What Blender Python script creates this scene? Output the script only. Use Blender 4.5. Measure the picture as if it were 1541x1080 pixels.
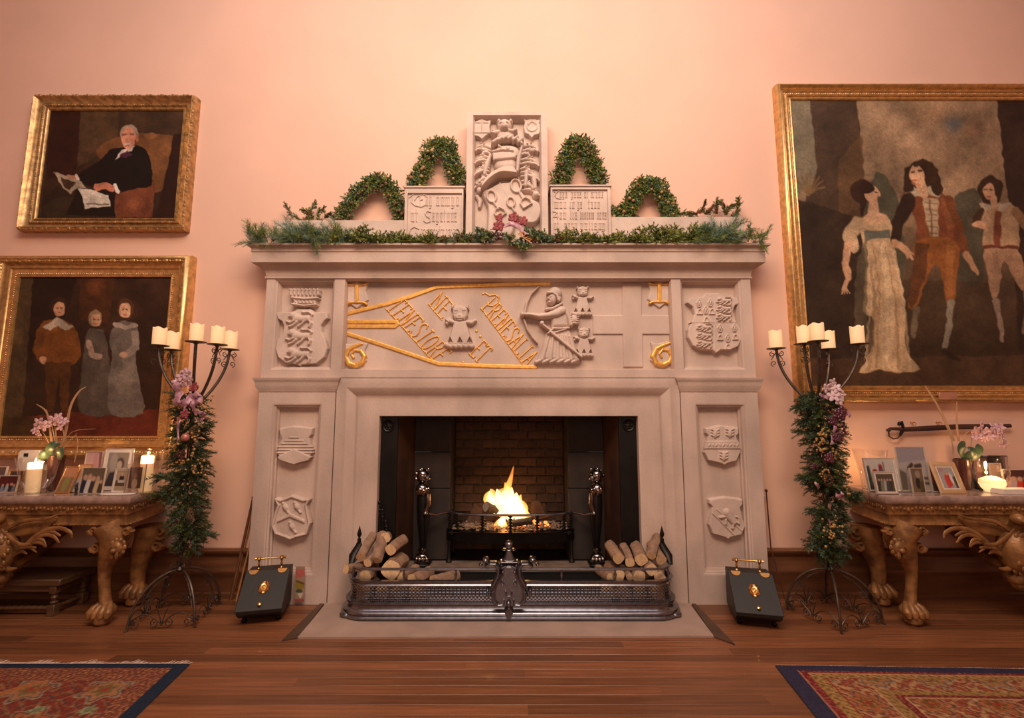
import bpy, math, random
import numpy as np
from mathutils import Vector, Matrix, Euler
random.seed(7); rng = np.random.default_rng(7)
SC = bpy.context.scene
for o in list(bpy.data.objects): bpy.data.objects.remove(o)
# ---------------------------------------------------------------- camera, light, exposure
FPX, CX, CY, HC = 720.0, 770.5, 540.0, 1.55
PIT = math.atan(FPX / 5940.0); CP, SP = math.cos(PIT), math.sin(PIT)
cam = bpy.data.cameras.new('camera'); cam.sensor_fit = 'HORIZONTAL'; cam.sensor_width = 36; cam.lens = FPX / 1541 * 36
cam.clip_start = 0.05; cam.clip_end = 60
co = bpy.data.objects.new('camera', cam); SC.collection.objects.link(co)
co.location = (0, 0, HC); co.rotation_euler = (math.pi / 2 + PIT, 0, 0); SC.camera = co
vs = SC.view_settings; vs.view_transform = 'Standard'; vs.look = 'None'; vs.gamma = 1; vs.use_curve_mapping = False; vs.exposure = 0.12
W0 = bpy.data.worlds.new('world'); SC.world = W0; W0.use_nodes = True
W0.node_tree.nodes['Background'].inputs[0].default_value = (1.0, 0.82, 0.68, 1); W0.node_tree.nodes['Background'].inputs[1].default_value = 0.12
def area(name, loc, aim, sx, sy, power, col):
    l = bpy.data.lights.new(name, 'AREA'); l.shape = 'RECTANGLE'; l.size = sx; l.size_y = sy; l.energy = power; l.color = col
    o = bpy.data.objects.new(name, l); SC.collection.objects.link(o); o.location = loc
    o.rotation_euler = (Vector(aim) - Vector(loc)).to_track_quat('-Z', 'Y').to_euler(); return o
area('high_window_light', (0.0, 1.4, 6.7), (0, 4.37, 4.7), 7.0, 1.4, 128, (0.80, 0.89, 1.0))
area('hall_lamp_light', (0.0, 0.4, 5.6), (0, 4.3, 1.3), 4.0, 1.2, 235, (1.0, 0.74, 0.54))
area('camera_side_fill', (0.0, -3.9, 2.8), (0, 4.3, 1.4), 5.0, 2.4, 65, (1.0, 0.84, 0.72))  # added weak warm fill from behind the camera
def point(name, loc, power, col, r=0.03):
    l = bpy.data.lights.new(name, 'POINT'); l.energy = power; l.color = col; l.shadow_soft_size = r
    o = bpy.data.objects.new(name, l); SC.collection.objects.link(o); o.location = loc; return o
# ---------------------------------------------------------------- pixel -> place helpers (on a plane of known depth, or the floor)
def ray(px, py):
    u = (np.asarray(px, float) - CX) / FPX; v = (np.asarray(py, float) - CY) / FPX
    return u, CP + v * SP, SP - v * CP
def W(px, py, Y):
    u, yd, zd = ray(px, py); t = Y / yd; return u * t, HC + zd * t
def WP(px, py, Y):
    x, z = W(px, py, Y); return (float(x), float(Y), float(z))
def WX(px, py, Y): return float(W(px, py, Y)[0])
def WZ(py, Y): return float(W(CX, py, Y)[1])
def F(px, py, Z=0.0):
    u, yd, zd = ray(px, py); t = (Z - HC) / zd; return float(u * t), float(yd * t)
def PXY(X, Y, Z):                                    # place -> pixel
    y = Y * CP + (Z - HC) * SP; z = (Z - HC) * CP - Y * SP
    return CX + FPX * X / y, CY - FPX * z / y
def K(Y): return Y / FPX / 1.02                      # metres per pixel at a depth
YW = F(770, 898)[1]; YE = 4.20; YS = 4.08
XC = WX(765, 620, YE)
# ---------------------------------------------------------------- materials
def lin(c): return tuple((x / 12.92 if x <= 0.04045 else ((x + 0.055) / 1.055) ** 2.4) for x in c)
def srgb(r, g, b): return lin((r / 255, g / 255, b / 255))
MATS = {}
def mat(name, col, rough=0.6, metal=0.0, var=0.12, scale=8.0, bump=0.0, bscale=40.0, coat=0.0, col2=None, stretch=(1, 1, 1), rnd=0.0, attr=False, emit=None, estr=0.0, spec=0.5, sss=0.0):
    if name in MATS: return MATS[name]
    m = bpy.data.materials.new(name); m.use_nodes = True; nt = m.node_tree; N, L = nt.nodes, nt.links
    b = N['Principled BSDF']; b.inputs['Roughness'].default_value = rough; b.inputs['Metallic'].default_value = metal
    b.inputs['Coat Weight'].default_value = coat; b.inputs['Specular IOR Level'].default_value = spec
    if sss: b.inputs['Subsurface Weight'].default_value = sss; b.inputs['Subsurface Scale'].default_value = 0.03
    tc = N.new('ShaderNodeTexCoord'); mp = N.new('ShaderNodeMapping'); mp.inputs['Scale'].default_value = stretch
    L.new(tc.outputs['Object'], mp.inputs['Vector'])
    if attr:
        a = N.new('ShaderNodeVertexColor'); a.layer_name = 'Col'; src = a.outputs['Color']
    else:
        n = N.new('ShaderNodeTexNoise'); n.inputs['Scale'].default_value = scale; n.inputs['Detail'].default_value = 5
        L.new(mp.outputs[0], n.inputs['Vector'])
        r = N.new('ShaderNodeValToRGB'); L.new(n.outputs['Fac'], r.inputs[0])
        c2 = col2 if col2 else tuple(min(1, x * (1 + var)) for x in col); c1 = tuple(x * (1 - var) for x in col)
        r.color_ramp.elements[0].position = 0.33; r.color_ramp.elements[1].position = 0.67
        r.color_ramp.elements[0].color = (*c1, 1); r.color_ramp.elements[1].color = (*c2, 1); src = r.outputs[0]
    if rnd:
        oi = N.new('ShaderNodeObjectInfo'); hs = N.new('ShaderNodeHueSaturation'); mr = N.new('ShaderNodeMapRange')
        mr.inputs['To Min'].default_value = 1 - rnd; mr.inputs['To Max'].default_value = 1 + rnd
        L.new(oi.outputs['Random'], mr.inputs['Value']); L.new(mr.outputs[0], hs.inputs['Value']); L.new(src, hs.inputs['Color']); src = hs.outputs[0]
    L.new(src, b.inputs['Base Color'])
    if bump:
        n2 = N.new('ShaderNodeTexNoise'); n2.inputs['Scale'].default_value = bscale; n2.inputs['Detail'].default_value = 4
        L.new(mp.outputs[0], n2.inputs['Vector']); bp = N.new('ShaderNodeBump'); bp.inputs['Strength'].default_value = bump; bp.inputs['Distance'].default_value = 0.01
        L.new(n2.outputs['Fac'], bp.inputs['Height']); L.new(bp.outputs[0], b.inputs['Normal'])
    if emit: b.inputs['Emission Color'].default_value = (*emit, 1); b.inputs['Emission Strength'].default_value = estr
    MATS[name] = m; return m
def glassmat(name, tint=(1, 1, 1), refl=0.10):
    if name in MATS: return MATS[name]
    m = bpy.data.materials.new(name); m.use_nodes = True; nt = m.node_tree; N, L = nt.nodes, nt.links; N.clear()
    o = N.new('ShaderNodeOutputMaterial'); t = N.new('ShaderNodeBsdfTransparent'); t.inputs[0].default_value = (*tint, 1)
    g = N.new('ShaderNodeBsdfGlossy'); g.inputs['Roughness'].default_value = 0.04; f = N.new('ShaderNodeLayerWeight'); f.inputs[0].default_value = 0.35
    mr = N.new('ShaderNodeMapRange'); mr.inputs['To Min'].default_value = refl * 0.5; mr.inputs['To Max'].default_value = 0.75
    x = N.new('ShaderNodeMixShader'); L.new(f.outputs['Facing'], mr.inputs['Value']); L.new(mr.outputs[0], x.inputs[0]); L.new(t.outputs[0], x.inputs[1]); L.new(g.outputs[0], x.inputs[2]); L.new(x.outputs[0], o.inputs[0])
    MATS[name] = m; return m
M_WALL = mat('peach_plaster', (0.78, 0.485, 0.365), 0.85, var=0.03, scale=1.5, bump=0.04, bscale=120, spec=0.2)
M_CEIL = mat('ceiling_plaster', (0.78, 0.62, 0.52), 0.9, var=0.02)
M_STONE = mat('carved_sandstone', (0.56, 0.42, 0.35), 0.85, var=0.16, scale=3.0, bump=0.25, bscale=90, spec=0.2, stretch=(1, 1, 0.5))
M_STONE2 = mat('pale_sandstone', (0.60, 0.46, 0.385), 0.85, var=0.13, scale=5.0, bump=0.25, bscale=90, spec=0.2)
M_HEARTH = mat('hearth_stone', (0.36, 0.25, 0.20), 0.75, var=0.12, scale=4, bump=0.15, bscale=60)
M_SLATE = mat('dark_border_stone', (0.075, 0.040, 0.024), 0.5, var=0.2, scale=4, bump=0.1)
M_GILT = mat('gilding', (0.86, 0.46, 0.11), 0.38, 0.55, var=0.18, scale=30, bump=0.12, bscale=150)
M_FRAME = mat('gilt_frame', (0.66, 0.40, 0.16), 0.33, 0.7, var=0.22, scale=25, bump=0.12, bscale=130)
M_FRAME_D = mat('aged_gilt_frame', (0.46, 0.27, 0.11), 0.36, 0.6, var=0.4, scale=22, bump=0.15, bscale=110)
M_PLANK = mat('polished_floor_boards', (0.175, 0.064, 0.026), 0.40, var=0.28, scale=3.0, stretch=(0.6, 14, 1), rnd=0.32, bump=0.06, bscale=30, coat=0.12)
M_WOOD = mat('dark_skirting_wood', (0.135, 0.052, 0.022), 0.38, var=0.25, scale=3, stretch=(0.6, 8, 8), bump=0.05, coat=0.2)
M_IRON = mat('black_iron', (0.018, 0.015, 0.014), 0.42, 0.7, var=0.2, bump=0.05)
M_STAND = mat('wrought_iron', (0.10, 0.075, 0.06), 0.45, 0.75, var=0.3, scale=20, bump=0.1)
M_STEEL = mat('burnished_steel', (0.25, 0.25, 0.28), 0.25, 0.95, var=0.15, scale=30)
M_POLISH = mat('polished_andiron_metal', (0.30, 0.27, 0.25), 0.14, 1.0, var=0.1)
M_BRASS = mat('brass', (0.80, 0.47, 0.16), 0.22, 1.0, var=0.08)
M_MARBLE = mat('grey_rose_marble', (0.33, 0.22, 0.18), 0.22, var=0.28, scale=14, coat=0.35)
M_CARVE = mat('worn_gilded_wood', (0.27, 0.125, 0.043), 0.42, 0.25, var=0.4, scale=14, bump=0.25, bscale=60)
M_PAINTATTR = mat('oil_on_canvas', (1, 1, 1), 0.5, attr=True, spec=0.3, bump=0.1, bscale=400)
M_PHOTO = mat('photographic_print', (1, 1, 1), 0.3, attr=True, spec=0.4)
M_RUG = mat('woven_wool', (1, 1, 1), 0.95, attr=True, spec=0.1, bump=0.5, bscale=300)
M_FRINGE = mat('cotton_fringe', (0.62, 0.46, 0.36), 0.9)
M_LEAF = mat('foliage', (1, 1, 1), 0.55, attr=True, spec=0.3)
M_BARK = mat('cut_log_bark', (0.26, 0.155, 0.10), 0.85, var=0.3, scale=18, bump=0.6, bscale=50)
M_ENDGRAIN = mat('sawn_end_grain', (0.74, 0.49, 0.27), 0.8, var=0.15, scale=40, rnd=0.18)
M_SOOT = mat('sooty_stone', (0.028, 0.018, 0.014), 0.8, var=0.25, scale=6, bump=0.15)
M_RUST = mat('rust_brown_iron_panel', (0.05, 0.02, 0.012), 0.55, 0.2, var=0.2, scale=8)
M_BRICK = mat('sooty_brick', (0.06, 0.028, 0.015), 0.9, var=0.3, scale=12, bump=0.5, rnd=0.35)
M_MORTAR = mat('brick_mortar', (0.13, 0.075, 0.042), 0.9, var=0.3, scale=10)
M_COALBOX = mat('grained_black_wood', (0.014, 0.011, 0.010), 0.55, var=0.3, scale=6, stretch=(14, 1, 1), coat=0.05, bump=0.08)
M_EMBER = mat('glowing_ember', (0.2, 0.02, 0.0), 0.8, emit=(1.0, 0.16, 0.03), estr=3.5)
M_CHAR = mat('charred_log', (0.03, 0.022, 0.018), 0.9, var=0.5, bump=0.8, bscale=30)
M_GLASS = glassmat('clear_glass')
# ---------------------------------------------------------------- mesh builder
class MB:
    def __init__(s): s.v = []; s.f = []; s.c = []; s.m = []; s.cm = 0
    def add(s, vs_, fs_, col=None):
        o = len(s.v); s.v += [tuple(p) for p in vs_]; s.f += [tuple(i + o for i in f) for f in fs_]; s.m += [s.cm] * len(fs_)
        if col is not None: s.c += [col] * len(vs_)
        return s
    def box(s, x0, x1, y0, y1, z0, z1, bev=0.0, M=None):
        if x0 > x1: x0, x1 = x1, x0
        if y0 > y1: y0, y1 = y1, y0
        if z0 > z1: z0, z1 = z1, z0
        b = min(bev, (x1 - x0) * .45, (y1 - y0) * .45, (z1 - z0) * .45)
        if b <= 0:
            v = [(x, y, z) for z in (z0, z1) for y in (y0, y1) for x in (x0, x1)]
            f = [(0, 2, 3, 1), (4, 5, 7, 6), (0, 1, 5, 4), (2, 6, 7, 3), (0, 4, 6, 2), (1, 3, 7, 5)]
        else:
            v = []; f = []; idx = {}
            X = (x0, x1); Y = (y0, y1); Z = (z0, z1); sg = (1, -1)
            for i in (0, 1):
                for j in (0, 1):
                    for k in (0, 1):
                        for a in range(3):
                            p = [X[i] + sg[i] * b, Y[j] + sg[j] * b, Z[k] + sg[k] * b]; p[a] = (X[i], Y[j], Z[k])[a]
                            idx[i, j, k, a] = len(v); v.append(tuple(p))
            for a in range(3):
                o1, o2 = [q for q in range(3) if q != a]
                for sv in (0, 1):
                    q = []
                    for (p1, p2) in ((0, 0), (1, 0), (1, 1), (0, 1)):
                        key = [0, 0, 0]; key[a] = sv; key[o1] = p1; key[o2] = p2; q.append(idx[(*key, a)])
                    f.append(tuple(q if (sv == 1) ^ (a == 1) else q[::-1]))
            for a in range(3):
                o1, o2 = [q for q in range(3) if q != a]
                for p1 in (0, 1):
                    for p2 in (0, 1):
                        k0 = [0, 0, 0]; k0[o1] = p1; k0[o2] = p2; k1 = list(k0); k1[a] = 1
                        q = [idx[(*k0, o1)], idx[(*k1, o1)], idx[(*k1, o2)], idx[(*k0, o2)]]
                        f.append(tuple(q))
            for i in (0, 1):
                for j in (0, 1):
                    for k in (0, 1): f.append((idx[i, j, k, 0], idx[i, j, k, 1], idx[i, j, k, 2]))
        if M is not None: v = [tuple(M @ Vector(p)) for p in v]
        return s.add(v, f)
    def prism(s, poly, y0, y1, bev=0.0, axis='y', M=None):
        n = len(poly); P = np.array(poly, float)
        area2 = np.sum(P[:, 0] * np.roll(P[:, 1], -1) - np.roll(P[:, 0], -1) * P[:, 1])
        if area2 < 0: P = P[::-1]
        rings = [(P, y1)]
        if bev:
            d1 = P - np.roll(P, 1, 0); d2 = np.roll(P, -1, 0) - P
            d1 /= np.linalg.norm(d1, axis=1)[:, None] + 1e-9; d2 /= np.linalg.norm(d2, axis=1)[:, None] + 1e-9
            nn = np.stack([-(d1 + d2)[:, 1], (d1 + d2)[:, 0]], 1); nn /= np.linalg.norm(nn, axis=1)[:, None] + 1e-9
            sgn = 1 if y1 > y0 else -1
            rings.append((P, y0 + sgn * bev)); rings.append((P + nn * bev, y0))
        else: rings.append((P, y0))
        vs_ = []
        for R, y in rings:
            for a, b in R:
                vs_.append((a, y, b) if axis == 'y' else ((a, b, y) if axis == 'z' else (y, a, b)))
        fs_ = [tuple(range(n))[::-1], tuple(range((len(rings) - 1) * n, len(rings) * n))]
        for r in range(len(rings) - 1):
            for i in range(n):
                j = (i + 1) % n; fs_.append((r * n + i, r * n + j, (r + 1) * n + j, (r + 1) * n + i))
        if M is not None: vs_ = [tuple(M @ Vector(p)) for p in vs_]
        return s.add(vs_, fs_)
    def tube(s, pts, rad, seg=8, closed=False, flat=1.0, up=None, col=None, taper_end=False):
        P = [Vector(p) for p in pts]; n = len(P)
        if not hasattr(rad, '__len__'): rad = [rad] * n
        vs_ = []; prev = None
        for i in range(n):
            a = P[(i - 1) % n] if (closed or i > 0) else P[i]; b = P[(i + 1) % n] if (closed or i < n - 1) else P[i]
            t = (b - a); t = t.normalized() if t.length > 1e-9 else Vector((0, 0, 1))
            if up is not None: u = Vector(up)
            elif prev is None: u = Vector((0, 0, 1)) if abs(t.z) < 0.9 else Vector((1, 0, 0))
            else: u = prev
            u = (u - t * u.dot(t)); u = u.normalized() if u.length > 1e-6 else t.orthogonal().normalized(); prev = u; w = t.cross(u)
            for k in range(seg):
                an = 2 * math.pi * k / seg; vs_.append(tuple(P[i] + (u * math.cos(an) * flat + w * math.sin(an)) * rad[i]))
        fs_ = []
        for i in range(n if closed else n - 1):
            for k in range(seg):
                j = (i + 1) % n; k2 = (k + 1) % seg; fs_.append((i * seg + k, i * seg + k2, j * seg + k2, j * seg + k))
        if not closed: fs_.append(tuple(range(seg))[::-1]); fs_.append(tuple((n - 1) * seg + k for k in range(seg)))
        return s.add(vs_, fs_, col)
    def lathe(s, prof, c, seg=20, M=None, cap=True, col=None):
        vs_ = [(r * math.cos(2 * math.pi * k / seg), r * math.sin(2 * math.pi * k / seg), z) for r, z in prof for k in range(seg)]
        if M is not None: vs_ = [tuple(M @ Vector(p)) for p in vs_]
        vs_ = [(p[0] + c[0], p[1] + c[1], p[2] + c[2]) for p in vs_]
        fs_ = [(i * seg + k, i * seg + (k + 1) % seg, (i + 1) * seg + (k + 1) % seg, (i + 1) * seg + k) for i in range(len(prof) - 1) for k in range(seg)]
        if cap: fs_ += [tuple(range(seg))[::-1], tuple((len(prof) - 1) * seg + k for k in range(seg))]
        return s.add(vs_, fs_, col)
    def ell(s, c, r, seg=14, M=None, col=None):
        if not hasattr(r, '__len__'): r = (r, r, r)
        rings = max(5, seg // 2 + 1); vs_ = []
        for i in range(1, rings):
            th = math.pi * i / rings
            for k in range(seg):
                ph = 2 * math.pi * k / seg; vs_.append((r[0] * math.sin(th) * math.cos(ph), r[1] * math.sin(th) * math.sin(ph), r[2] * math.cos(th)))
        vs_ += [(0, 0, r[2]), (0, 0, -r[2])]
        if M is not None: vs_ = [tuple(M @ Vector(p)) for p in vs_]
        vs_ = [(p[0] + c[0], p[1] + c[1], p[2] + c[2]) for p in vs_]
        T = len(vs_) - 2; fs_ = []
        for i in range(rings - 2):
            for k in range(seg): k2 = (k + 1) % seg; fs_.append((i * seg + k, (i + 1) * seg + k, (i + 1) * seg + k2, i * seg + k2))
        for k in range(seg): k2 = (k + 1) % seg; fs_.append((T, k, k2)); fs_.append((T + 1, (rings - 2) * seg + k2, (rings - 2) * seg + k))
        return s.add(vs_, fs_, col)
    def sweep(s, prof, path, N, closed=False, flip=1):
        """profile (u outward in the path's plane, v along N) swept along the path with mitred corners."""
        N = Vector(N).normalized(); P = [Vector(p) for p in path]; n = len(P); m = len(prof); vs_ = []
        for i in range(n):
            ds = []
            if closed or i > 0: ds.append((P[i] - P[i - 1]).normalized())
            if closed or i < n - 1: ds.append((P[(i + 1) % n] - P[i]).normalized())
            ns = [N.cross(d) * flip for d in ds]; o = sum(ns, Vector()); o = o.normalized()
            sc = 1.0 / max(0.2, o.dot(ns[0]))
            for (u, v) in prof: vs_.append(tuple(P[i] + o * u * sc + N * v))
        fs_ = []
        for i in range(n if closed else n - 1):
            j = (i + 1) % n
            for k in range(m - 1): fs_.append((i * m + k, j * m + k, j * m + k + 1, i * m + k + 1))
        if not closed: fs_ += [tuple(range(m)), tuple((n - 1) * m + k for k in range(m))[::-1]]
        return s.add(vs_, fs_)
def make_mesh(name, v, f, mats, smooth=40, cols=None, midx=None):
    me = bpy.data.meshes.new(name); me.from_pydata(v, [], f)
    for m in mats: me.materials.append(m)
    if midx is not None and len(mats) > 1: me.polygons.foreach_set('material_index', midx)
    if cols is not None and len(cols):
        a = me.color_attributes.new('Col', 'FLOAT_COLOR', 'POINT'); c = np.ones((len(v), 4), np.float32); c[:, :3] = np.asarray(cols); a.data.foreach_set('color', c.ravel())
    if smooth: me.polygons.foreach_set('use_smooth', [True] * len(f)); me.update(); me.set_sharp_from_angle(angle=math.radians(smooth))
    me.update(); return me
LOC = {}
def wloc(o): return LOC.get(o.name, Vector((0, 0, 0)))
def thing(name, label, cat, loc=(0, 0, 0), group=None, kind=None):
    o = bpy.data.objects.new(name, None); SC.collection.objects.link(o); o.location = loc; o.empty_display_size = 0.05; LOC[o.name] = Vector(loc)
    o['label'] = label; o['category'] = cat
    if group: o['group'] = group
    if kind: o['kind'] = kind
    return o
def obj(name, mb, m, parent=None, label=None, cat=None, group=None, kind=None, smooth=40, recalc=True):
    """link one mesh object; vertices are world coordinates, stored relative to the parent's base (or to the object's own base)"""
    ms = m if isinstance(m, (list, tuple)) else [m]
    V = np.array(mb.v, float)
    if parent is not None: base = wloc(parent)
    else:
        lo, hi = V.min(0), V.max(0); base = Vector(((lo[0] + hi[0]) / 2, (lo[1] + hi[1]) / 2, lo[2]))
    V = V - np.array(base)
    me = make_mesh(name, V.tolist(), mb.f, ms, smooth, mb.c if len(mb.c) == len(mb.v) else None, mb.m)
    if recalc and len(mb.f) < 60000:
        import bmesh
        b = bmesh.new(); b.from_mesh(me); bmesh.ops.recalc_face_normals(b, faces=b.faces); b.to_mesh(me); b.free()
        if smooth: me.set_sharp_from_angle(angle=math.radians(smooth))
    o = bpy.data.objects.new(name, me); SC.collection.objects.link(o)
    if parent is not None: o.parent = parent; LOC[o.name] = base
    else: o.location = base; LOC[o.name] = base
    if label: o['label'] = label
    if cat: o['category'] = cat
    if group: o['group'] = group
    if kind: o['kind'] = kind
    return o
def inst(name, me, M, parent, label=None):
    o = bpy.data.objects.new(name, me); SC.collection.objects.link(o); o.parent = parent
    L_ = Matrix.Translation(-wloc(parent)) @ M; o.matrix_local = L_; LOC[o.name] = M.to_translation()
    if label: o['label'] = label
    return o
# ---------------------------------------------------------------- shape functions in pixel space, used for carving and for painting
def seg_d(PX, PY, pts, r):
    pts = np.array(pts, float); n = len(pts)
    if not hasattr(r, '__len__'): r = np.linspace(r, r, n)
    elif len(r) == 2 and n != 2: r = np.linspace(r[0], r[1], n)
    q = np.full(PX.shape, 9e9)
    if n == 1: return np.hypot(PX - pts[0, 0], PY - pts[0, 1]) / r[0]
    for i in range(n - 1):
        a, b = pts[i], pts[i + 1]; d = b - a; L2 = max(1e-9, d @ d)
        t = np.clip(((PX - a[0]) * d[0] + (PY - a[1]) * d[1]) / L2, 0, 1)
        dist = np.hypot(PX - a[0] - t * d[0], PY - a[1] - t * d[1]); q = np.minimum(q, dist / (r[i] + (r[i + 1] - r[i]) * t))
    return q
def poly_sd(PX, PY, pts):
    pts = np.array(pts, float); inside = np.zeros(PX.shape, bool); d = np.full(PX.shape, 9e9)
    for i in range(len(pts)):
        a, b = pts[i], pts[(i + 1) % len(pts)]; e = b - a; L2 = max(1e-9, e @ e)
        t = np.clip(((PX - a[0]) * e[0] + (PY - a[1]) * e[1]) / L2, 0, 1)
        d = np.minimum(d, np.hypot(PX - a[0] - t * e[0], PY - a[1] - t * e[1]))
        c = ((a[1] > PY) != (b[1] > PY)) & (PX < (b[0] - a[0]) * (PY - a[1]) / ((b[1] - a[1]) if b[1] != a[1] else 1e-9) + a[0]); inside ^= c
    return np.where(inside, d, -d)
def smooth_pts(pts, n=4, closed=True):
    P = [np.array(p, float) for p in pts]; out = []; m = len(P)
    for i in range(m if closed else m - 1):
        p0 = P[(i - 1) % m] if closed or i > 0 else P[i]; p1 = P[i]; p2 = P[(i + 1) % m]; p3 = P[(i + 2) % m] if closed or i < m - 2 else p2
        for k in range(n):
            t = k / n; out.append(tuple(0.5 * ((2 * p1) + (-p0 + p2) * t + (2 * p0 - 5 * p1 + 4 * p2 - p3) * t * t + (-p0 + 3 * p1 - 3 * p2 + p3) * t ** 3)))
    if not closed: out.append(tuple(P[-1]))
    return out
def C(pts, r, h, b=0.0, flat=False, op='max'): return ('c', pts, r, h, b, flat, op)     # rounded stroke
def P(pts, h, bev=3.0, b=0.0, op='max'): return ('p', pts, bev, h, b, False, op)         # polygon with a rounded edge
def E(cx, cy, rx, ry, h, b=0.0, rot=0.0, op='max', flat=False): return ('e', (cx, cy, rx, ry, rot), 0, h, b, flat, op)
def prim_val(pr, PX, PY):
    k, g, r, h, b, flat, op = pr
    if k == 'p':
        sd = poly_sd(PX, PY, g); t = np.clip(sd / r, 0, 1); return sd > 0, b + h * np.sqrt(np.clip(1 - (1 - t) ** 2, 0, 1))
    if k == 'c': q = seg_d(PX, PY, g, r)
    else:
        cx, cy, rx, ry, rot = g; c, s_ = math.cos(rot), math.sin(rot); dx = PX - cx; dy = PY - cy; q = np.hypot((dx * c + dy * s_) / rx, (-dx * s_ + dy * c) / ry)
    dome = np.clip(1 - q * q, 0, 1) ** 0.5
    if flat: dome = np.clip((1 - q) * 4, 0, 1) ** 0.5
    return q < 1, b + h * dome
def pbounds(pr):
    k, g, r = pr[:3]
    if k == 'e': m = max(g[2], g[3]); return g[0] - m, g[0] + m, g[1] - m, g[1] + m
    a = np.array(g, float); m = 0 if k == 'p' else (max(r) if hasattr(r, '__len__') else r)
    return a[:, 0].min() - m, a[:, 0].max() + m, a[:, 1].min() - m, a[:, 1].max() + m
def relief(name, prims, Y, m, parent, res=0.7, xf=(0, 0, 1), label=None, tex=0.0, smooth=70, proj=None, embed=0.004, **kw):
    ox, oy, sc = xf; s_res = res * sc
    bs = np.array([pbounds(p) for p in prims if p[6] in ('max', 'add')]); x0, x1, y0, y1 = bs[:, 0].min(), bs[:, 1].max(), bs[:, 2].min(), bs[:, 3].max()
    nx = int((x1 - x0) / s_res) + 4; ny = int((y1 - y0) / s_res) + 4
    gx = x0 - s_res * 1.5 + np.arange(nx) * s_res; gy = y0 - s_res * 1.5 + np.arange(ny) * s_res
    PX, PY = np.meshgrid(gx, gy); H = np.zeros(PX.shape)
    for p in prims:
        bx0, bx1, by0, by1 = pbounds(p)
        i0, i1 = np.searchsorted(gx, (bx0 - s_res, bx1 + s_res)); j0, j1 = np.searchsorted(gy, (by0 - s_res, by1 + s_res))
        if i1 <= i0 or j1 <= j0: continue
        sl = (slice(j0, j1), slice(i0, i1)); ins, val = prim_val(p, PX[sl], PY[sl]); h = H[sl]
        if p[6] == 'max': H[sl] = np.where(ins, np.maximum(h, val), h)
        elif p[6] == 'add': H[sl] = np.where(ins & (h > 0), h + val, h)
        elif p[6] == 'sub': H[sl] = np.where(ins & (h > 0), np.maximum(h - val, 0.0005), h)
        elif p[6] == 'hole': H[sl] = np.where(ins, 0, h)
    if tex: H = np.where(H > 0.0006, H + tex * rng.random(H.shape), H)
    ppx, ppy = PX / sc + ox, PY / sc + oy
    X, Z = W(ppx, ppy, Y - .6 * float(H.max())) if proj is None else proj(ppx, ppy)
    on = H > 0; fm = on[:-1, :-1] | on[1:, :-1] | on[:-1, 1:] | on[1:, 1:]
    idx = np.arange(nx * ny).reshape(ny, nx); js, is_ = np.nonzero(fm)
    Fq = np.stack([idx[js, is_], idx[js + 1, is_], idx[js + 1, is_ + 1], idx[js, is_ + 1]], 1)
    used = np.unique(Fq); rm = np.full(nx * ny, -1); rm[used] = np.arange(len(used)); Fq = rm[Fq]
    V = np.stack([X.ravel(), Y - np.where(on, H, -embed).ravel(), Z.ravel()], 1)[used]
    b = MB(); b.v = V.tolist(); b.f = Fq.tolist(); b.m = [0] * len(Fq)
    return obj(name, b, m, parent, label=label, smooth=smooth, recalc=False, **kw)
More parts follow.
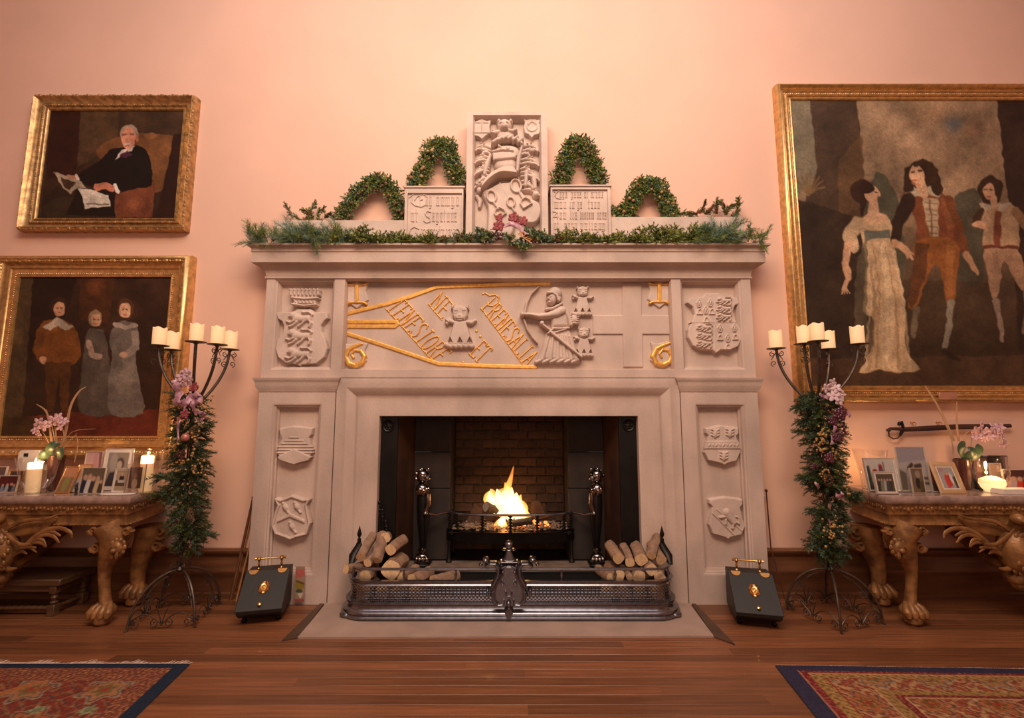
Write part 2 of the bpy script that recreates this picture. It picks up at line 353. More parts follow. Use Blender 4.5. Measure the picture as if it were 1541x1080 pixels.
# painted grids
def vnoise(X, Y, s, seed):
    r = np.random.default_rng(seed).uniform(-1, 1, (128, 128)); x, y = X / s, Y / s; i, j = np.floor(x).astype(int), np.floor(y).astype(int); u, v = x - i, y - j; u, v = u * u * (3 - 2 * u), v * v * (3 - 2 * v)
    g = lambda a, b: r[b % 128, a % 128]
    return (g(i, j) * (1 - u) + g(i + 1, j) * u) * (1 - v) + (g(i, j + 1) * (1 - u) + g(i + 1, j + 1) * u) * v
def paintgrid(name, corners, prims, bgf, m, parent, n=(60, 60), noise=0.03, label=None, topx=None, soft=1.0, gain=1.0, xf=None, warp=0.0, mott=0.0, **kw):
    """corners: 4 world points TL, TR, BR, BL. prims painted in pixel space (projection of the grid points) unless topx maps uv->paint space"""
    A, B, Cc, D = [np.array(c, float) for c in corners]; nx, ny = n
    U, Vv = np.meshgrid(np.linspace(0, 1, nx), np.linspace(0, 1, ny)); U3, V3 = U[..., None], Vv[..., None]
    G = (A * (1 - U3) + B * U3) * (1 - V3) + (D * (1 - U3) + Cc * U3) * V3
    if topx is None: PX, PY = PXY(G[..., 0], G[..., 1], G[..., 2])
    else: PX, PY = topx(U, Vv)
    if xf: PX, PY = (PX - xf[0]) * xf[2], (PY - xf[1]) * xf[2]
    PX0, PY0 = PX, PY
    if warp:
        f = .9 / warp; n1, n2 = vnoise(PX0, PY0, 7 / f, 5), vnoise(PX0, PY0, 7 / f, 6); PX = PX + warp * n1 * 1.6; PY = PY + warp * n2 * 1.6
    rgb = bgf(PX, PY, U, Vv) if callable(bgf) else np.ones(PX.shape + (3,)) * np.array(bgf) / 255.0
    rgb = np.array(rgb, float)
    for pr, col, al in prims:
        sf = soft
        if pr[0] == 'p': a = np.clip(poly_sd(PX, PY, pr[1]) / sf + 0.5, 0, 1)
        elif pr[0] == 'c': q = seg_d(PX, PY, pr[1], pr[2]); rr = np.mean(pr[2]); a = np.clip((1 - q) * rr / sf + 0.5, 0, 1)
        else:
            cx, cy, rx, ry, rot = pr[1]; c, s_ = math.cos(rot), math.sin(rot); dx = PX - cx; dy = PY - cy; q = np.hypot((dx * c + dy * s_) / rx, (-dx * s_ + dy * c) / ry); a = np.clip((1 - q) * min(rx, ry) / sf + 0.5, 0, 1)
            if pr[5]: a = np.clip(1 - q, 0, 1)
        a = (a * al)[..., None]; rgb = rgb * (1 - a) + np.array(col) / 255.0 * a
    if mott:
        m_ = vnoise(PX0, PY0, 18 * soft, 1) + .7 * vnoise(PX0, PY0, 7 * soft, 2) + .5 * vnoise(PX0, PY0, 2.5 * soft, 3); rgb = rgb * (1 + mott * m_[..., None])
    if noise: rgb = rgb * (1 + noise * (rng.random(PX.shape)[..., None] - 0.5) * 2)
    rgb = np.clip(rgb, 0, 1); L_ = np.where(rgb <= 0.04045, rgb / 12.92, ((rgb + 0.055) / 1.055) ** 2.4) * gain
    b = MB(); b.v = G.reshape(-1, 3).tolist(); idx = np.arange(nx * ny).reshape(ny, nx)
    Fq = np.stack([idx[:-1, :-1], idx[1:, :-1], idx[1:, 1:], idx[:-1, 1:]], -1).reshape(-1, 4); b.f = Fq.tolist(); b.m = [0] * len(Fq); b.c = L_.reshape(-1, 3).tolist()
    return obj(name, b, m, parent, label=label, smooth=0, recalc=False, **kw)
# ================================================================ the room
def struct(name, mb, m, **kw): return obj(name, mb, m, kind='structure', **kw)
RX0, RX1, RY0, RZ1 = -7.0, 7.0, -4.6, 7.0
OPX0, OPX1 = WX(566, 850, 4.34) - 0.03, WX(966, 850, 4.34) + 0.03; OPZ = WZ(622, 4.34) + 0.03
b = MB(); b.box(RX0, OPX0, YW, YW + .12, 0, RZ1); b.box(OPX1, RX1, YW, YW + .12, 0, RZ1); b.box(OPX0, OPX1, YW, YW + .12, OPZ, RZ1)
struct('wall_back', b, M_WALL)
b = MB(); b.box(RX0 - .1, RX0, RY0, YW, 0, RZ1); struct('wall_left', b, M_WALL)
b = MB(); b.box(RX1, RX1 + .1, RY0, YW, 0, RZ1); struct('wall_right', b, M_WALL)
b = MB(); b.box(RX0, RX1, RY0 - .1, RY0, 0, RZ1); struct('wall_front', b, M_WALL)
b = MB(); b.box(RX0, RX1, RY0, YW, RZ1, RZ1 + .1); struct('ceiling', b, M_CEIL)
b = MB(); b.box(RX0, RX1, RY0, YW + .12, -.06, -.012)
floor = struct('floor', b, mat('floor_underlay', (0.03, 0.015, 0.008), 0.9))
LOC[floor.name] = Vector(floor.location)
# boards, one object each where the photograph shows them
PW = 0.092; pr = random.Random(3); y = YW; row = 0
meshes = {}
def board(x0, x1, y0, y1):
    L_ = round(x1 - x0, 1)
    if L_ not in meshes:
        q = MB(); q.box(-L_ / 2, L_ / 2, -PW / 2 + .0008, PW / 2 - .0008, -.012, 0, 0.0012); meshes[L_] = make_mesh('floor_board', q.v, q.f, [M_PLANK], 0)
    inst('floor_board', meshes[L_], Matrix.Translation(((x0 + x1) / 2, (y0 + y1) / 2, 0)), floor)
while y > 2.25:
    span = 1.15 * (y + .25) + .5; x = -span - pr.random() * 1.5
    while x < span:
        L_ = round(pr.uniform(2.2, 3.8), 1); L_ = round(L_ * 2) / 2; board(x, x + L_, y - PW, y); x += L_
    y -= PW; row += 1
b = MB()
while y > RY0:
    x = RX0 + 0.01
    while x < RX1 - .1:
        L_ = min(pr.uniform(2.2, 4.0), RX1 - x - .01); b.box(x, x + L_ - .002, y - PW + .001, y, -.012, 0); x += L_
    y -= PW
fb = obj('distant_floor_boards', b, M_PLANK, floor, kind='stuff')
# skirting boards
zs = [WZ(p, YW - .03) for p in (898, 893, 866, 862, 857, 852, 838, 834, 831, 828, 825)]
SKP = [(0.0, 0), (.045, 0), (.045, zs[1]), (.03, zs[1] + .012), (.03, zs[2]), (.045, zs[3]), (.045, zs[4]), (.022, zs[5]), (.018, zs[6]), (.035, zs[7]), (.05, zs[8]), (.052, zs[9]), (.035, zs[10]), (0, zs[10])]
for nm, a, c in (('baseboard_left', RX0, XC - 2.19), ('baseboard_right', XC + 2.19, RX1)):
    b = MB(); b.sweep(SKP, [(a, YW, 0), (c, YW, 0)], (0, 0, 1), flip=-1); struct(nm, b, M_WOOD)
# hearth: pale slab with a dark border stone each side, raised black-faced back hearth
hx = [F(448, 961), F(1074, 959)]; hb = [F(490, 907), F(1043, 911)]
he = [F(424, 965), F(1106, 971)]; heb = [F(486, 905), F(1046, 909)]
b = MB(); b.prism([hx[0], hx[1], (hb[1][0], YW + .1), (hb[0][0], YW + .1)], -.012, .012, axis='z'); hearth = struct('hearth', b, M_HEARTH)
for A, B, C1, D in ((he[0], hx[0], hb[0], heb[0]), (he[1], hx[1], hb[1], heb[1])):
    b = MB(); b.prism([A, B, (C1[0], 4.2), (D[0], 4.2)], -.012, .010, axis='z'); obj('border_stone', b, M_SLATE, hearth)
ZR = 0.2245; YB = 5.02; YSL = 4.66; ZSL = ZR
sx = [WX(p, 640, 4.345) for p in (571, 599, 931, 962)]; tx = [WX(p, 640, YSL) for p in (625, 679, 854, 907)]; bx = [WX(p, 740, YB) for p in (684, 849)]
ztop = OPZ + .25
b = MB(); b.box(OPX0, OPX1, 4.345, 4.36, .012, ZR - .02); b.box(OPX0, OPX1, 4.34, YB + .05, ZR - .02, ZR, .004)
struct('trim_1', b, [mat('black_hearth_riser', (0.012, 0.012, 0.014), .35)])
b = MB(); b.box(OPX0, OPX1, 4.342, 4.62, ZR, ZR + .006); struct('trim_2', b, mat('sooted_hearth_slab', (0.16, 0.11, 0.08), .7, var=.3, scale=7))
for i, (a, c) in enumerate(((OPX0, sx[1]), (sx[2], OPX1))):
    b = MB(); b.box(a, c, 4.345, 4.375, ZR + .006, OPZ); s_ = struct('trim_%d' % (3 + i), b, M_IRON)
    px, py = (584.5, 641) if i == 0 else (946, 640); c0 = WP(px, py, 4.345); kk = K(4.3)
    r = MB(); r.lathe([(9 * kk, 0), (9.5 * kk, .004), (8 * kk, .012), (6.5 * kk, .006), (5 * kk, .005), (3 * kk, .008), (1, .008)][:-1] + [(.004, .012)], (0, 0, 0), 24, M=Matrix.Translation(c0) @ Matrix.Rotation(math.pi / 2, 4, 'X'))
    for q in range(6): an = q * math.pi / 3; r.ell((c0[0] + 4.6 * kk * math.cos(an), 4.337, c0[2] + 4.6 * kk * math.sin(an)), (1.7 * kk, .006, 1.7 * kk), 8)
    obj('rosette', r, M_IRON, s_)
for i, (a, c, ya, yb) in enumerate(((sx[1], tx[0], 4.37, YSL), (tx[3], sx[2], YSL, 4.37))):
    b = MB(); n = 6
    d = 0.02 if i == 0 else -0.02
    b.add([(a, ya, ZR), (c, yb, ZR), (c, yb, ztop), (a, ya, ztop), (a, ya + (0.03 if i == 0 else .03), ZR), (c, yb + .03, ZR), (c, yb + .03, ztop), (a, ya + .03, ztop)],
          [(0, 1, 2, 3), (7, 6, 5, 4), (0, 4, 5, 1), (2, 6, 7, 3), (0, 3, 7, 4), (1, 5, 6, 2)]); struct('trim_%d' % (5 + i), b, M_RUST)
fw = struct('wall_firebox', MB().box(bx[0] - .25, bx[1] + .25, YB + .02, YB + .1, 0, ztop + .4), M_MORTAR)
for i, (a, c) in enumerate(((tx[0], tx[1]), (tx[2], tx[3]))):
    zc = [ZR, WZ(735, YSL), WZ(680, YSL), ztop + .1]
    s_ = thing('trim_%d' % (7 + i), 'sooty stone slab facing beside the brick fireback, ' + ('left' if i == 0 else 'right') + ' of the fire', 'fireplace slab', (a, YSL, ZR), kind='structure')
    for k in range(3): obj('stone_slab', MB().box(a, c, YSL, YSL + .05, zc[k] + .002, zc[k + 1] - .002, .006), M_SOOT, s_)
# side cheeks and smoke chamber so that the recess is closed
b = MB(); b.add([(tx[1], YSL + .05, 0), (bx[0], YB + .02, 0), (bx[0], YB + .02, ztop), (tx[1], YSL + .05, ztop), (tx[1] - .05, YSL + .05, 0), (bx[0] - .05, YB + .02, 0), (bx[0] - .05, YB + .02, ztop), (tx[1] - .05, YSL + .05, ztop)],
                [(0, 1, 2, 3), (4, 7, 6, 5), (0, 3, 7, 4), (3, 2, 6, 7)])
b.add([(tx[2], YSL + .05, 0), (bx[1], YB + .02, 0), (bx[1], YB + .02, ztop), (tx[2], YSL + .05, ztop), (tx[2] + .05, YSL + .05, 0), (bx[1] + .05, YB + .02, 0), (bx[1] + .05, YB + .02, ztop), (tx[2] + .05, YSL + .05, ztop)],
      [(0, 1, 2, 3), (4, 7, 6, 5), (0, 3, 7, 4), (3, 2, 6, 7)])
b.box(OPX0 - .1, OPX1 + .1, YW + .125, YB + .1, ztop, ztop + .05)
b.box(OPX0 - .1, OPX0 - .02, YW + .12, YB, 0, ztop); b.box(OPX1 + .02, OPX1 + .1, YW + .12, YB, 0, ztop)
struct('wall_chimney', b, M_SOOT)
# fireback bricks, one object each
bw, bh, g = (bx[1] - bx[0]) / 6.0, WZ(771, YB) - WZ(785, YB), 0.011
bmA = MB().box(-bw / 2 + g / 2, bw / 2 - g / 2, 0, .03, -bh / 2 + g / 2, bh / 2 - g / 2, .005); bmA = make_mesh('brick', bmA.v, bmA.f, [M_BRICK], 0)
bmB = MB().box(-bw / 4 + g / 2, bw / 4 - g / 2, 0, .03, -bh / 2 + g / 2, bh / 2 - g / 2, .005); bmB = make_mesh('half_brick', bmB.v, bmB.f, [M_BRICK], 0)
z = ZR + bh / 2; r = 0
while z < ztop - .05:
    odd = r % 2
    for k in range(6 + odd):
        if odd and k in (0, 6): me, x = bmB, (bx[0] + bw / 4 if k == 0 else bx[1] - bw / 4)
        else: me, x = bmA, bx[0] + (k + (0 if odd else .5)) * bw
        inst('brick', me, Matrix.Translation((x, YB - .012 + random.uniform(-.003, .003), z)), fw)
    z += bh; r += 1
# ================================================================ the chimneypiece
cp = thing('chimneypiece', 'huge carved pinkish sandstone chimneypiece around the open fire', 'fireplace', (XC, YE, 0))
def grid_front(mb, X0, X1, Z0, Z1, holes, Yf, Yb):
    xs = sorted({X0, X1, *[h[0] for h in holes], *[h[1] for h in holes]}); zs_ = sorted({Z0, Z1, *[h[2] for h in holes], *[h[3] for h in holes]})
    for i in range(len(xs) - 1):
        run = None
        for j in range(len(zs_) - 1):
            cx_, cz_ = (xs[i] + xs[i + 1]) / 2, (zs_[j] + zs_[j + 1]) / 2
            if any(h[0] < cx_ < h[1] and h[2] < cz_ < h[3] for h in holes):
                if run is not None: mb.box(xs[i], xs[i + 1], Yf, Yb, run, zs_[j]); run = None
            elif run is None: run = zs_[j]
        if run is not None: mb.box(xs[i], xs[i + 1], Yf, Yb, run, zs_[-1])
def hole_ring(mb, h, Yf, prof):
    x0, x1, z0, z1 = h; mb.sweep(prof, [(x0, Yf, z0), (x1, Yf, z0), (x1, Yf, z1), (x0, Yf, z1)], (0, -1, 0), closed=True, flip=-1)
HW = 2.18; ZE0 = WZ(568, YE); ZE1 = WZ(417, YE); DR = 0.085
pan = [(WX(409, 502, YE), WX(500, 502, YE)), (WX(516, 502, YE), WX(1013, 502, YE)), (WX(1027, 502, YE), WX(1120, 502, YE))]
zp0, zp1 = WZ(556, YE), WZ(420, YE)
b = MB(); holes = [(a, c, zp0, zp1) for a, c in pan]; grid_front(b, XC - HW, XC + HW, ZE0, ZE1 + .02, holes, YE, YW + .03)
obj('frieze_frame', b, M_STONE, cp)
RINGP = [(-.035, -DR), (-.03, -.05), (-.022, -.035), (-.018, -.02), (-.006, -.012), (0, 0)]
b = MB()
for i_, h in enumerate(holes): hole_ring(b, h, YE, RINGP if i_ != 1 else [(u * .3, v) for u, v in RINGP])
obj('panel_moulding', b, M_STONE, cp)
for i, (a, c) in enumerate(pan):
    b = MB(); b.box(a, c, YE + DR - .002, YW, zp0, zp1); obj('frieze_panel', b, M_STONE, cp)
YP = YE + DR - .002
# cornice shelf
zc = lambda p, Y_: WZ(p, Y_)
e0 = [(0.0, ZE1 - .012), (.012, ZE1 - .012), (.014, ZE1 + .004), (.004, ZE1 + .006)]
for k in range(9):
    t = k / 8; e0.append((.006 + .085 * (1 - math.cos(t * math.pi / 2)), ZE1 + .008 + (zc(394, 4.1) - ZE1 - .015) * math.sin(t * math.pi / 2)))
zb, zt_ = zc(394, 4.1), zc(366, 4.07)
e0 += [(.098, zb), (.098, zc(379, 4.1)), (.105, zc(378.3, 4.1)), (.106, zc(376, 4.09)), (.10, zc(375.5, 4.09)), (.104, zc(372.5, 4.09)), (.115, zc(370, 4.08)), (.122, zc(369.5, 4.08)), (.135, zc(368.6, 4.07)), (.137, zt_), (0, zt_)]
b = MB(); b.sweep(e0, [(XC - HW, YW + .03, 0), (XC - HW, YE, 0), (XC + HW, YE, 0), (XC + HW, YW + .03, 0)], (0, 0, 1), flip=-1)
b.box(XC - HW, XC + HW, YE, YW + .03, ZE1 + .02, zt_); obj('cornice', b, M_STONE, cp); ZM = zt_
# lower pilasters
zq0, zq1 = .0, WZ(588, YE)
for sgn in (-1, 1):
    if sgn < 0: xo, xi = XC - HW - .004, WX(505, 589, YE); ho = (WX(410, 607, YE), WX(484, 607, YE))
    else: xo, xi = XC + HW + .004, WX(1024, 589, YE); ho = (WX(1046, 607, YE), WX(1121, 607, YE))
    hz = (WZ(866, YE), WZ(607, YE)); a, c = min(xo, xi), max(xo, xi)
    b = MB(); grid_front(b, a, c, 0, zq1 + .01, [(ho[0], ho[1], *hz)], YE, YW + .03); pl = obj('pilaster', b, M_STONE, cp)
    b = MB(); hole_ring(b, (ho[0], ho[1], *hz), YE, [(-.045, -.075), (-.042, -.05), (-.03, -.045), (-.026, -.02), (-.014, -.014), (-.01, -.004), (0, 0)]); obj('panel_moulding', b, M_STONE, cp)
    b = MB(); b.box(ho[0], ho[1], YE + .073, YW, *hz); obj('pilaster_panel', b, M_STONE, cp)
    zk = [WZ(p, YE - .03) for p in (588, 583, 577, 573, 571, 568)]
    kp = [(0, zk[0] - .004), (.006, zk[0] - .004), (.008, zk[0] + .006), (.022, zk[1]), (.030, zk[2]), (.034, zk[3]), (.044, zk[4]), (.046, zk[5]), (0, zk[5] + .004)]
    pth = [(a, YW + .03, 0), (a, YE, 0), (c, YE, 0), (c, YE + .06, 0)] if sgn < 0 else [(a, YE + .06, 0), (a, YE, 0), (c, YE, 0), (c, YW + .03, 0)]
    b = MB(); b.sweep(kp, pth, (0, 0, 1), flip=-1); b.box(a, c, YE, YW, zk[0], zk[5]); obj('capital_moulding', b, M_STONE, cp)
# bolection surround of the opening
YF = 4.275; Xl, Xr = WX(571, 626, YF), WX(960, 626, YF); Zt = WZ(626, YF)
dX = (Xl - WX(506, 590, YE), WX(1023, 590, YE) - Xr); dZ = WZ(569, YE) - Zt
u1 = (Xl - WX(541, 601, YF)) / dX[0]; w1 = (WZ(600, YF) - Zt) / dZ
prof = [(0, 0, .10), (0, 0, 0), (.02, .02, -.004), (.5 * u1, .5 * w1, -.004), (u1, w1, -.002)]
for k in range(10):
    t = k / 9.0; s_ = u1 + (1 - u1) * (0.10 + .9 * t) * .97; sw = w1 + (1 - w1) * (0.10 + .9 * t) * .97
    yv = -.006 - .075 * (math.sin(t * math.pi / 2) ** 0.9 if t < .85 else 1 - .0 * t); prof.append((s_, sw, yv))
prof += [(1.0, 1.0, -.070), (1.0, 1.0, .09)]
V = []; Fc = []; m = len(prof)
for s_, sw, yv in prof:
    xl, xr, zt2 = Xl - s_ * dX[0], Xr + s_ * dX[1], Zt + sw * dZ
    V += [(xl, YF + yv, 0), (xl, YF + yv, zt2), (xr, YF + yv, zt2), (xr, YF + yv, 0)]
for k in range(m - 1):
    for j in range(3): Fc.append((k * 4 + j, k * 4 + j + 1, k * 4 + 4 + j + 1, k * 4 + 4 + j))
b = MB(); b.add(V, Fc); obj('opening_surround', b, M_STONE, cp, smooth=35)
# ---------------------------------------------------------------- carved shields on the chimneypiece
def lion(cx, cy, w, h, b0, hd):
    x = lambda t: cx + t * w; y_ = lambda t: cy + t * h
    return [C([(x(-.15), y_(-.05)), (x(.1), y_(.0)), (x(.33), y_(-.02))], [.26 * h, .2 * h, .2 * h], hd, b0), E(x(-.27), y_(-.22), .15 * w, .22 * h, hd * 1.25, b0),
            E(x(-.37), y_(-.16), .07 * w, .1 * h, hd * 1.2, b0), C([(x(-.2), y_(.1)), (x(-.35), y_(.22)), (x(-.48), y_(.15))], .08 * h, hd, b0), C([(x(-.1), y_(.18)), (x(-.25), y_(.38)), (x(-.38), y_(.46))], .09 * h, hd, b0),
            C([(x(.2), y_(.1)), (x(.08), y_(.3)), (x(-.05), y_(.46))], .09 * h, hd, b0), C([(x(.35), y_(.05)), (x(.42), y_(.25)), (x(.36), y_(.46))], .09 * h, hd, b0),
            C([(x(.38), y_(-.05)), (x(.48), y_(-.25)), (x(.35), y_(-.4)), (x(.12), y_(-.38))], .05 * h, hd * .9, b0), E(x(.1), y_(-.42), .05 * w, .07 * h, hd, b0)]
X5 = (410, 425, 8.0)
out = [(30, 352), (60, 440), (110, 470), (132, 530), (118, 610), (50, 690), (28, 800), (60, 900), (150, 972), (290, 992), (322, 1014), (355, 992), (530, 980), (630, 900), (662, 790), (640, 690), (592, 590), (588, 520), (625, 465), (672, 430), (660, 352), (500, 350), (460, 315), (290, 315), (230, 350)]
pr_ = [P(out, .055, 14)]
for i, cy_ in enumerate((440, 650, 870)): pr_ += lion(335 - i * 8, cy_, 320, 200, .055, .028)
relief('armorial_shield', pr_, YP, M_STONE2, cp, .6, X5, tex=.0012, label='shield with three walking lions under a crown')
cr = [P([(225, 170), (210, 80), (570, 90), (545, 170), (520, 270), (250, 262)], .05, 20)]
for i in range(8): x = 225 + i * 47; cr += [C([(x, 150), (x, 95)], [14, 20], .02, .05), E(x, 92, 17, 20, .03, .05)]
cr += [C([(232, 182), (390, 200), (550, 188)], 13, .02, .05), C([(245, 262), (390, 282), (525, 268)], 14, .025, .05)] + [C([(260 + i * 44, 200), (292 + i * 44, 250)], 5, .012, .05) for i in range(6)] + [C([(292 + i * 44, 200), (260 + i * 44, 250)], 5, .012, .05) for i in range(6)]
relief('crown', cr, YP, M_STONE2, cp, .6, X5)
X6 = (1025, 430, 9.39)
out = [(75, 240), (110, 170), (300, 152), (345, 95), (530, 95), (590, 142), (790, 160), (830, 250), (762, 285), (735, 370), (775, 490), (850, 610), (868, 730), (810, 860), (700, 905), (560, 910), (495, 962), (440, 912), (280, 905), (160, 850), (92, 730), (92, 620), (150, 500), (185, 400), (160, 300)]
pr_ = [P(out, .055, 16)]
for i in range(3): pr_ += lion(600, 215 + i * 112, 220, 118, .055, .02); pr_ += lion(325, 590 + i * 112, 230, 118, .055, .02)
for (x, y_) in ((245, 250), (405, 240), (340, 345), (540, 600), (745, 595), (650, 740)): pr_ += [C([(x, y_ - 55), (x - 32, y_), (x - 15, y_ + 50), (x + 15, y_ + 50), (x + 32, y_), (x, y_ - 55)], 9, .014, .055), E(x, y_ + 5, 16, 38, .02, .055)]
for (x, y_) in ((258, 365), (428, 365), (350, 480), (545, 730), (760, 725), (655, 860)): pr_ += [C([(x - 30, y_ + 30), (x - 22, y_ - 20), (x, y_ - 35), (x + 22, y_ - 20), (x + 30, y_ + 30)], 9, .014, .055), C([(x - 38, y_ + 35), (x + 38, y_ + 35)], 9, .014, .055)]
pr_ += [C([(478, 160), (478, 900)], 5, .006, .055), C([(130, 522), (790, 522)], 4, .005, .055)]
relief('armorial_shield', pr_, YP, M_STONE2, cp, .55, X6, tex=.001, label='quartered shield of lions and small devices, right of the inscription')
YQ = YE + .07
X1 = (340, 580, 3.0)
s1 = [(240, 192), (300, 181), (395, 190), (390, 222), (379, 236), (384, 262), (394, 300), (376, 338), (332, 349), (310, 359), (290, 350), (247, 336), (230, 302), (240, 265), (251, 238), (243, 215)]
pr_ = [P(s1, .05, 6)]
for i, y_ in enumerate((234, 248, 262, 276, 290, 303)): hw = min(80, 22 + i * 18); pr_ += [C([(311 - hw, y_), (311 + hw, y_)], 3.2, .012, .045)]
pr_ += [P([(311, 284), (390, 322), (376, 338), (332, 349), (310, 356), (290, 350), (247, 336), (235, 322)], .012, 4, .05)]
relief('armorial_shield', pr_, YQ, M_STONE2, cp, .5, X1, label='upper left pilaster shield with raised bars over a chevron')
s2 = [(228, 512), (250, 520), (300, 500), (350, 518), (375, 515), (362, 540), (370, 580), (378, 620), (362, 668), (315, 680), (292, 690), (270, 680), (227, 665), (213, 630), (228, 575), (241, 540)]
pr_ = [P(s2, .045, 6), C(s2 + [s2[0]], 6, .016, .045), P([(292, 575), (355, 605), (358, 620), (292, 592), (232, 618), (236, 603)], .014, 3, .045)]
for (x, y_) in ((270, 548), (322, 545), (300, 635)): pr_ += [E(x, y_, 12, 20, .022, .045, rot=-.5), E(x - 8, y_ - 18, 8, 8, .02, .045), C([(x + 5, y_ + 10), (x + 16, y_ + 26)], 6, .016, .045)]
relief('armorial_shield', pr_, YQ, M_STONE2, cp, .5, X1, tex=.001, label='lower left pilaster shield with a chevron between three birds')
X3 = (940, 580, 2.842)
s3 = [(345, 182), (410, 168), (487, 178), (490, 205), (480, 216), (486, 246), (499, 282), (480, 324), (440, 334), (428, 343), (412, 334), (356, 322), (339, 286), (350, 246), (356, 216), (345, 203)]
pr_ = [P(s3, .045, 6), P([(350, 237), (484, 236), (496, 270), (342, 270)], .008, 2, .045)]
for (x, y_) in ((385, 205), (448, 203), (422, 302)): pr_ += [E(x, y_, 10, 22, .018, .045), *[C([(x, y_ + dy), (x + sx_ * 15, y_ + dy - 8)], 4, .013, .045) for dy in (-10, 2, 14) for sx_ in (-1, 1)]]
pr_ += [E(360 + i * 15, 254, 6, 11, .014, .045, rot=.6 * (-1) ** i) for i in range(9)]
relief('armorial_shield', pr_, YQ, M_STONE2, cp, .5, X3, label='upper right pilaster shield with leaf sprigs and a carved bar')
s4 = [(360, 486), (430, 475), (506, 485), (508, 508), (497, 522), (505, 560), (520, 602), (502, 640), (455, 651), (443, 661), (430, 651), (376, 636), (360, 596), (368, 552), (375, 520), (361, 505)]
pr_ = [P(s4, .045, 6), C([(375, 545), (470, 640)], 3, .008, .045), C([(392, 528), (500, 620)], 2.5, .006, .045)] + [E(435, 542, 16, 18, .026, .045), C([(440, 550), (465, 585)], [17, 12], .024, .045), C([(425, 560), (405, 562)], 6, .02, .045), C([(430, 572), (430, 590)], 6, .02, .045), C([(462, 590), (460, 608)], 6, .02, .045), C([(470, 580), (488, 590), (486, 565), (476, 560)], 4, .016, .045)]
relief('armorial_shield', pr_, YQ, M_STONE2, cp, .5, X3, label='lower right pilaster shield with a lion on a diagonal band')
# ---------------------------------------------------------------- the gilded frieze: pennon, words and dates
PB = [[(519, 480), (516, 477), (520, 472), (582, 457), (618, 446), (658, 431.5), (780, 427), (826, 426.5)], [(519, 480), (525, 484), (596, 484), (598, 487)], [(518, 494), (523, 491), (594, 491), (598, 488)], [(518, 494), (516, 499), (523, 502), (573, 518), (660, 547), (740, 550.5), (806, 552)]]
relief('gilded_pennon', [C(p_, 3.1, .012, flat=True) for p_ in PB], YP, M_GILT, cp, .45, label='gilded forked banner outline across the frieze')
GL = {'T': ([[(-.02, 1), (.42, 1)], [(.2, 1), (.2, 0)], [(.1, 0), (.3, 0)], [(-.02, 1), (-.02, .9)], [(.42, 1), (.42, .9)]]), 'E': ([[(.08, 1), (.08, 0)], [(0, 1), (.4, 1), (.4, .9)], [(.08, .52), (.3, .52)], [(0, 0), (.4, 0), (.42, .12)]]),
      'N': ([[(.04, 0), (.04, 1)], [(.04, .95), (.36, .05)], [(.36, 0), (.36, 1)], [(-.05, 0), (.12, 0)], [(.28, 1), (.44, 1)]]), 'S': ([[(.4, .84), (.3, .98), (.12, .97), (.03, .8), (.12, .62), (.3, .45), (.4, .25), (.3, .04), (.1, .02), (.0, .18)]]),
      'I': ([[(.2, 0), (.2, 1)], [(.1, 0), (.3, 0)], [(.1, 1), (.3, 1)]]), 'O': ([[(.2 + .2 * math.cos(a / 8 * math.pi), .5 + .5 * math.sin(a / 8 * math.pi)) for a in range(17)]]),
      'R': ([[(.08, 0), (.08, 1), (.3, .98), (.38, .78), (.28, .56), (.08, .52)], [(.2, .52), (.42, 0)], [(0, 0), (.16, 0)]]), 'P': ([[(.08, 0), (.08, 1)], [(-.7, .55), (-.62, .72), (-.3, .8), (-.05, 1.1), (.25, 1.18), (.48, .95), (.42, .6), (.15, .42), (-.02, .5)], [(0, 0), (.2, 0)]]),
      'A': ([[(0, 0), (.2, 1), (.4, 0)], [(.08, .38), (.32, .38)], [(-.06, 0), (.06, 0)], [(.34, 0), (.46, 0)]]), 'L': ([[(.08, 1), (.08, 0)], [(0, 1), (.18, 1)], [(.0, 0), (.4, 0), (.42, .14)]])}
def gilt_word(word, b0, b1, up):
    n = len(word); adv = ((b1[0] - b0[0]) / n, (b1[1] - b0[1]) / n)
    for i, ch in enumerate(word):
        o_ = (b0[0] + adv[0] * i, b0[1] + adv[1] * i); sc_ = 1.9
        pr_ = [C([(o_[0] + adv[0] * u_ * sc_ + up[0] * v_, o_[1] + adv[1] * u_ * sc_ + up[1] * v_) for u_, v_ in st], 1.15, .012) for st in GL[ch]]
        relief('gilded_letter', pr_, YP, M_GILT, cp, .42)
gilt_word('TENESIORE', (581, 464), (657, 548), (25, -17)); gilt_word('NE', (646, 458), (666, 482), (19, -20))
gilt_word('PRENESALIA', (724, 464), (792, 553), (20, -18)); gilt_word('ET', (706, 532), (722, 548), (21, -21))
for i, (tl, br) in enumerate((((580, 464), (656, 548)), ((645, 458), (665, 481)), ((724, 463), (790, 553)))): relief('gilded_rule', [C([tl, br], 1.0, .008)], YP, M_GILT, cp, .45)
for (x, y_) in ((717, 498), (723, 506), (697, 545)): relief('gilded_stop', [E(x, y_, 2.2, 2.2, .01)], YP, M_GILT, cp, .45)
def badge(x, y_, w, h): return [(x - w, y_ - h * .95), (x - w * .5, y_ - h * .8), (x, y_ - h), (x + w * .5, y_ - h * .8), (x + w, y_ - h * .95), (x + w * .8, y_ - h * .3), (x + w, y_ + h * .35), (x + w * .6, y_ + h * .62), (x, y_ + h), (x - w * .6, y_ + h * .62), (x - w, y_ + h * .35), (x - w * .8, y_ - h * .3)]
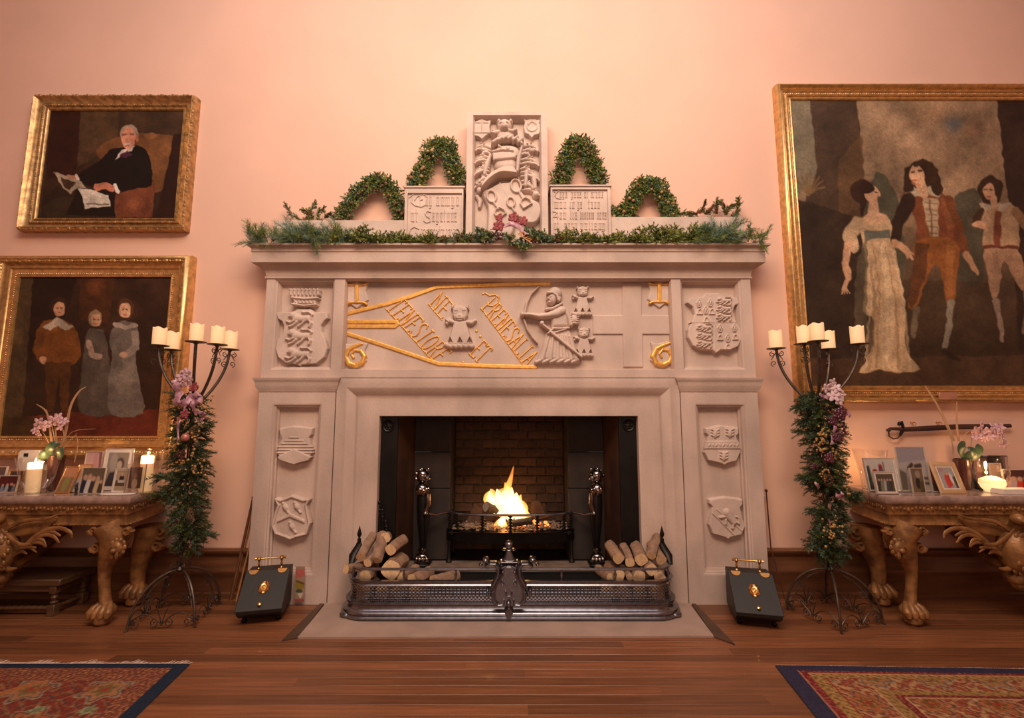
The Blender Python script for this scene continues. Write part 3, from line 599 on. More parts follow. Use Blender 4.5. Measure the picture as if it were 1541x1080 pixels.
for x, y_ in ((537, 444), (992, 443)):
    relief('date_badge', [P(badge(x, y_, 18, 21), .02, 2)], YP, M_STONE2, cp, .5)
    relief('date_numeral', [C([(x, y_ - 15), (x, y_ + 10)], 3.2, .012, .02, flat=True), C([(x - 15, y_ - 17), (x - 11, y_ - 15), (x + 11, y_ - 15), (x + 15, y_ - 17)], 1.7, .012, .02), C([(x - 14, y_ + 13), (x - 10, y_ + 11), (x + 10, y_ + 11), (x + 14, y_ + 13)], 1.8, .012, .02)], YP, M_GILT, cp, .42)
for x, y_, big in ((534, 535, 1), (997, 534, 0)):
    relief('date_badge', [P([(x - 19, y_ - 20), (x - 8, y_ - 17), (x + 8, y_ - 21), (x + 20, y_ - 18), (x + 16, y_ - 8), (x + 18, y_ + 8), (x + 8, y_ + 17), (x, y_ + 21), (x - 9, y_ + 17), (x - 19, y_ + 8), (x - 16, y_ - 8)], .02, 2)], YP, M_STONE2, cp, .5)
    a6 = [(x + 13 * math.cos(t), y_ + 1 + 14 * math.sin(t)) for t in np.linspace(-2.0, 2 * math.pi - 2.2, 26)]
    s6 = [C([(x + 11, y_ - 18), (x + 2, y_ - 15), (x - 9, y_ - 9), (x - 14, y_ + 2), (x - 9, y_ + 12), (x + 1, y_ + 15), (x + 11, y_ + 10), (x + 14, y_ + 1), (x + 9, y_ - 7), (x, y_ - 8), (x - 5, y_ - 2), (x - 2, y_ + 3)], [2, 3, 3.6, 4, 4, 3.8, 3.6, 3.6, 3, 2.2, 1.8, 2.4], .014, .02)]
    relief('date_numeral', s6, YP, M_GILT, cp, .42)
# raised cross on the right of the frieze
relief('raised_cross', [P([(936, 426), (966, 426), (966, 474), (1009, 474), (1009, 503), (967, 503), (968, 552.5), (938, 552.5), (937, 503), (892, 503), (892, 474), (936, 474)], .014, 1.2)], YP, M_STONE, cp, .6)
# cat-headed figures
def bear(cx, cy, s, h=.05):
    t = lambda x, y_: (cx + x * s, cy + y_ * s)
    L_ = [P([t(-9, 4), t(9, 4), t(21, 42), t(-21, 42)], h, 3 * s, 0), P([t(-12, -16), t(0, -20), t(12, -16), t(12, -3), t(7, 5), t(-7, 5), t(-12, -3)], h * .75, 4 * s, .015), P([t(-14, -12), t(-13, -21), t(-7, -17)], h * .8, 2 * s, .01), P([t(14, -12), t(13, -21), t(7, -17)], h * .8, 2 * s, .01), E(*t(0, -1), 7 * s, 6 * s, h * .5, .045), E(*t(0, -3), 2.2 * s, 1.6 * s, h * .14, .068), E(*t(-6, -8), 4 * s, 3 * s, h * .15, .048), E(*t(6, -8), 4 * s, 3 * s, h * .15, .048),
          C([t(-11, 6), t(-17, 3), t(-20, 8)], [4 * s, 4.5 * s, 3.5 * s], h * .9), C([t(11, 6), t(18, 7), t(23, 4)], [4 * s, 4.5 * s, 3 * s], h * .95), C([t(-22, 2), t(-17, 6)], 1.2 * s, .012, .04), C([t(-5, 2.5), t(5, 2.5)], .9 * s, .008, op='sub'), C([t(-8, -10), t(-4, -10)], 1.0 * s, .010, op='sub'), C([t(4, -10), t(8, -10)], 1.0 * s, .010, op='sub')]
    L_ += [P([t(dx - 4.5, 38), t(dx + 4.5, 38), t(dx, 29)], .045, .8, op='sub') for dx in (-15, 0, 15)]
    L_ += [C([t(-20 + k * 8, 41), t(-14 + k * 8, 43)], 4.2 * s, h * .6, .02) for k in range(5)]
    return L_
relief('cat_headed_figure', bear(692, 478, .98), YP, M_STONE2, cp, .4, tex=.001, label='stone cat-headed figure in the middle of the gilded banner')
relief('cat_headed_figure', bear(877, 443, .68, .045), YP, M_STONE2, cp, .4, tex=.001, label='upper small cat-headed figure behind the archer')
relief('cat_headed_figure', bear(879, 505, .68, .045), YP, M_STONE2, cp, .4, tex=.001, label='lower small cat-headed figure behind the archer')
# archer
XA = (780, 425, 8.304)
sk = [P([(410, 560), (640, 560), (700, 700), (745, 850), (770, 970), (235, 965), (290, 820), (340, 640)], .05, 40), P([(425, 310), (560, 275), (625, 340), (640, 450), (632, 565), (415, 570), (400, 440)], .062, 60)]
for i, (xa, xb) in enumerate(((390, 300), (440, 400), (500, 490), (555, 580), (600, 660), (640, 730))): sk.append(C([(xa, 640 + i * 6), ((xa + xb) / 2, 800), (xb, 950)], [16, 26, 30], .022, .042))
sk += [C([(430, 570), (530, 575), (630, 565)], 14, .014, .06), C([(400, 640), (500, 610), (600, 580)], 10, .01, .06)]
sk += [C([(225 + k * 90, 990), (300 + k * 90, 960)], 24, .03, .03) for k in range(6)] + [C([(230, 985), (760, 985)], 18, .03, .01)]
sk += [E(425, 195, 62, 82, .055, .03), E(375, 205, 22, 18, .07, .02), E(385, 245, 26, 20, .06, .02), E(462, 130, 92, 84, .07, .02), C([(372, 130), (430, 130), (480, 165), (505, 225)], 18, .018, .075), E(505, 200, 40, 48, .06, .02), C([(350, 330), (430, 320), (545, 260)], 18, .03, .04)]
sk += [C([(60, 398), (150, 402), (260, 420), (370, 410), (480, 385), (545, 350)], [26, 26, 36, 40, 55, 60], .05, .045), E(52, 400, 30, 38, .06, .04), C([(590, 350), (640, 450), (660, 520)], [42, 38, 36], .05, .02), E(700, 460, 56, 62, .045, .03)] + [C([(650, 430 + k * 26), (755, 425 + k * 28)], 10, .02, .05) for k in range(4)]
sk += [C([(395, 195), (415, 188)], 8, .008, op='sub')]
relief('archer_figure', sk, YP, M_STONE2, cp, .4, XA, tex=.0008, label='stone archer in a pleated tunic drawing a bow to the left')
relief('bow', [C([(258, 50), (160, 145), (105, 260), (82, 370)], [8, 15, 18, 20], .05, .0), C([(70, 460), (115, 590), (180, 690), (240, 760)], [20, 20, 18, 8], .05, .0)], YP, M_STONE2, cp, .4, XA)
relief('sword', [E(295, 510, 30, 30, .03, .06), C([(310, 530), (400, 600)], 16, .025, .06), C([(370, 640), (430, 590)], 14, .03, .062), C([(405, 620), (560, 750), (785, 930)], [24, 22, 18], .03, .062)], YP, M_STONE2, cp, .4, XA)
# ================================================================ stones standing on the mantel shelf
YT = 4.16; M_S3 = M_STONE2
tx0, tx1 = WX(702, 250, YT), WX(824, 250, YT); tz1 = WZ(168, YT)
tab = thing('carved_armorial_tablet', 'tall carved stone tablet with a helmet, cat head and tilted shield above the mantel', 'stone carving', ((tx0 + tx1) / 2, YT, ZM))
ih = (WX(711, 250, YT), WX(815, 250, YT), ZM + .03, WZ(173, YT))
b = MB(); grid_front(b, tx0, tx1, ZM, tz1, [ih], YT, YW); obj('tablet_frame', b, M_S3, tab)
b = MB(); hole_ring(b, ih, YT, [(-.02, -.10), (-.012, -.03), (0, 0)]); obj('frame_moulding', b, M_S3, tab)
b = MB(); b.box(ih[0], ih[1], YT + .10, YW - .01, ih[2], ih[3]); obj('back_panel', b, M_S3, tab)
YU = YT + .10; XT = (680, 160, 5.682); V_ = lambda *a, **k: a
def small_shield(pts, ch, lab): relief('small_shield', [P(pts, .06, 6)] + ch, YU, M_S3, tab, .45, XT, label=lab)
small_shield([(182, 120), (205, 135), (255, 110), (300, 130), (338, 120), (325, 180), (330, 235), (290, 262), (258, 292), (225, 265), (180, 258), (190, 200)], [C([(205, 150), (245, 150)], 5, .01, .06), C([(270, 150), (310, 150)], 5, .01, .06), C([(258, 140), (258, 230)], 5, .01, .06), C([(195, 235), (315, 235)], 5, .01, .06)], 'small shield carved with a cross, upper left of the tablet')
small_shield([(605, 108), (640, 120), (690, 100), (730, 118), (765, 112), (748, 150), (765, 200), (745, 245), (705, 255), (683, 280), (655, 250), (620, 235), (612, 180), (622, 145)], [C([(640 + 0, 180)] + [(685 + 45 * math.cos(t), 182 + 42 * math.sin(t)) for t in np.linspace(3.1, 9.4, 20)], 5, .012, .06), C([(685 + 28 * math.cos(t), 172 + 28 * math.sin(t)) for t in np.linspace(3.3, 6.0, 9)], 5, .012, .06)], 'small shield carved with a ring, upper right of the tablet')
cat = [E(450, 150, 64, 56, .09, .04), E(402, 112, 22, 24, .07, .03), E(503, 112, 22, 24, .07, .03), E(448, 182, 30, 24, .045, .115), E(443, 172, 9, 7, .012, .155), E(415, 150, 15, 8, .02, op='sub'), E(475, 150, 15, 8, .02, op='sub'), E(455, 230, 75, 50, .06, .04),
       C([(400, 205), (365, 215), (340, 212)], [20, 17, 12], .04, .06), C([(345, 190), (365, 200)], 8, .03, .06), C([(485, 200), (520, 205), (550, 195)], [18, 17, 12], .05, .06), C([(425, 208), (455, 214), (480, 206)], 5, .012, op='sub')]
relief('cat_head_crest', cat, YU, M_S3, tab, .45, XT, tex=.0008)
relief('twisted_wreath', [C([(350, 318), (390, 290), (440, 275), (500, 276), (560, 292), (598, 322)], 17, .05, .05)] + [C([(355 + k * 43, 322 - 38 * math.sin((k + .3) / 5.6 * math.pi)), (395 + k * 41, 295 - 30 * math.sin((k + .3) / 5.6 * math.pi))], 15, .035, .075) for k in range(6)], YU, M_S3, tab, .45, XT)
hel = [P(smooth_pts([(350, 400), (370, 350), (420, 320), (500, 315), (570, 340), (590, 400), (560, 450), (545, 530), (460, 545), (375, 535), (350, 470)], 3), .075, 55, .0), P([(345, 405), (500, 398), (560, 420), (545, 455), (350, 475)], .03, 15, .07), C([(350, 395), (430, 378), (520, 388)], 9, .02, .08), C([(400, 340), (440, 370), (470, 385)], 9, .02, .07), E(478, 372, 18, 18, .02, .09)]
relief('tilting_helmet', hel, YU, M_S3, tab, .45, XT)
relief('neck_guard', [P(smooth_pts([(250, 680), (300, 610), (370, 560), (450, 528), (530, 530), (570, 600), (548, 606), (480, 596), (410, 600), (330, 650), (256, 726)], 3), .16, 16, .0)], YU, M_S3, tab, .45, XT)
sp = [P(smooth_pts([(250, 735), (330, 690), (410, 650), (500, 640), (570, 610), (590, 700), (640, 770), (720, 800), (765, 850), (765, 930), (720, 1000), (640, 1005), (560, 960), (500, 1130), (310, 1130), (300, 990), (300, 860)], 3), .075, 22, .0), C([(410, 660), (480, 780), (520, 900)], 6, .008, .07)]
def loop(cx_, cy_, rx, ry, rot, r_, hh, b_): return C([(cx_ + rx * math.cos(t) * math.cos(rot) - ry * math.sin(t) * math.sin(rot), cy_ + rx * math.cos(t) * math.sin(rot) + ry * math.sin(t) * math.cos(rot)) for t in np.linspace(0, 2 * math.pi, 17)], r_, hh, b_)
sp += [loop(340, 780, 38, 50, -.3, 11, .03, .07), C([(350, 820), (400, 890)], [12, 9], .03, .07), loop(548, 690, 42, 55, -.25, 11, .03, .07), C([(575, 740), (600, 790)], [12, 9], .03, .07), loop(505, 830, 32, 42, -.2, 10, .03, .07), C([(512, 870), (545, 925)], [10, 8], .03, .07)]
for cx_, cy_ in ((632, 835), (412, 920)): sp += [C([(cx_ - 45, cy_ + 10), (cx_ - 40, cy_ - 22), (cx_ - 5, cy_ - 45), (cx_ + 35, cy_ - 25), (cx_ + 50, cy_ + 5), (cx_ - 20, cy_ + 48), (cx_ - 45, cy_ + 10)], 9, .035, .07)]
relief('tilted_shield', sp, YU, M_S3, tab, .45, XT)
man = []; mr_ = random.Random(5)
for sx_, x0_, x1_ in ((-1, 205, 340), (1, 570, 735)):
    for k in range(11):                                   # lobed acanthus leaves, each a curling stem with rounded tips
        t = k / 10; yy = 350 + t * (300 if sx_ < 0 else 360); xa = (x1_ - 8 if sx_ < 0 else x0_ + 8) + sx_ * 20 * t; ln = (abs(x1_ - x0_)) * (.75 + .25 * math.sin(k * 2.1)); dy = -28 + 60 * t; xb = xa + sx_ * ln
        man += [C([(xa, yy), (xa + sx_ * ln * .4, yy + dy * .2 - 14), (xa + sx_ * ln * .8, yy + dy * .8), (xb, yy + dy + 20)], [11, 17, 15, 9], .045, .01 + .022 * ((k * 7) % 5) / 5)]
        man += [E(xa + sx_ * ln * .55, yy + dy * .4 - 18, 14, 11, .045, .028, rot=sx_ * .6), E(xb - sx_ * 3, yy + dy + 22, 13, 12, .05, .022), E(xa + sx_ * ln * .8, yy + dy * .8 - 14, 12, 10, .04, .03)]
man += [C([(330, 420), (300, 500), (280, 580)], [16, 24, 18], .05, .03), C([(600, 350), (570, 450), (560, 560)], [12, 22, 14], .05, .04), C([(640, 560), (630, 680)], [22, 16], .05, .03), C([(700, 600), (710, 700)], [26, 20], .05, .03), E(720, 750, 32, 30, .06, .02), E(235, 710, 30, 34, .06, 0), C([(215, 760), (240, 800), (235, 850)], [20, 24, 16], .045, 0), E(275, 375, 26, 24, .06, .02), E(685, 380, 24, 22, .06, .02)]
relief('leafy_mantling', man, YU, M_S3, tab, .45, XT)
# inscription stones
BL = {'i': 1, 'n': 2, 'm': 3, 'u': 2, 'o': 2, 'e': 2, 'a': 2, 'r': 1.5, 's': 1.6, 't': 1.4, 'h': 2, 'y': 2, 'f': 1.4, 'l': 1, 'c': 1.6, 'b': 2, 'w': 3, 'd': 2, 'g': 2, 'v': 2, 'p': 2}
def black_line(text, x0, x1, ytop, ybot, first=None):
    n = sum(BL.get(c, 1.2) + .7 for c in text); st = (x1 - x0) / n; x = x0; out = []; h = ybot - ytop; r_ = st * .26
    for c in text:
        if c == ' ': x += st * 1.6; continue
        w = BL.get(c, 1.2); k = max(1, round(w)); xs = [x + st * (j + .5) for j in range(k)]; asc = .3 * h if c in 'hlbdft' else 0; dsc = .28 * h if c in 'ygp' else 0
        for j, xx in enumerate(xs):
            t0 = ytop - (asc if (j == 0 and c != 'd') or (c == 'd' and j == 0) else 0); out.append(([(xx, t0), (xx, ybot)], r_)); out.append(([(xx - st * .25, ytop + .05 * h), (xx + st * .25, ytop + .12 * h)], r_ * 1.1)); out.append(([(xx - st * .25, ybot - .1 * h), (xx + st * .3, ybot + .02 * h)], r_ * 1.1))
        if k > 1 and c in 'nhmrprobgaed': out.append(([(xs[0], ytop + .1 * h), (xs[1], ytop)], r_))
        if c in 'oeuabdgy': out.append(([(xs[0], ybot - .05 * h), (xs[-1], ybot - .05 * h)], r_))
        if c == 'e': out.append(([(xs[0], ytop + .55 * h), (xs[-1], ytop + .35 * h)], r_))
        if dsc: out.append(([(xs[-1], ybot), (xs[-1] - st * .3, ybot + dsc), (xs[0] - st * .3, ybot + dsc)], r_))
        if c in 'tf': out.append(([(xs[0] - st * .4, ytop + .05 * h), (xs[0] + st * .6, ytop + .05 * h)], r_))
        x += st * (w + .7)
    return out
def plaque(px0, px1, py0, ins, lines, label, caps):
    Yp = 4.17; a, c, z1 = WX(px0, 310, Yp), WX(px1, 310, Yp), WZ(py0, Yp)
    t = thing('inscribed_stone', label, 'inscription', ((a + c) / 2, Yp, ZM)); i0 = (WX(ins[0], 310, Yp), WX(ins[1], 310, Yp), ZM + .02, WZ(ins[2], Yp))
    b = MB(); grid_front(b, a, c, ZM, z1, [i0], Yp, YW); b.box(a - .012, c + .012, Yp - .012, YW, z1 - .012, z1 + .004, .003); obj('stone_frame', b, M_STONE2, t)
    b = MB(); b.box(i0[0], i0[1], Yp + .02, YW - .01, i0[2], i0[3]); obj('inscribed_panel', b, M_STONE2, t)
    for txt, x0, x1, y0, y1 in lines: relief('carved_words', [C(p_, r_, .009) for p_, r_ in black_line(txt, x0, x1, y0, y1)], Yp + .02, M_STONE2, t, .28)
    for st in caps: relief('carved_capital', [C(s, r_, .010) for s, r_ in st], Yp + .02, M_STONE2, t, .35)
plaque(609, 697, 281, (613, 695, 290), [('hy', 640, 651, 294.5, 309), ('armys', 656, 692, 295.5, 309), ('of', 618, 631, 319, 333), ('eynture', 650, 689, 319, 333), ('ombus', 634, 692, 344, 357)], 'stone block left of the tablet, carved with three rows of blackletter words',
       [[([(616, 297), (622, 292), (633, 290), (640, 294)], .9), ([(620, 297), (619, 304), (625, 309), (634, 311), (640, 308)], 1.1), ([(624, 301), (627, 296), (634, 293)], .8), ([(632, 294), (632, 309)], .7), ([(632, 301), (636, 300)], .6)],
        [([(648, 319), (643, 317), (640, 321), (642, 325), (647, 328), (647, 333), (642, 335), (638, 332)], 1.1)], [([(630, 344), (623, 341), (617, 345), (615, 352), (619, 360)], 1.1)]])
plaque(829, 919, 279, (831.5, 915, 284.5), [('hys', 842, 854, 288, 297), ('pere', 859, 876, 288, 297), ('of', 879, 886, 288, 297), ('stone', 889, 909, 288, 297), ('was', 834, 853, 303, 313), ('in', 857, 866, 303, 313), ('ye', 869, 877, 303, 313), ('tour', 885, 903, 303, 313), ('Cnd', 838, 853, 319, 329), ('lie', 858, 870, 319, 329), ('benaure', 873, 895, 319, 329), ('sore', 898, 914, 319, 329), ('of', 834, 842, 335, 345), ('your', 849, 869, 335, 345), ('gallery', 873, 912, 335, 345)],
       'stone block right of the tablet, carved with four rows of small blackletter words', [[([(841, 287), (837, 290), (834, 288)], .7), ([(837, 289), (835, 294), (838, 298), (844, 299)], .8)], [([(832, 318), (838, 319), (833, 326), (840, 326)], .8)]])
for px0, px1, py0, lab in ((412, 609, 331, 'long low plain stone block at the left end of the mantel'), (920, 1120, 326, 'long low plain stone block at the right end of the mantel')):
    Yp = 4.19; a, c, z1 = WX(px0, 340, Yp), WX(px1, 340, Yp), WZ(py0, Yp); b = MB(); b.box(a, c, Yp, YW, ZM, z1, .006); obj('low_stone_block', b, M_STONE2, label=lab, cat='stone block')
# ================================================================ fender
def arc_path(x0, x1, yf, yb, r, n=7):
    L_ = [(x0, yb)] + [(x0 + r - r * math.cos(a), yf + r - r * math.sin(a)) for a in np.linspace(0, math.pi / 2, n)]
    R_ = [(x1 - r + r * math.sin(a), yf + r - r * math.cos(a)) for a in np.linspace(0, math.pi / 2, n)] + [(x1, yb)]
    return L_ + R_
FY = 3.90; fx0, fx1 = WX(524, 885, 3.98), WX(1013, 885, 3.98); fxc = (fx0 + fx1) / 2
fz = {p: WZ(p, FY) for p in (930, 927, 925, 924, 923, 921, 919, 917, 916, 913, 909, 907, 905, 882, 880, 878, 875, 873, 856, 853)}
fen = thing('fender', 'burnished black iron fender with pierced sides and a scrolled central ornament', 'fender', (fxc, FY, .012))
path = arc_path(fx0, fx1, FY, 4.17, .17, 9)
pv = lambda z: [(x, y, z) for x, y in path]
b = MB(); b.sweep([(-.01, fz[930]), (.052, fz[930]), (.066, fz[927]), (.068, fz[925]), (.056, fz[923]), (.062, fz[921]), (.060, fz[919]), (.048, fz[917]), (.036, fz[916]), (.026, fz[913]), (.026, fz[909]), (.036, fz[907]), (.034, fz[905]), (.006, fz[905] + .002), (-.01, fz[905])], pv(0), (0, 0, 1), flip=-1); obj('base_moulding', b, M_STEEL, fen)
b = MB(); b.sweep([(-.008, fz[882]), (.010, fz[882]), (.012, fz[880]), (.004, fz[878]), (.006, fz[875]), (.020, fz[873] - .006), (.020, fz[873]), (-.008, fz[873] + .002)], pv(0), (0, 0, 1), flip=-1); obj('upper_band', b, M_STEEL, fen)
pl_ = np.array(path); sg = np.hypot(*(pl_[1:] - pl_[:-1]).T); cum = np.concatenate([[0], np.cumsum(sg)])
def on_path(s): return np.interp(s, cum, pl_[:, 0]), np.interp(s, cum, pl_[:, 1])
b = MB(); cell = .034; hh = fz[882] - fz[905]; s = -hh
def strip(sa, sb, za, zb, w=.0056):
    n = 4; vs_ = []
    for i in range(n + 1):
        t = i / n; ss = sa + (sb - sa) * t; zz = za + (zb - za) * t; x, y = on_path(min(max(ss, 0), cum[-1]))
        vs_ += [(x, y - .002, zz - w), (x, y - .002, zz + w), (x, y + .003, zz)]
    b.add(vs_, [(3 * i + a, 3 * i + 3 + a, 3 * i + 3 + (a + 1) % 3, 3 * i + (a + 1) % 3) for i in range(n) for a in range(3)])
while s < cum[-1]:
    for d in (1, -1):
        sa, sb = (s, s + hh * 1.1) if d > 0 else (s + hh * 1.1, s)
        if min(sa, sb) >= 0 and max(sa, sb) <= cum[-1]: strip(sa, sb, fz[905], fz[882])
    s += .029
for zz in np.linspace(fz[905], fz[882], 6)[1:-1]: b.tube([(x, y, zz) for x, y in path], .0022, 4)
obj('pierced_panel', b, M_STEEL, fen, kind='stuff')
b = MB(); b.tube(pv(fz[856]), .011, 8); obj('top_rail', b, M_STEEL, fen)
for px in (532, 608, 686, 845, 926, 1003):
    x = WX(px, 864, FY) if 540 < px < 1000 else (fx0 + .045 if px < 540 else fx1 - .045); yy = FY if 540 < px < 1000 else FY + .045
    b = MB(); b.lathe([(.006, fz[873]), (.006, fz[873] + .02), (.013, (fz[873] + fz[856]) / 2), (.006, fz[856] - .02), (.009, fz[856] - .012)], (x, yy, 0), 10); obj('baluster', b, M_STEEL, fen)
for x, y in ((fx0 + .02, FY + .05), (fx1 - .02, FY + .05), (fxc, FY + .02)):
    b = MB(); b.lathe([(.02, 0.012), (.055, .016), (.068, .034), (.05, .055), (.03, .06), (.03, fz[930] + .01)], (x, y, 0), 18); obj('bun_foot', b, M_STEEL, fen)
for s_ in (-1, 1):
    x = fx0 if s_ < 0 else fx1; xi_ = x - s_ * .03; zz = fz[856]
    b = MB(); b.tube([(x, 4.02, zz), (x + s_ * .004, 4.08, zz + .05), (xi_, 4.12, zz + .12), (xi_, 4.13, zz + .17)], [.018, .035, .03, .01], 8, flat=.5); b.lathe([(.008, zz + .12), (.016, zz + .17), (.008, zz + .185), (.02, zz + .21), (.012, zz + .24), (.001, zz + .28)], (xi_, 4.12, 0), 10); obj('end_finial', b, M_IRON, fen)
XO = (700, 800, 7.715)
orn = [E(508, 160, 48, 46, .04, .01), E(455, 222, 28, 14, .03, .01), E(562, 222, 28, 14, .03, .01), P([(480, 200), (535, 200), (570, 320), (600, 345), (610, 372), (410, 372), (420, 345), (450, 320)], .04, 25), C([(415, 355), (605, 355)], 14, .03, .03),
       P(smooth_pts([(405, 380), (510, 370), (612, 380), (625, 500), (690, 620), (715, 760), (650, 860), (510, 900), (370, 860), (305, 760), (325, 620), (400, 500)], 3), .045, 60), E(235, 345, 42, 42, .05, .0), E(785, 340, 42, 42, .05, .0), E(178, 400, 24, 20, .03), E(845, 400, 24, 20, .03)]
for m_ in (lambda x: x, lambda x: 1014 - x):
    orn += [C([(m_(x), y_) for x, y_ in ((235, 410), (290, 375), (350, 380), (385, 440), (380, 520), (330, 620), (315, 650))], [14, 20, 26, 26, 24, 24, 18], .045, .01), C([(m_(x), y_) for x, y_ in ((320, 700), (325, 800), (380, 860), (440, 850), (450, 790))], [16, 24, 26, 22, 16], .045, .01), E(m_(322), 640, 26, 24, .05, .0), E(m_(258), 705, 18, 30, .03), E(m_(302), 758, 16, 16, .025),
            C([(m_(430), 560), (m_(415), 600), (m_(440), 620), (m_(450), 580)], 9, .02, .04), E(m_(440), 465, 16, 18, .02, .045), C([(m_(430), 420), (m_(470), 400)], 14, .02, .04), C([(m_(470), 690), (m_(480), 740), (505, 750)], 10, .02, .042)]
orn += [E(505, 830, 30, 50, .05, .03), E(508, 950, 55, 75, .055, .0), C([(508, 880), (508, 990)], 14, .02, .05)]
relief('central_ornament', orn, FY - .03, M_STEEL, fen, .35, XO)
# ================================================================ grate, andirons, burning wood
GY = 4.47; gr = thing('fire_basket', 'black iron fire basket with bowed front rail, under the flames', 'fire grate', (fxc, GY + .2, ZR + .006))
gx0, gx1 = WX(673, 790, GY + .1), WX(863, 790, GY + .1); gz = {p: WZ(p, GY) for p in (732, 775, 801, 818)}
def bow(z, k=0): 
    xs = np.linspace(gx0 + .0, gx1, 13); return [(x, GY + .14 * abs((x - fxc) / (gx1 - fxc)) ** 4, z) for x in xs]
bp = [(gx0, 4.92, 0)] + [(x, y, 0) for x, y, z in bow(0)] + [(gx1, 4.92, 0)]
b = MB(); b.sweep([(-.012, gz[818]), (.008, gz[818]), (.012, gz[818] + .01), (.008, gz[801] - .01), (.014, gz[801]), (-.012, gz[801])], bp, (0, 0, 1), flip=-1); obj('front_band', b, M_IRON, gr)
b = MB(); b.tube([(x, y, gz[775]) for x, y, z in bp], .012, 8); obj('top_rail', b, M_STEEL, gr)
for px in (676, 687, 727, 768, 808, 849, 860):
    x = WX(px, 788, GY + .05); y = GY + .14 * abs((x - fxc) / (gx1 - fxc)) ** 4; z0, z1 = gz[801], gz[775]; pr_ = []
    for k in range(6): a = z0 + (z1 - z0) * k / 6; h = (z1 - z0) / 6; pr_ += [(.008, a), (.021, a + h * .35), (.021, a + h * .6), (.008, a + h * .95)]
    b = MB(); b.lathe(pr_, (x, y, 0), 10); obj('beaded_baluster', b, M_IRON, gr)
b = MB(); b.box(gx0 + .02, gx1 - .02, GY + .06, 4.92, gz[801] - .02, gz[801] - .008)
for k in range(14): x = gx0 + .05 + k * (gx1 - gx0 - .1) / 13; b.box(x - .01, x + .01, GY + .05, 4.92, gz[801] - .03, gz[801])
obj('grate_bars', b, M_IRON, gr)
for s_, px in ((-1, 679), (1, 857)):
    x = WX(px, 750, 4.75); b = MB(); b.tube([(x, 4.8, gz[775]), (x + s_ * .01, 4.78, gz[775] + .09), (x + s_ * -.0, 4.76, gz[775] + .2), (x + s_ * .02, 4.75, gz[775] + .24), (x + s_ * .035, 4.75, gz[775] + .21)], .011, 8); obj('back_standard', b, M_STEEL, gr)
    for yy in (GY + .1, 4.88):
        b = MB(); xx = (gx0 if s_ < 0 else gx1) - s_ * .02; b.lathe([(.02, ZR + .006), (.03, ZR + .02), (.014, ZR + .05), (.014, gz[818])], (xx, yy, 0), 10); obj('leg', b, M_IRON, gr)
b = MB(); q = random.Random(4)
for k in range(420): x = q.uniform(gx0 + .05, gx1 - .05); y = q.uniform(GY + .06, 4.85); r = q.uniform(.008, .022); b.ell((x, y, gz[801] + .004 + q.random() * .02), (r, r, r * .5), 5)
obj('ash_bed', b, mat('pale_wood_ash', (.17, .12, .09), .95, var=.3, scale=40), label='heap of pale wood ash lying in the fire basket', cat='ash', kind='stuff')
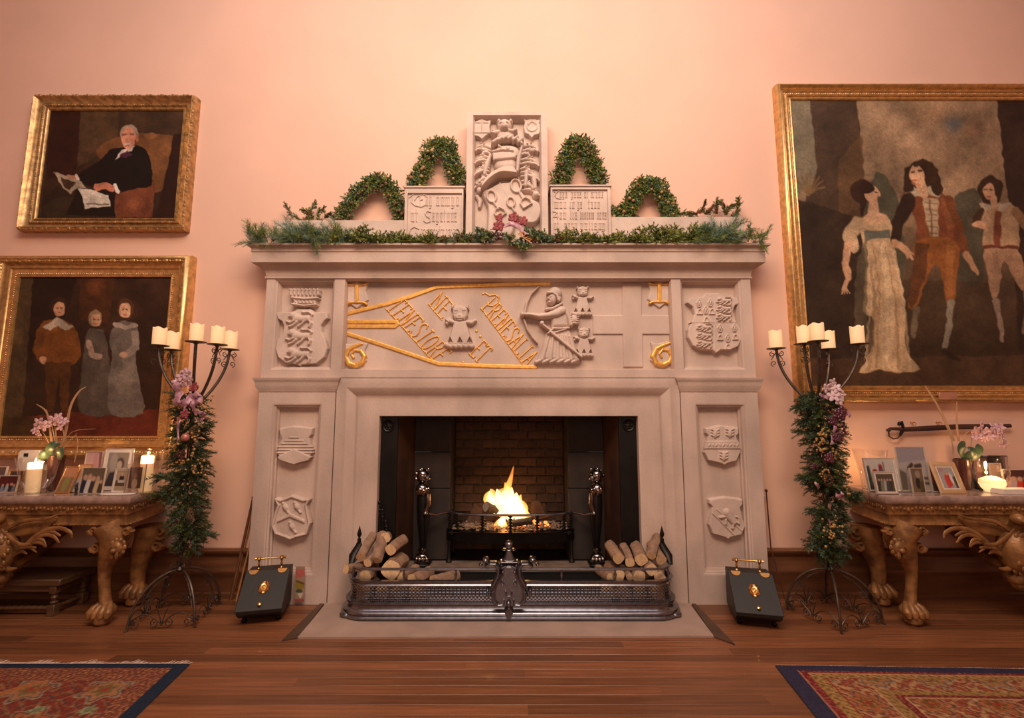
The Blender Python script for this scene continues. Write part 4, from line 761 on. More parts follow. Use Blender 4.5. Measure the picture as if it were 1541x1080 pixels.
for s_, px in ((-1, 637), (1, 897)):
    AY = 4.50; k = AY / FPX / 1.03; x0 = WX(px, 780, AY); A = thing('andiron', 'polished lion-headed andiron on a paw foot, %s of the fire basket' % ('left' if s_ < 0 else 'right'), 'andiron', (x0, AY, ZR + .006), group='andirons either side of the fire')
    z_ = lambda p: WZ(p, AY); h_ = -s_                       # heads turn towards the fire
    b = MB(); b.box(x0 - .075, x0 + .075, AY - .09, AY + .09, ZR + .006, ZR + .03, .006); b.lathe([(.075, ZR + .03), (.07, ZR + .05), (.05, ZR + .055)], (x0, AY, 0), 16); obj('base_plate', b, M_IRON, A)
    b = MB()
    for t in (-.045, -.015, .015, .045): b.ell((x0 + t, AY - .05 + abs(t) * .4, z_(840)), (.022, .04, .035), 10)
    b.ell((x0, AY, z_(838)), (.06, .055, .045), 12); b.lathe([(.03, z_(836)), (.025, z_(830)), (.04, z_(828)), (.042, z_(825)), (.026, z_(823))], (x0, AY, 0), 14); obj('lion_paw', b, M_POLISH, A)
    b = MB(); b.tube([(x0 + .0, AY, z_(p)) for p in (824, 810, 795, 780, 765, 750, 742)], [.028, .038, .052, .062, .068, .07, .062], 14, flat=.9)
    b.tube([(x0 + h_ * .035, AY - .05, z_(p)) for p in (815, 800, 775, 755)], [.006, .014, .02, .016], 8); obj('body', b, M_IRON, A)
    b = MB(); b.ell((x0 - h_ * .01, AY - .02, z_(735)), (.06, .06, .055), 14)
    for k_ in range(9): an = k_ * .7; b.ell((x0 + .045 * math.cos(an), AY - .03 + .045 * math.sin(an), z_(737) - .01 * (k_ % 2)), (.02, .02, .035), 8)
    b.tube([(x0 + h_ * .045, AY - .04, z_(742)), (x0 + h_ * .055, AY - .055, z_(757)), (x0 + h_ * .03, AY - .06, z_(768))], [.026, .02, .018], 10); b.ell((x0 + h_ * .03, AY - .07, z_(770)), (.024, .024, .02), 10); obj('chest_and_forelegs', b, M_POLISH, A)
    b = MB(); b.ell((x0 - h_ * .012, AY, z_(716)), (.058, .06, .065), 14); b.ell((x0 + h_ * .04, AY - .05, z_(718)), (.032, .036, .028), 12); b.ell((x0 + h_ * .05, AY - .075, z_(716)), (.012, .012, .01), 8)
    for k_ in range(14): an = k_ * .9; b.ell((x0 - h_ * .02 + .055 * math.cos(an), AY + .02 + .03 * math.sin(an * 1.3), z_(716) + .055 * math.sin(an)), (.018, .02, .018), 7)
    for t in (-1, 1): b.ell((x0 + h_ * .01 + t * .03, AY - .02, z_(706)), (.012, .01, .018), 8)
    b.ell((x0 + h_ * .03, AY - .05, z_(726)), (.022, .028, .012), 8); obj('lion_head', b, M_POLISH, A)
    b = MB(); xe = gx0 if s_ < 0 else gx1; b.tube([(x0 + h_ * .03, AY - .02, z_(771)), ((x0 + xe) / 2, AY + .02, z_(775)), (xe, GY + .14, gz[775])], .009, 8); obj('tie_rail', b, M_POLISH, A)
def log(name, a, c, r0, r1, label, m=None, group=None, n=8, bend=.01, me=None, sd=0):
    rr = random.Random(sd or hash(label) % 999); P0, P1 = Vector(a), Vector(c); side = (P1 - P0).cross(Vector((0, 0, 1))).normalized(); ph = rr.random() * 6
    pts = [P0.lerp(P1, i / n) + side * bend * math.sin(i / n * math.pi) * math.cos(ph) + Vector((0, 0, 1)) * bend * .6 * math.sin(i / n * math.pi) * math.sin(ph) for i in range(n + 1)]
    rad = [(r0 + (r1 - r0) * i / n) * (1 + rr.uniform(-.05, .05)) for i in range(n + 1)]
    b = MB(); seg = 14; b.tube(pts, rad, seg); nv = len(b.f); b.m = [0] * nv; b.m[-1] = 1; b.m[-2] = 1
    for i in range(len(b.v)): v = Vector(b.v[i]); p = pts[i // seg]; b.v[i] = tuple(p + (v - p) * (1 + .07 * math.sin((i % seg) * 1.7 + ph)))
    d = (P1 - P0).normalized(); axis = d.to_track_quat('Z', 'Y').to_matrix().to_4x4()
    return obj(name, b, [m or M_BARK, me or M_ENDGRAIN], label=label, cat='log', group=group)
log('burning_log', WP(731, 762, 4.62), WP(770, 770, 4.78), .045, .05, 'pale sawn log lying on the burning fire', M_CHAR, me=mat('scorched_end', (.30, .22, .17), .9))
log('burning_log', WP(765, 788, 4.60), WP(800, 783, 4.68), .03, .034, 'dark charred log lying low behind the rail', M_CHAR, me=M_CHAR)
log('burning_log', WP(812, 795, 4.60), WP(834, 796, 4.62), .016, .016, 'small split kindling stick at the right of the embers')
log('burning_log', WP(700, 792, 4.66), WP(745, 797, 4.58), .02, .017, 'thin stick lying on the ash left of the embers')
b = MB(); b.add([WP(714, 757, 4.86), WP(700, 790, 4.80), WP(724, 790, 4.76), WP(726, 770, 4.80), WP(702, 796, 4.88), WP(724, 796, 4.88), WP(716, 757, 4.9)], [(0, 1, 2, 3), (0, 6, 4, 1), (1, 4, 5, 2), (0, 3, 6), (3, 2, 5, 6), (4, 6, 5)])
obj('split_log', b, M_BRICK, label='upright split log leaning left of the flames', cat='log')
b = MB(); b.prism([(WX(p, q_, 4.85), WZ(q_, 4.85)) for p, q_ in ((800, 752), (812, 753), (818, 764), (822, 778), (806, 784), (798, 775))], 4.83, 4.89, .006); obj('split_log', b, M_BRICK, label='upright split log leaning right of the flames', cat='log')
q = random.Random(12); b = MB()
for k in range(60):
    px, py = (q.uniform(745, 830), q.uniform(783, 800)); x, y, z = WP(px, py, 4.66 + q.random() * .1); r = q.uniform(.008, .02); b.ell((x, y, max(z, gz[801])), (r, r, r * .8), 6)
obj('embers', b, M_EMBER, label='glowing red embers under the flames', cat='embers', kind='stuff')
def flamemat(name, ca, cb, za, zb, sa, sb, alpha):
    m = bpy.data.materials.new(name); m.use_nodes = True; nt = m.node_tree; N, L = nt.nodes, nt.links; N.clear(); o = N.new('ShaderNodeOutputMaterial'); e = N.new('ShaderNodeEmission'); t = N.new('ShaderNodeBsdfTransparent'); x = N.new('ShaderNodeMixShader')
    g = N.new('ShaderNodeNewGeometry'); s = N.new('ShaderNodeSeparateXYZ'); L.new(g.outputs['Position'], s.inputs[0]); mr = N.new('ShaderNodeMapRange'); mr.inputs['From Min'].default_value = za; mr.inputs['From Max'].default_value = zb; L.new(s.outputs['Z'], mr.inputs['Value'])
    r = N.new('ShaderNodeValToRGB'); r.color_ramp.elements[0].color = (*ca, 1); r.color_ramp.elements[1].color = (*cb, 1); L.new(mr.outputs[0], r.inputs[0]); L.new(r.outputs[0], e.inputs[0])
    m2 = N.new('ShaderNodeMapRange'); m2.inputs['To Min'].default_value = sa; m2.inputs['To Max'].default_value = sb; L.new(mr.outputs[0], m2.inputs['Value']); L.new(m2.outputs[0], e.inputs[1])
    lw = N.new('ShaderNodeLayerWeight'); lw.inputs[0].default_value = .4; m3 = N.new('ShaderNodeMapRange'); m3.inputs['To Min'].default_value = alpha; m3.inputs['To Max'].default_value = 0.0; L.new(lw.outputs['Facing'], m3.inputs['Value'])
    nz = N.new('ShaderNodeTexNoise'); nz.inputs['Scale'].default_value = 14; L.new(g.outputs['Position'], nz.inputs['Vector']); mm = N.new('ShaderNodeMath'); mm.operation = 'MULTIPLY'; m4 = N.new('ShaderNodeMapRange'); m4.inputs['From Min'].default_value = .3; m4.inputs['From Max'].default_value = .6; m4.inputs['To Min'].default_value = .45; L.new(nz.outputs['Fac'], m4.inputs['Value'])
    L.new(m3.outputs[0], mm.inputs[0]); L.new(m4.outputs[0], mm.inputs[1]); L.new(mm.outputs[0], x.inputs[0]); L.new(t.outputs[0], x.inputs[1]); L.new(e.outputs[0], x.inputs[2]); L.new(x.outputs[0], o.inputs[0]); MATS[name] = m; return m
M_FL1 = flamemat('flame_core', (1, .62, .22), (1, .50, .13), .70, 1.02, 5.5, 3.2, .95); M_FL2 = flamemat('flame_tongue', (1, .42, .08), (1, .20, .03), .75, 1.12, 3.2, 1.3, .6)
fire = thing('fire', 'bright orange and white flames rising from the burning logs', 'flames', WP(765, 790, 4.68))
def tongue(pts, rs, Y, m, nm):
    P_ = smooth_pts(pts, 4, False); rr = np.interp(np.linspace(0, 1, len(P_)), np.linspace(0, 1, len(rs)), rs); k = Y / FPX
    b = MB(); b.tube([WP(x, y, Y + .02 * math.sin(i * .8)) for i, (x, y) in enumerate(P_)], [max(.0005, r * k) for r in rr], 12, flat=1.0); obj(nm, b, m, fire, smooth=80)
core = [([(745, 772), (742, 758), (738, 748), (737, 739)], [2, 6, 6, .5]), ([(752, 775), (752, 758), (750, 745), (748, 736)], [4, 8, 6, .5]), ([(762, 770), (760, 752), (762, 742), (765, 732)], [4, 9, 7, .5]), ([(772, 776), (768, 756), (769, 745), (770, 733)], [4, 9, 6, .5]), ([(782, 784), (776, 764), (777, 752), (777, 741)], [4, 9, 6, .5]), ([(790, 786), (785, 770), (783, 760), (783, 751)], [2, 7, 5, .5]), ([(757, 795), (755, 786), (758, 778), (757, 770)], [3, 6, 3, .5]), ([(780, 802), (777, 790), (774, 782)], [1.5, 2, 1]), ([(768, 780), (766, 768), (764, 756)], [5, 9, 3])]
for p_, r_ in core: tongue(p_, r_, 4.68, M_FL1, 'flame_core')
for p_, r_ in (([(768, 748), (764, 735), (768, 722), (773, 701)], [5, 6, 3.6, .3]), ([(745, 765), (736, 750), (741, 741), (738, 736)], [6, 9, 5, .5]), ([(762, 770), (757, 748), (763, 738), (760, 726)], [10, 13, 7, .6]), ([(782, 785), (786, 765), (781, 755), (784, 744)], [8, 9, 6, .5]), ([(792, 790), (794, 778), (790, 765)], [4, 6, .5]), ([(750, 800), (752, 788), (757, 778)], [3, 7, 1]), ([(758, 800), (760, 790), (757, 780)], [2, 4, 1])): tongue(p_, r_, 4.72, M_FL2, 'flame_tongue')
point('fire_light', WP(764, 758, 4.64), 7.5, (1.0, .42, .12), .09)
point('ember_light', WP(765, 792, 4.60), 3, (1.0, .35, .08), .1)
# ================================================================ stacked logs inside the fender
def flog(px, py, r, Y, dx, dz, L_=.3, lab='', r1=None):
    x, y, z = WP(px, py, Y); R_ = r * Y / FPX / 1.03; e = (x + dx, y + math.sqrt(max(.0001, L_ ** 2 - dx * dx - dz * dz)), z + dz); e = (e[0], min(e[1], 4.25), e[2])
    log('firewood_log', (x, y, z), e, R_, R_ if r1 is None else r1 * Y / FPX, lab, group='firewood in the fender', sd=int(px * 7 + py))
LL = [(587.6, 827, 8.6, 4.02, .05, .02, 'short log with pale round end, highest of the left pile'), (566, 843, 8.2, 3.99, 0.0, .16, 'thick upright leaning log in the middle of the left pile'), (580, 809, 7.5, 4.1, -.03, -.03, 'brown log at the very top of the left pile'), (543, 838, 7.5, 3.99, .04, .12, 'log leaning at the left side of the left pile'), (553, 847, 6.5, 3.97, .02, .05, 'small log end just above the rail, left pile'),
      (588, 857, 14, 3.96, .03, .0, 'largest sawn log end at the rail, left pile'), (549.5, 867, 9, 3.97, .0, .0, 'round log end below the rail, left pile'), (520.5, 856, 6.5, 3.93, .12, -.02, 'log end poking out past the left corner of the fender'), (603, 868, 7, 3.97, .08, .0, 'split log half hidden by a rail baluster, left pile'), (620, 873, 9, 3.98, .1, .0, 'low log just showing over the fender band, left'), (650, 875, 9, 4.0, .18, .0, 'long low log farthest from the left corner, half hidden')]
for px, py, r, Y_, dx, dz, lab in LL: flog(px, py, r, Y_, dx, dz, .24, lab)
RL = [(965, 842, 9.5, 3.99, .02, .04, 'round pale log end, top middle of the right pile'), (948, 846, 7.2, 3.98, .0, .06, 'slim log end left of the topmost one, right pile'), (931, 840, 9, 3.99, -.02, .04, 'rough barked log at the left shoulder of the right pile'), (980, 836, 7, 4.0, .11, .10, 'dark ended log lying across the top of the right pile'), (995, 842, 8, 4.02, -.01, .06, 'yellow split log at the right edge of the right pile'), (980.5, 857, 8.8, 3.97, .02, .0, 'round log end crossing the rail, right pile'), (962, 868, 9.2, 3.96, .0, .0, 'brown log end below the rail, right pile'), (947.5, 868, 5, 3.96, .0, .0, 'smallest log end below the rail, right pile'), (932, 866, 8.8, 3.97, -.03, .0, 'barked log behind the right hand baluster'), (919, 869, 6.5, 3.98, -.06, .0, 'thin split log at the left foot of the right pile'), (993, 869, 8.8, 3.96, .0, .0, 'log end lowest at the right corner of the fender')]
for px, py, r, Y_, dx, dz, lab in RL: flog(px, py, r, Y_, dx, dz, .24, lab)
for s_, xs in ((0, (fx0 + .14, fx0 + .27, fx0 + .40, fx0 + .53)), (1, (fx1 - .14, fx1 - .27, fx1 - .40, fx1 - .52))):
    for i, x in enumerate(xs):
        for j, z in enumerate((.068, .178)):
            log('firewood_log', (x, 3.965, z), (x + .02, 4.17, z), .055, .054, ('upper' if j else 'lower') + ' log behind the pierced fender side, ' + ('nearest', 'second from', 'third from', 'fourth from')[i] + ' the ' + ('left' if s_ == 0 else 'right') + ' corner', group='hidden firewood behind the pierced panel', sd=i * 5 + j + 40)
# fire irons standing in the left corner of the opening
fi = thing('fire_irons', 'dark iron poker and tongs standing behind the left log pile', 'fire tools', (WX(574, 840, 4.28), 4.28, .012))
for nm, px0, py0, px1, py1 in (('poker', 571, 756, 573, 846), ('shovel', 575, 768, 578, 846), ('tongs', 580, 785, 586, 846)):
    b = MB(); A_, B_ = WP(px0, py0, 4.30), WP(px1, py1, 4.26); b.tube([A_, B_], .006, 8); d = Vector(B_) - Vector(A_)
    for t, r in ((0, .014), (.06, .009), (.13, .012), (.2, .008)): p = Vector(A_) + d * t; b.ell(tuple(p), (r, r, r * 1.4), 8)
    if nm == 'tongs': b.tube([tuple(Vector(A_) + d * .4), tuple(Vector(A_) + d * .5 + Vector((.03, 0, 0))), tuple(Vector(A_) + d + Vector((.035, 0, 0)))], .006, 8)
    obj(nm, b, M_IRON, fi)
# ================================================================ coal boxes
def coalbox(x, y, rot, lab):
    T = thing('coal_box', lab, 'coal box', (x, y, 0), group='sloping coal boxes'); M = Matrix.Translation((x, y, 0)) @ Matrix.Rotation(rot, 4, 'Z'); w = .155
    side = [(.2, .325), (.05, .325), (-.195, .115), (-.195, .09), (-.12, .042), (.2, .042)]
    b = MB(); b.prism([(a, c) for a, c in side], -w, w, axis='x', M=M); obj('box_body', b, M_COALBOX, T, smooth=0)
    sl = Vector((0, -.245, -.21)).normalized(); nn = Vector((0, -.21, .245)).normalized(); R_ = Matrix((Vector((1, 0, 0)), sl, nn)).transposed().to_4x4(); R_ = M @ Matrix.Translation((0, .05, .325)) @ R_
    b = MB(); b.box(-w - .008, w + .008, .0, .335, .0, .012, .004, M=R_); lid = obj('sloping_lid', b, M_COALBOX, T, smooth=0)
    for t in (-.105, .105):
        b = MB(); b.box(t - .035, t + .035, -.004, .01, .012, .016, .001, M=R_); b.prism([(t - .032 + .032 * (1 - math.cos(a)), .01 + .026 * math.sin(a)) for a in np.linspace(0, math.pi, 9)], .012, .0165, axis='z', M=R_); obj('hinge', b, M_BRASS, lid)
    b = MB(); b.lathe([(.036, .012), (.038, .018), (.031, .024), (.024, .017), (.012, .016), (.001, .022)], (0, 0, 0), 24, M=R_ @ Matrix.Translation((.0, .15, 0)) @ Matrix.Diagonal((1, 1.35, 1, 1))); b.ell((0, 0, 0), (.010, .02, .010), 10, M=R_ @ Matrix.Translation((.002, .15, .02))); obj('oval_brass_boss', b, M_BRASS, lid)
    b = MB(); b.lathe([(.008, .012), (.006, .02), (.013, .028), (.012, .036), (.001, .040)], (0, 0, 0), 14, M=R_ @ Matrix.Translation((0, .295, 0))); obj('knob', b, M_BRASS, lid)
    b = MB()
    for t in (-.085, .085): b.lathe([(.012, 0), (.013, .008), (.006, .016), (.007, .03), (.010, .04), (.006, .05), (.011, .072), (.02, .082), (.016, .095), (.003, .098)], (0, 0, 0), 12, M=M @ Matrix.Translation((t, .10, .325)))
    b.tube([tuple(M @ Vector((t, .10, .325 + .083))) for t in (-.115, -.1, 0, .1, .115)], [.011, .008, .0065, .008, .011], 10); obj('brass_carrying_handle', b, M_BRASS, T)
    for a in (-1, 1):
        for yy in (-.09, .16): b = MB(); b.lathe([(.016, 0), (.022, .015), (.014, .03), (.02, .046)], (0, 0, 0), 12, M=M @ Matrix.Translation((a * .12, yy, 0))); obj('foot', b, M_IRON, T)
bxl = F(404, 931, 0); coalbox(-1.945, 3.975, math.radians(14), 'black coal box with brass fittings left of the hearth'); coalbox(1.865, 3.905, math.radians(-14), 'black grained coal box with brass fittings right of the hearth')
Yg = 4.175
mg = lambda px, py, U, V: np.stack([.62 + .0 * U, .50 + .0 * U, .42 + 0 * U], -1)
paintgrid('magazine', [WP(445, 852, Yg), WP(459, 852, Yg), WP(457.5, 905, Yg - .01), WP(443, 905, Yg - .01)], [(P([(445, 857), (459, 856), (459, 866), (445, 870)], 0), (190, 90, 85), .8), (E(451, 880, 7, 6, 0, flat=False), (140, 120, 40), .9), (E(450, 889, 5, 3, 0), (60, 70, 50), .8), (C([(446, 874), (457, 878)], 1.2, 0), (90, 70, 40), .9), (P([(447, 892), (456, 892), (452, 901)], 0), (205, 190, 175), .9), (P([(443, 901), (459, 901), (459, 905), (443, 905)], 0), (150, 70, 65), .9)], mg, M_PHOTO, None, n=(16, 44), label='brightly printed magazine standing upright behind the left coal box', cat='magazine')
# sticks
for i, (a, c, r, m, lab) in enumerate((((347, 903, 4.26), (383, 748, 4.34), .012, M_WOOD, 'dark stick leaning in the corner left of the chimneypiece'), ((349, 901, 4.28), (384, 760, 4.345), .008, 'L', 'light cane leaning in the corner, left of its twin'), ((355.5, 904, 4.27), (385, 790, 4.345), .008, 'L', 'light cane leaning in the corner, nearest the pilaster'))):
    x, y = F(a[0], a[1]); b = MB(); T_ = WP(c[0] - 2, c[1], c[2]); b.tube([(x, y, 0), tuple(Vector((x, y, 0)).lerp(Vector(T_), .5)), T_], [r, r * .9, r * .8], 8); b.ell(T_, r * 1.2, 8); obj('walking_stick', b, m if m != 'L' else mat('pale_cane', (.42, .19, .07), .45, var=.2), label=lab, cat='stick')
x, y = F(1184, 912); b = MB(); T_ = WP(1153, 738, 4.3); b.tube([(x, y, 0), (x - .07, y + .06, .45), T_], [.004, .006, .006], 6); b.ell(T_, .014, 8); obj('riding_crop', b, mat('brown_leather_whip', (.07, .025, .015), .5), label='thin brown riding whip leaning at the right side of the chimneypiece', cat='whip')
# ================================================================ paintings
YV = YW - .06
def picture(nm, label, inner, wpx, prof, carve, bg, prims, n, xf, gain, mframe, soft=4, side=None):
    """inner: pixel corners TL, TR, BR, BL of the canvas; a real rectangle is fitted on the wall plane"""
    q = [W(x, y_, YV) for x, y_ in inner]; x0 = float(q[0][0] + q[3][0]) / 2; x1 = float(q[1][0] + q[2][0]) / 2; z1 = float(q[0][1] + q[1][1]) / 2; z0 = float(q[2][1] + q[3][1]) / 2
    T = thing(nm, label, 'painting', ((x0 + x1) / 2, YW, z0)); w = wpx * YV / FPX
    paintgrid('canvas', [(x0 - .01, YW - .035, z1 + .01), (x1 + .01, YW - .035, z1 + .01), (x1 + .01, YW - .035, z0 - .01), (x0 - .01, YW - .035, z0 - .01)], prims, bg, M_PAINTATTR, T, n=n, xf=xf, soft=soft, gain=gain, noise=.10, warp=soft * .7, mott=.13)
    b = MB(); rect = [(x0, YW, z0), (x1, YW, z0), (x1, YW, z1), (x0, YW, z1)]; b.sweep([(u * w, v) for u, v in prof], rect, (0, -1, 0), closed=True, flip=-1); fr = obj('gilt_frame', b, mframe, T, smooth=50)
    for (u, v, r, st, el) in carve:                      # rows of carved beads and leaves
        b = MB(); ux, k = u * w, 0
        for (ax, az, bx_, bz) in ((x0 - ux, z0 - ux, x1 + ux, z0 - ux), (x1 + ux, z0 - ux, x1 + ux, z1 + ux), (x1 + ux, z1 + ux, x0 - ux, z1 + ux), (x0 - ux, z1 + ux, x0 - ux, z0 - ux)):
            L_ = math.hypot(bx_ - ax, bz - az); m_ = max(1, int(L_ / st))
            for i in range(m_):
                t = (i + .5) / m_; hz = abs(bx_ - ax) > abs(bz - az); k += 1; rr = r * (1 + .3 * math.sin(k * 1.9)); b.ell((ax + (bx_ - ax) * t, YW - v, az + (bz - az) * t), (rr * (el if hz else 1), rr * .8, rr * (1 if hz else el)), 6)
        obj('carved_ornament', b, mframe, fr, kind='stuff')
    b = MB(); b.box(x0 - .02, x1 + .02, YW - .03, YW - .005, z0 - .02, z1 + .02); obj('backing', b, M_WOOD, T)
    return T, x0, x1, z0, z1
def grad(*stops):
    def f(PX, PY, U, V):
        a = np.zeros(PX.shape + (3,)); 
        cs = np.array([c for _, c in stops], float) / 255; ts = [t for t, _ in stops]
        for k in range(3): a[..., k] = np.interp(V, ts, cs[:, k])
        n1 = np.sin(PX * .021 + 1.3 * np.sin(PY * .017)) * np.cos(PY * .013 + 1.1 * np.sin(PX * .011)); return a * (1 + .12 * n1[..., None])
    return f
PR1 = [(0, .02), (0, .045), (.08, .055), (.14, .04), (.28, .045), (.31, .06), (.38, .066), (.42, .045), (.50, .045), (.62, .055), (.75, .09), (.86, .105), (.95, .09), (1, .05), (1, 0)]
g1 = []
def a1(p, c, a=1): g1.append((p, c, a))
a1(P([(300, 190), (520, 190), (490, 620), (300, 640)], 0), (50, 24, 17)); a1(P([(520, 200), (760, 200), (760, 420), (500, 560)], 0), (82, 60, 38), .7); a1(P([(230, 190), (330, 200), (260, 880), (210, 880)], 0), (82, 66, 44), .5)
a1(P(smooth_pts([(620, 480), (700, 390), (850, 350), (960, 345), (1150, 380), (1120, 560), (1080, 690), (960, 720), (800, 600)], 3), 0), (112, 72, 42)); a1(E(1020, 480, 110, 110, 0, flat=True), (150, 98, 58), .7); a1(P([(1120, 350), (1180, 350), (1120, 890), (1000, 890), (1060, 640)], 0), (45, 24, 16)); a1(E(970, 360, 40, 18, 0), (150, 100, 60), .7)
a1(P([(740, 740), (1000, 660), (980, 885), (740, 885)], 0), (112, 62, 40)); a1(E(860, 800, 90, 60, 0, flat=True), (150, 88, 58), .7); a1(E(440, 840, 160, 90, 0), (58, 48, 32), .5)
a1(P(smooth_pts([(770, 440), (860, 415), (945, 460), (975, 560), (970, 680), (880, 700), (780, 720), (700, 700), (590, 690), (520, 650), (475, 640), (520, 595), (640, 520), (710, 450)], 3), 0), (24, 17, 15)); a1(P([(500, 700), (740, 720), (740, 880), (420, 870)], 0), (20, 14, 12), .8)
a1(P([(740, 515), (785, 450), (868, 420), (850, 455), (790, 480)], 0), (205, 185, 170)); a1(P([(770, 490), (820, 455), (855, 485), (800, 500)], 0), (75, 40, 60), .9)
a1(E(832, 345, 58, 56, 0), (165, 140, 120)); a1(E(825, 375, 46, 70, 0), (205, 138, 108)); a1(E(855, 390, 22, 30, 0, flat=True), (215, 120, 95), .6); a1(E(885, 372, 10, 26, 0), (180, 110, 85)); a1(C([(790, 358), (812, 354)], 5, 0), (110, 65, 50), .8); a1(C([(838, 352), (858, 352)], 5, 0), (110, 65, 50), .8); a1(C([(812, 360), (806, 392)], 5, 0), (225, 160, 130), .7); a1(C([(795, 412), (835, 414)], 7, 0), (185, 160, 140)); a1(C([(805, 424), (828, 424)], 3, 0), (150, 75, 60))
a1(C([(440, 625), (490, 635)], 18, 0), (190, 125, 98)); a1(C([(488, 615), (500, 645)], 10, 0), (215, 200, 185)); a1(C([(625, 690), (680, 680), (720, 700)], 22, 0), (190, 120, 95)); a1(C([(620, 715), (660, 700)], 7, 0), (190, 120, 95)); a1(C([(742, 675), (758, 718)], 12, 0), (220, 205, 190))
a1(P([(345, 597), (372, 600), (520, 655), (560, 695), (500, 692), (450, 735), (400, 690)], 0), (175, 155, 132)); a1(P([(385, 625), (490, 665), (450, 710), (415, 690)], 0), (75, 52, 36)); a1(P([(500, 695), (560, 700), (640, 725), (700, 745), (716, 812), (545, 832), (530, 750)], 0), (212, 198, 180)); a1(C([(560, 800), (700, 800)], 4, 0), (120, 110, 90))
picture('portrait_painting', 'framed oil portrait of a seated grey-haired man in black holding papers', [(72, 166), (274, 163), (260.5, 327), (53, 327)], 22, PR1, [(.9, .09, .014, .035, 1.3), (.36, .06, .008, .022, 1.2), (.1, .05, .005, .014, 1)], grad((0, (66, 46, 30)), (.5, (60, 40, 27)), (1, (46, 30, 22))), g1, (230, 190), (0, 120, 4.28), .9, M_FRAME_D)
g2 = []
def a2(p, c, a=1): g2.append((p, c, a))
a2(P([(0, 150), (180, 150), (120, 960), (0, 960)], 0), (82, 64, 40), .8); a2(P([(180, 160), (420, 160), (330, 460), (150, 640)], 0), (38, 24, 17)); a2(P([(430, 160), (620, 160), (590, 420), (430, 400)], 0), (82, 46, 24), .7); a2(E(520, 220, 60, 60, 0, flat=True), (135, 75, 35), .7); a2(P([(0, 450), (130, 450), (120, 530), (0, 530)], 0), (98, 76, 46), .6)
a2(P([(0, 940), (380, 900), (900, 880), (900, 1040), (0, 1040)], 0), (98, 42, 28)); a2(P([(0, 930), (330, 930), (300, 1040), (0, 1040)], 0), (66, 48, 26), .9)
# three plainly painted standing sitters (a generic group, not a copy)
a2(P(smooth_pts([(215, 430), (300, 395), (395, 430), (440, 560), (400, 640), (330, 650), (240, 640), (190, 560)], 3), 0), (122, 72, 30)); a2(P([(245, 630), (385, 630), (370, 900), (330, 900), (318, 700), (290, 900), (250, 900)], 0), (84, 50, 24)); a2(E(318, 330, 50, 56, 0), (52, 32, 22)); a2(E(322, 340, 32, 42, 0), (196, 148, 112)); a2(P([(230, 440), (310, 385), (400, 440), (350, 460), (310, 430), (270, 460)], 0), (178, 160, 138)); a2(C([(225, 470), (200, 560), (230, 610)], 26, 0), (112, 66, 30)); a2(E(232, 618, 18, 20, 0), (190, 142, 108))
a2(P(smooth_pts([(470, 470), (520, 450), (570, 480), (600, 700), (620, 900), (430, 900), (440, 700)], 3), 0), (88, 76, 66)); a2(E(515, 392, 38, 46, 0), (148, 120, 88)); a2(E(520, 402, 28, 36, 0), (200, 152, 118)); a2(C([(480, 520), (500, 590), (540, 600)], 16, 0), (170, 140, 120))
a2(P(smooth_pts([(620, 430), (680, 405), (740, 440), (755, 540), (735, 600), (760, 760), (775, 905), (600, 910), (590, 720), (610, 590), (590, 520)], 3), 0), (112, 100, 90)); a2(E(675, 700, 60, 170, 0, flat=True), (150, 132, 115), .7); a2(E(682, 338, 46, 56, 0), (80, 52, 32)); a2(E(676, 348, 32, 42, 0), (208, 160, 126)); a2(C([(730, 480), (735, 550), (680, 590)], 20, 0), (150, 132, 120)); a2(E(668, 590, 22, 16, 0), (205, 160, 128)); a2(C([(620, 425), (680, 440), (735, 430)], 12, 0), (165, 145, 130))
for x, y_ in ((322, 340), (520, 402), (676, 348)): a2(C([(x - 16, y_ - 4), (x - 7, y_ - 4)], 3, 0), (80, 50, 38)); a2(C([(x + 6, y_ - 4), (x + 15, y_ - 4)], 3, 0), (80, 50, 38)); a2(C([(x - 5, y_ + 22), (x + 6, y_ + 22)], 3, 0), (160, 80, 65)); a2(C([(x, y_), (x - 3, y_ + 11)], 3, 0), (220, 175, 140), .6)
PR2 = [(0, .02), (0, .05), (.08, .06), (.14, .045), (.36, .05), (.40, .066), (.48, .075), (.52, .055), (.60, .06), (.68, .09), (.8, .115), (.9, .11), (1, .07), (1, 0)]
picture('group_painting', 'framed dark oil painting of three children standing, behind the left table', [(24.5, 416), (255.5, 416), (235.5, 656), (0, 656)], 33, PR2, [(.72, .095, .015, .03, 1.4), (.46, .065, .007, .018, 1.1), (.15, .056, .006, .02, 1.2)], grad((0, (60, 38, 26)), (.5, (52, 34, 24)), (1, (58, 36, 24))), g2, (240, 245), (0, 370, 3.6), .9, M_FRAME)
g3 = []
def a3(p, c, a=1): g3.append((p, c, a))
def sky(PX, PY, U, V):
    n1 = np.sin(PX * .03 + 2 * np.sin(PY * .021)) * np.cos(PY * .035 + 1.4 * np.sin(PX * .017)); t = np.clip((PY - 300) / 220, 0, 1)[..., None]
    return (np.array([150, 122, 94]) * (1 + .14 * n1[..., None]) * (1 - t) + np.array([66, 48, 34]) * (1 + .1 * n1[..., None]) * t) / 255
a3(P([(1185, 140), (1221, 140), (1232, 270), (1190, 300)], 0), (122, 110, 88)); a3(P([(1219, 140), (1289, 140), (1306, 330), (1300, 600), (1190, 600), (1200, 330), (1229, 260)], 0), (74, 56, 42)); a3(P([(1262, 240), (1298, 200), (1303, 330), (1262, 340)], 0), (104, 76, 50), .7); a3(P([(1200, 300), (1300, 330), (1330, 620), (1190, 620)], 0), (54, 40, 30), .9)
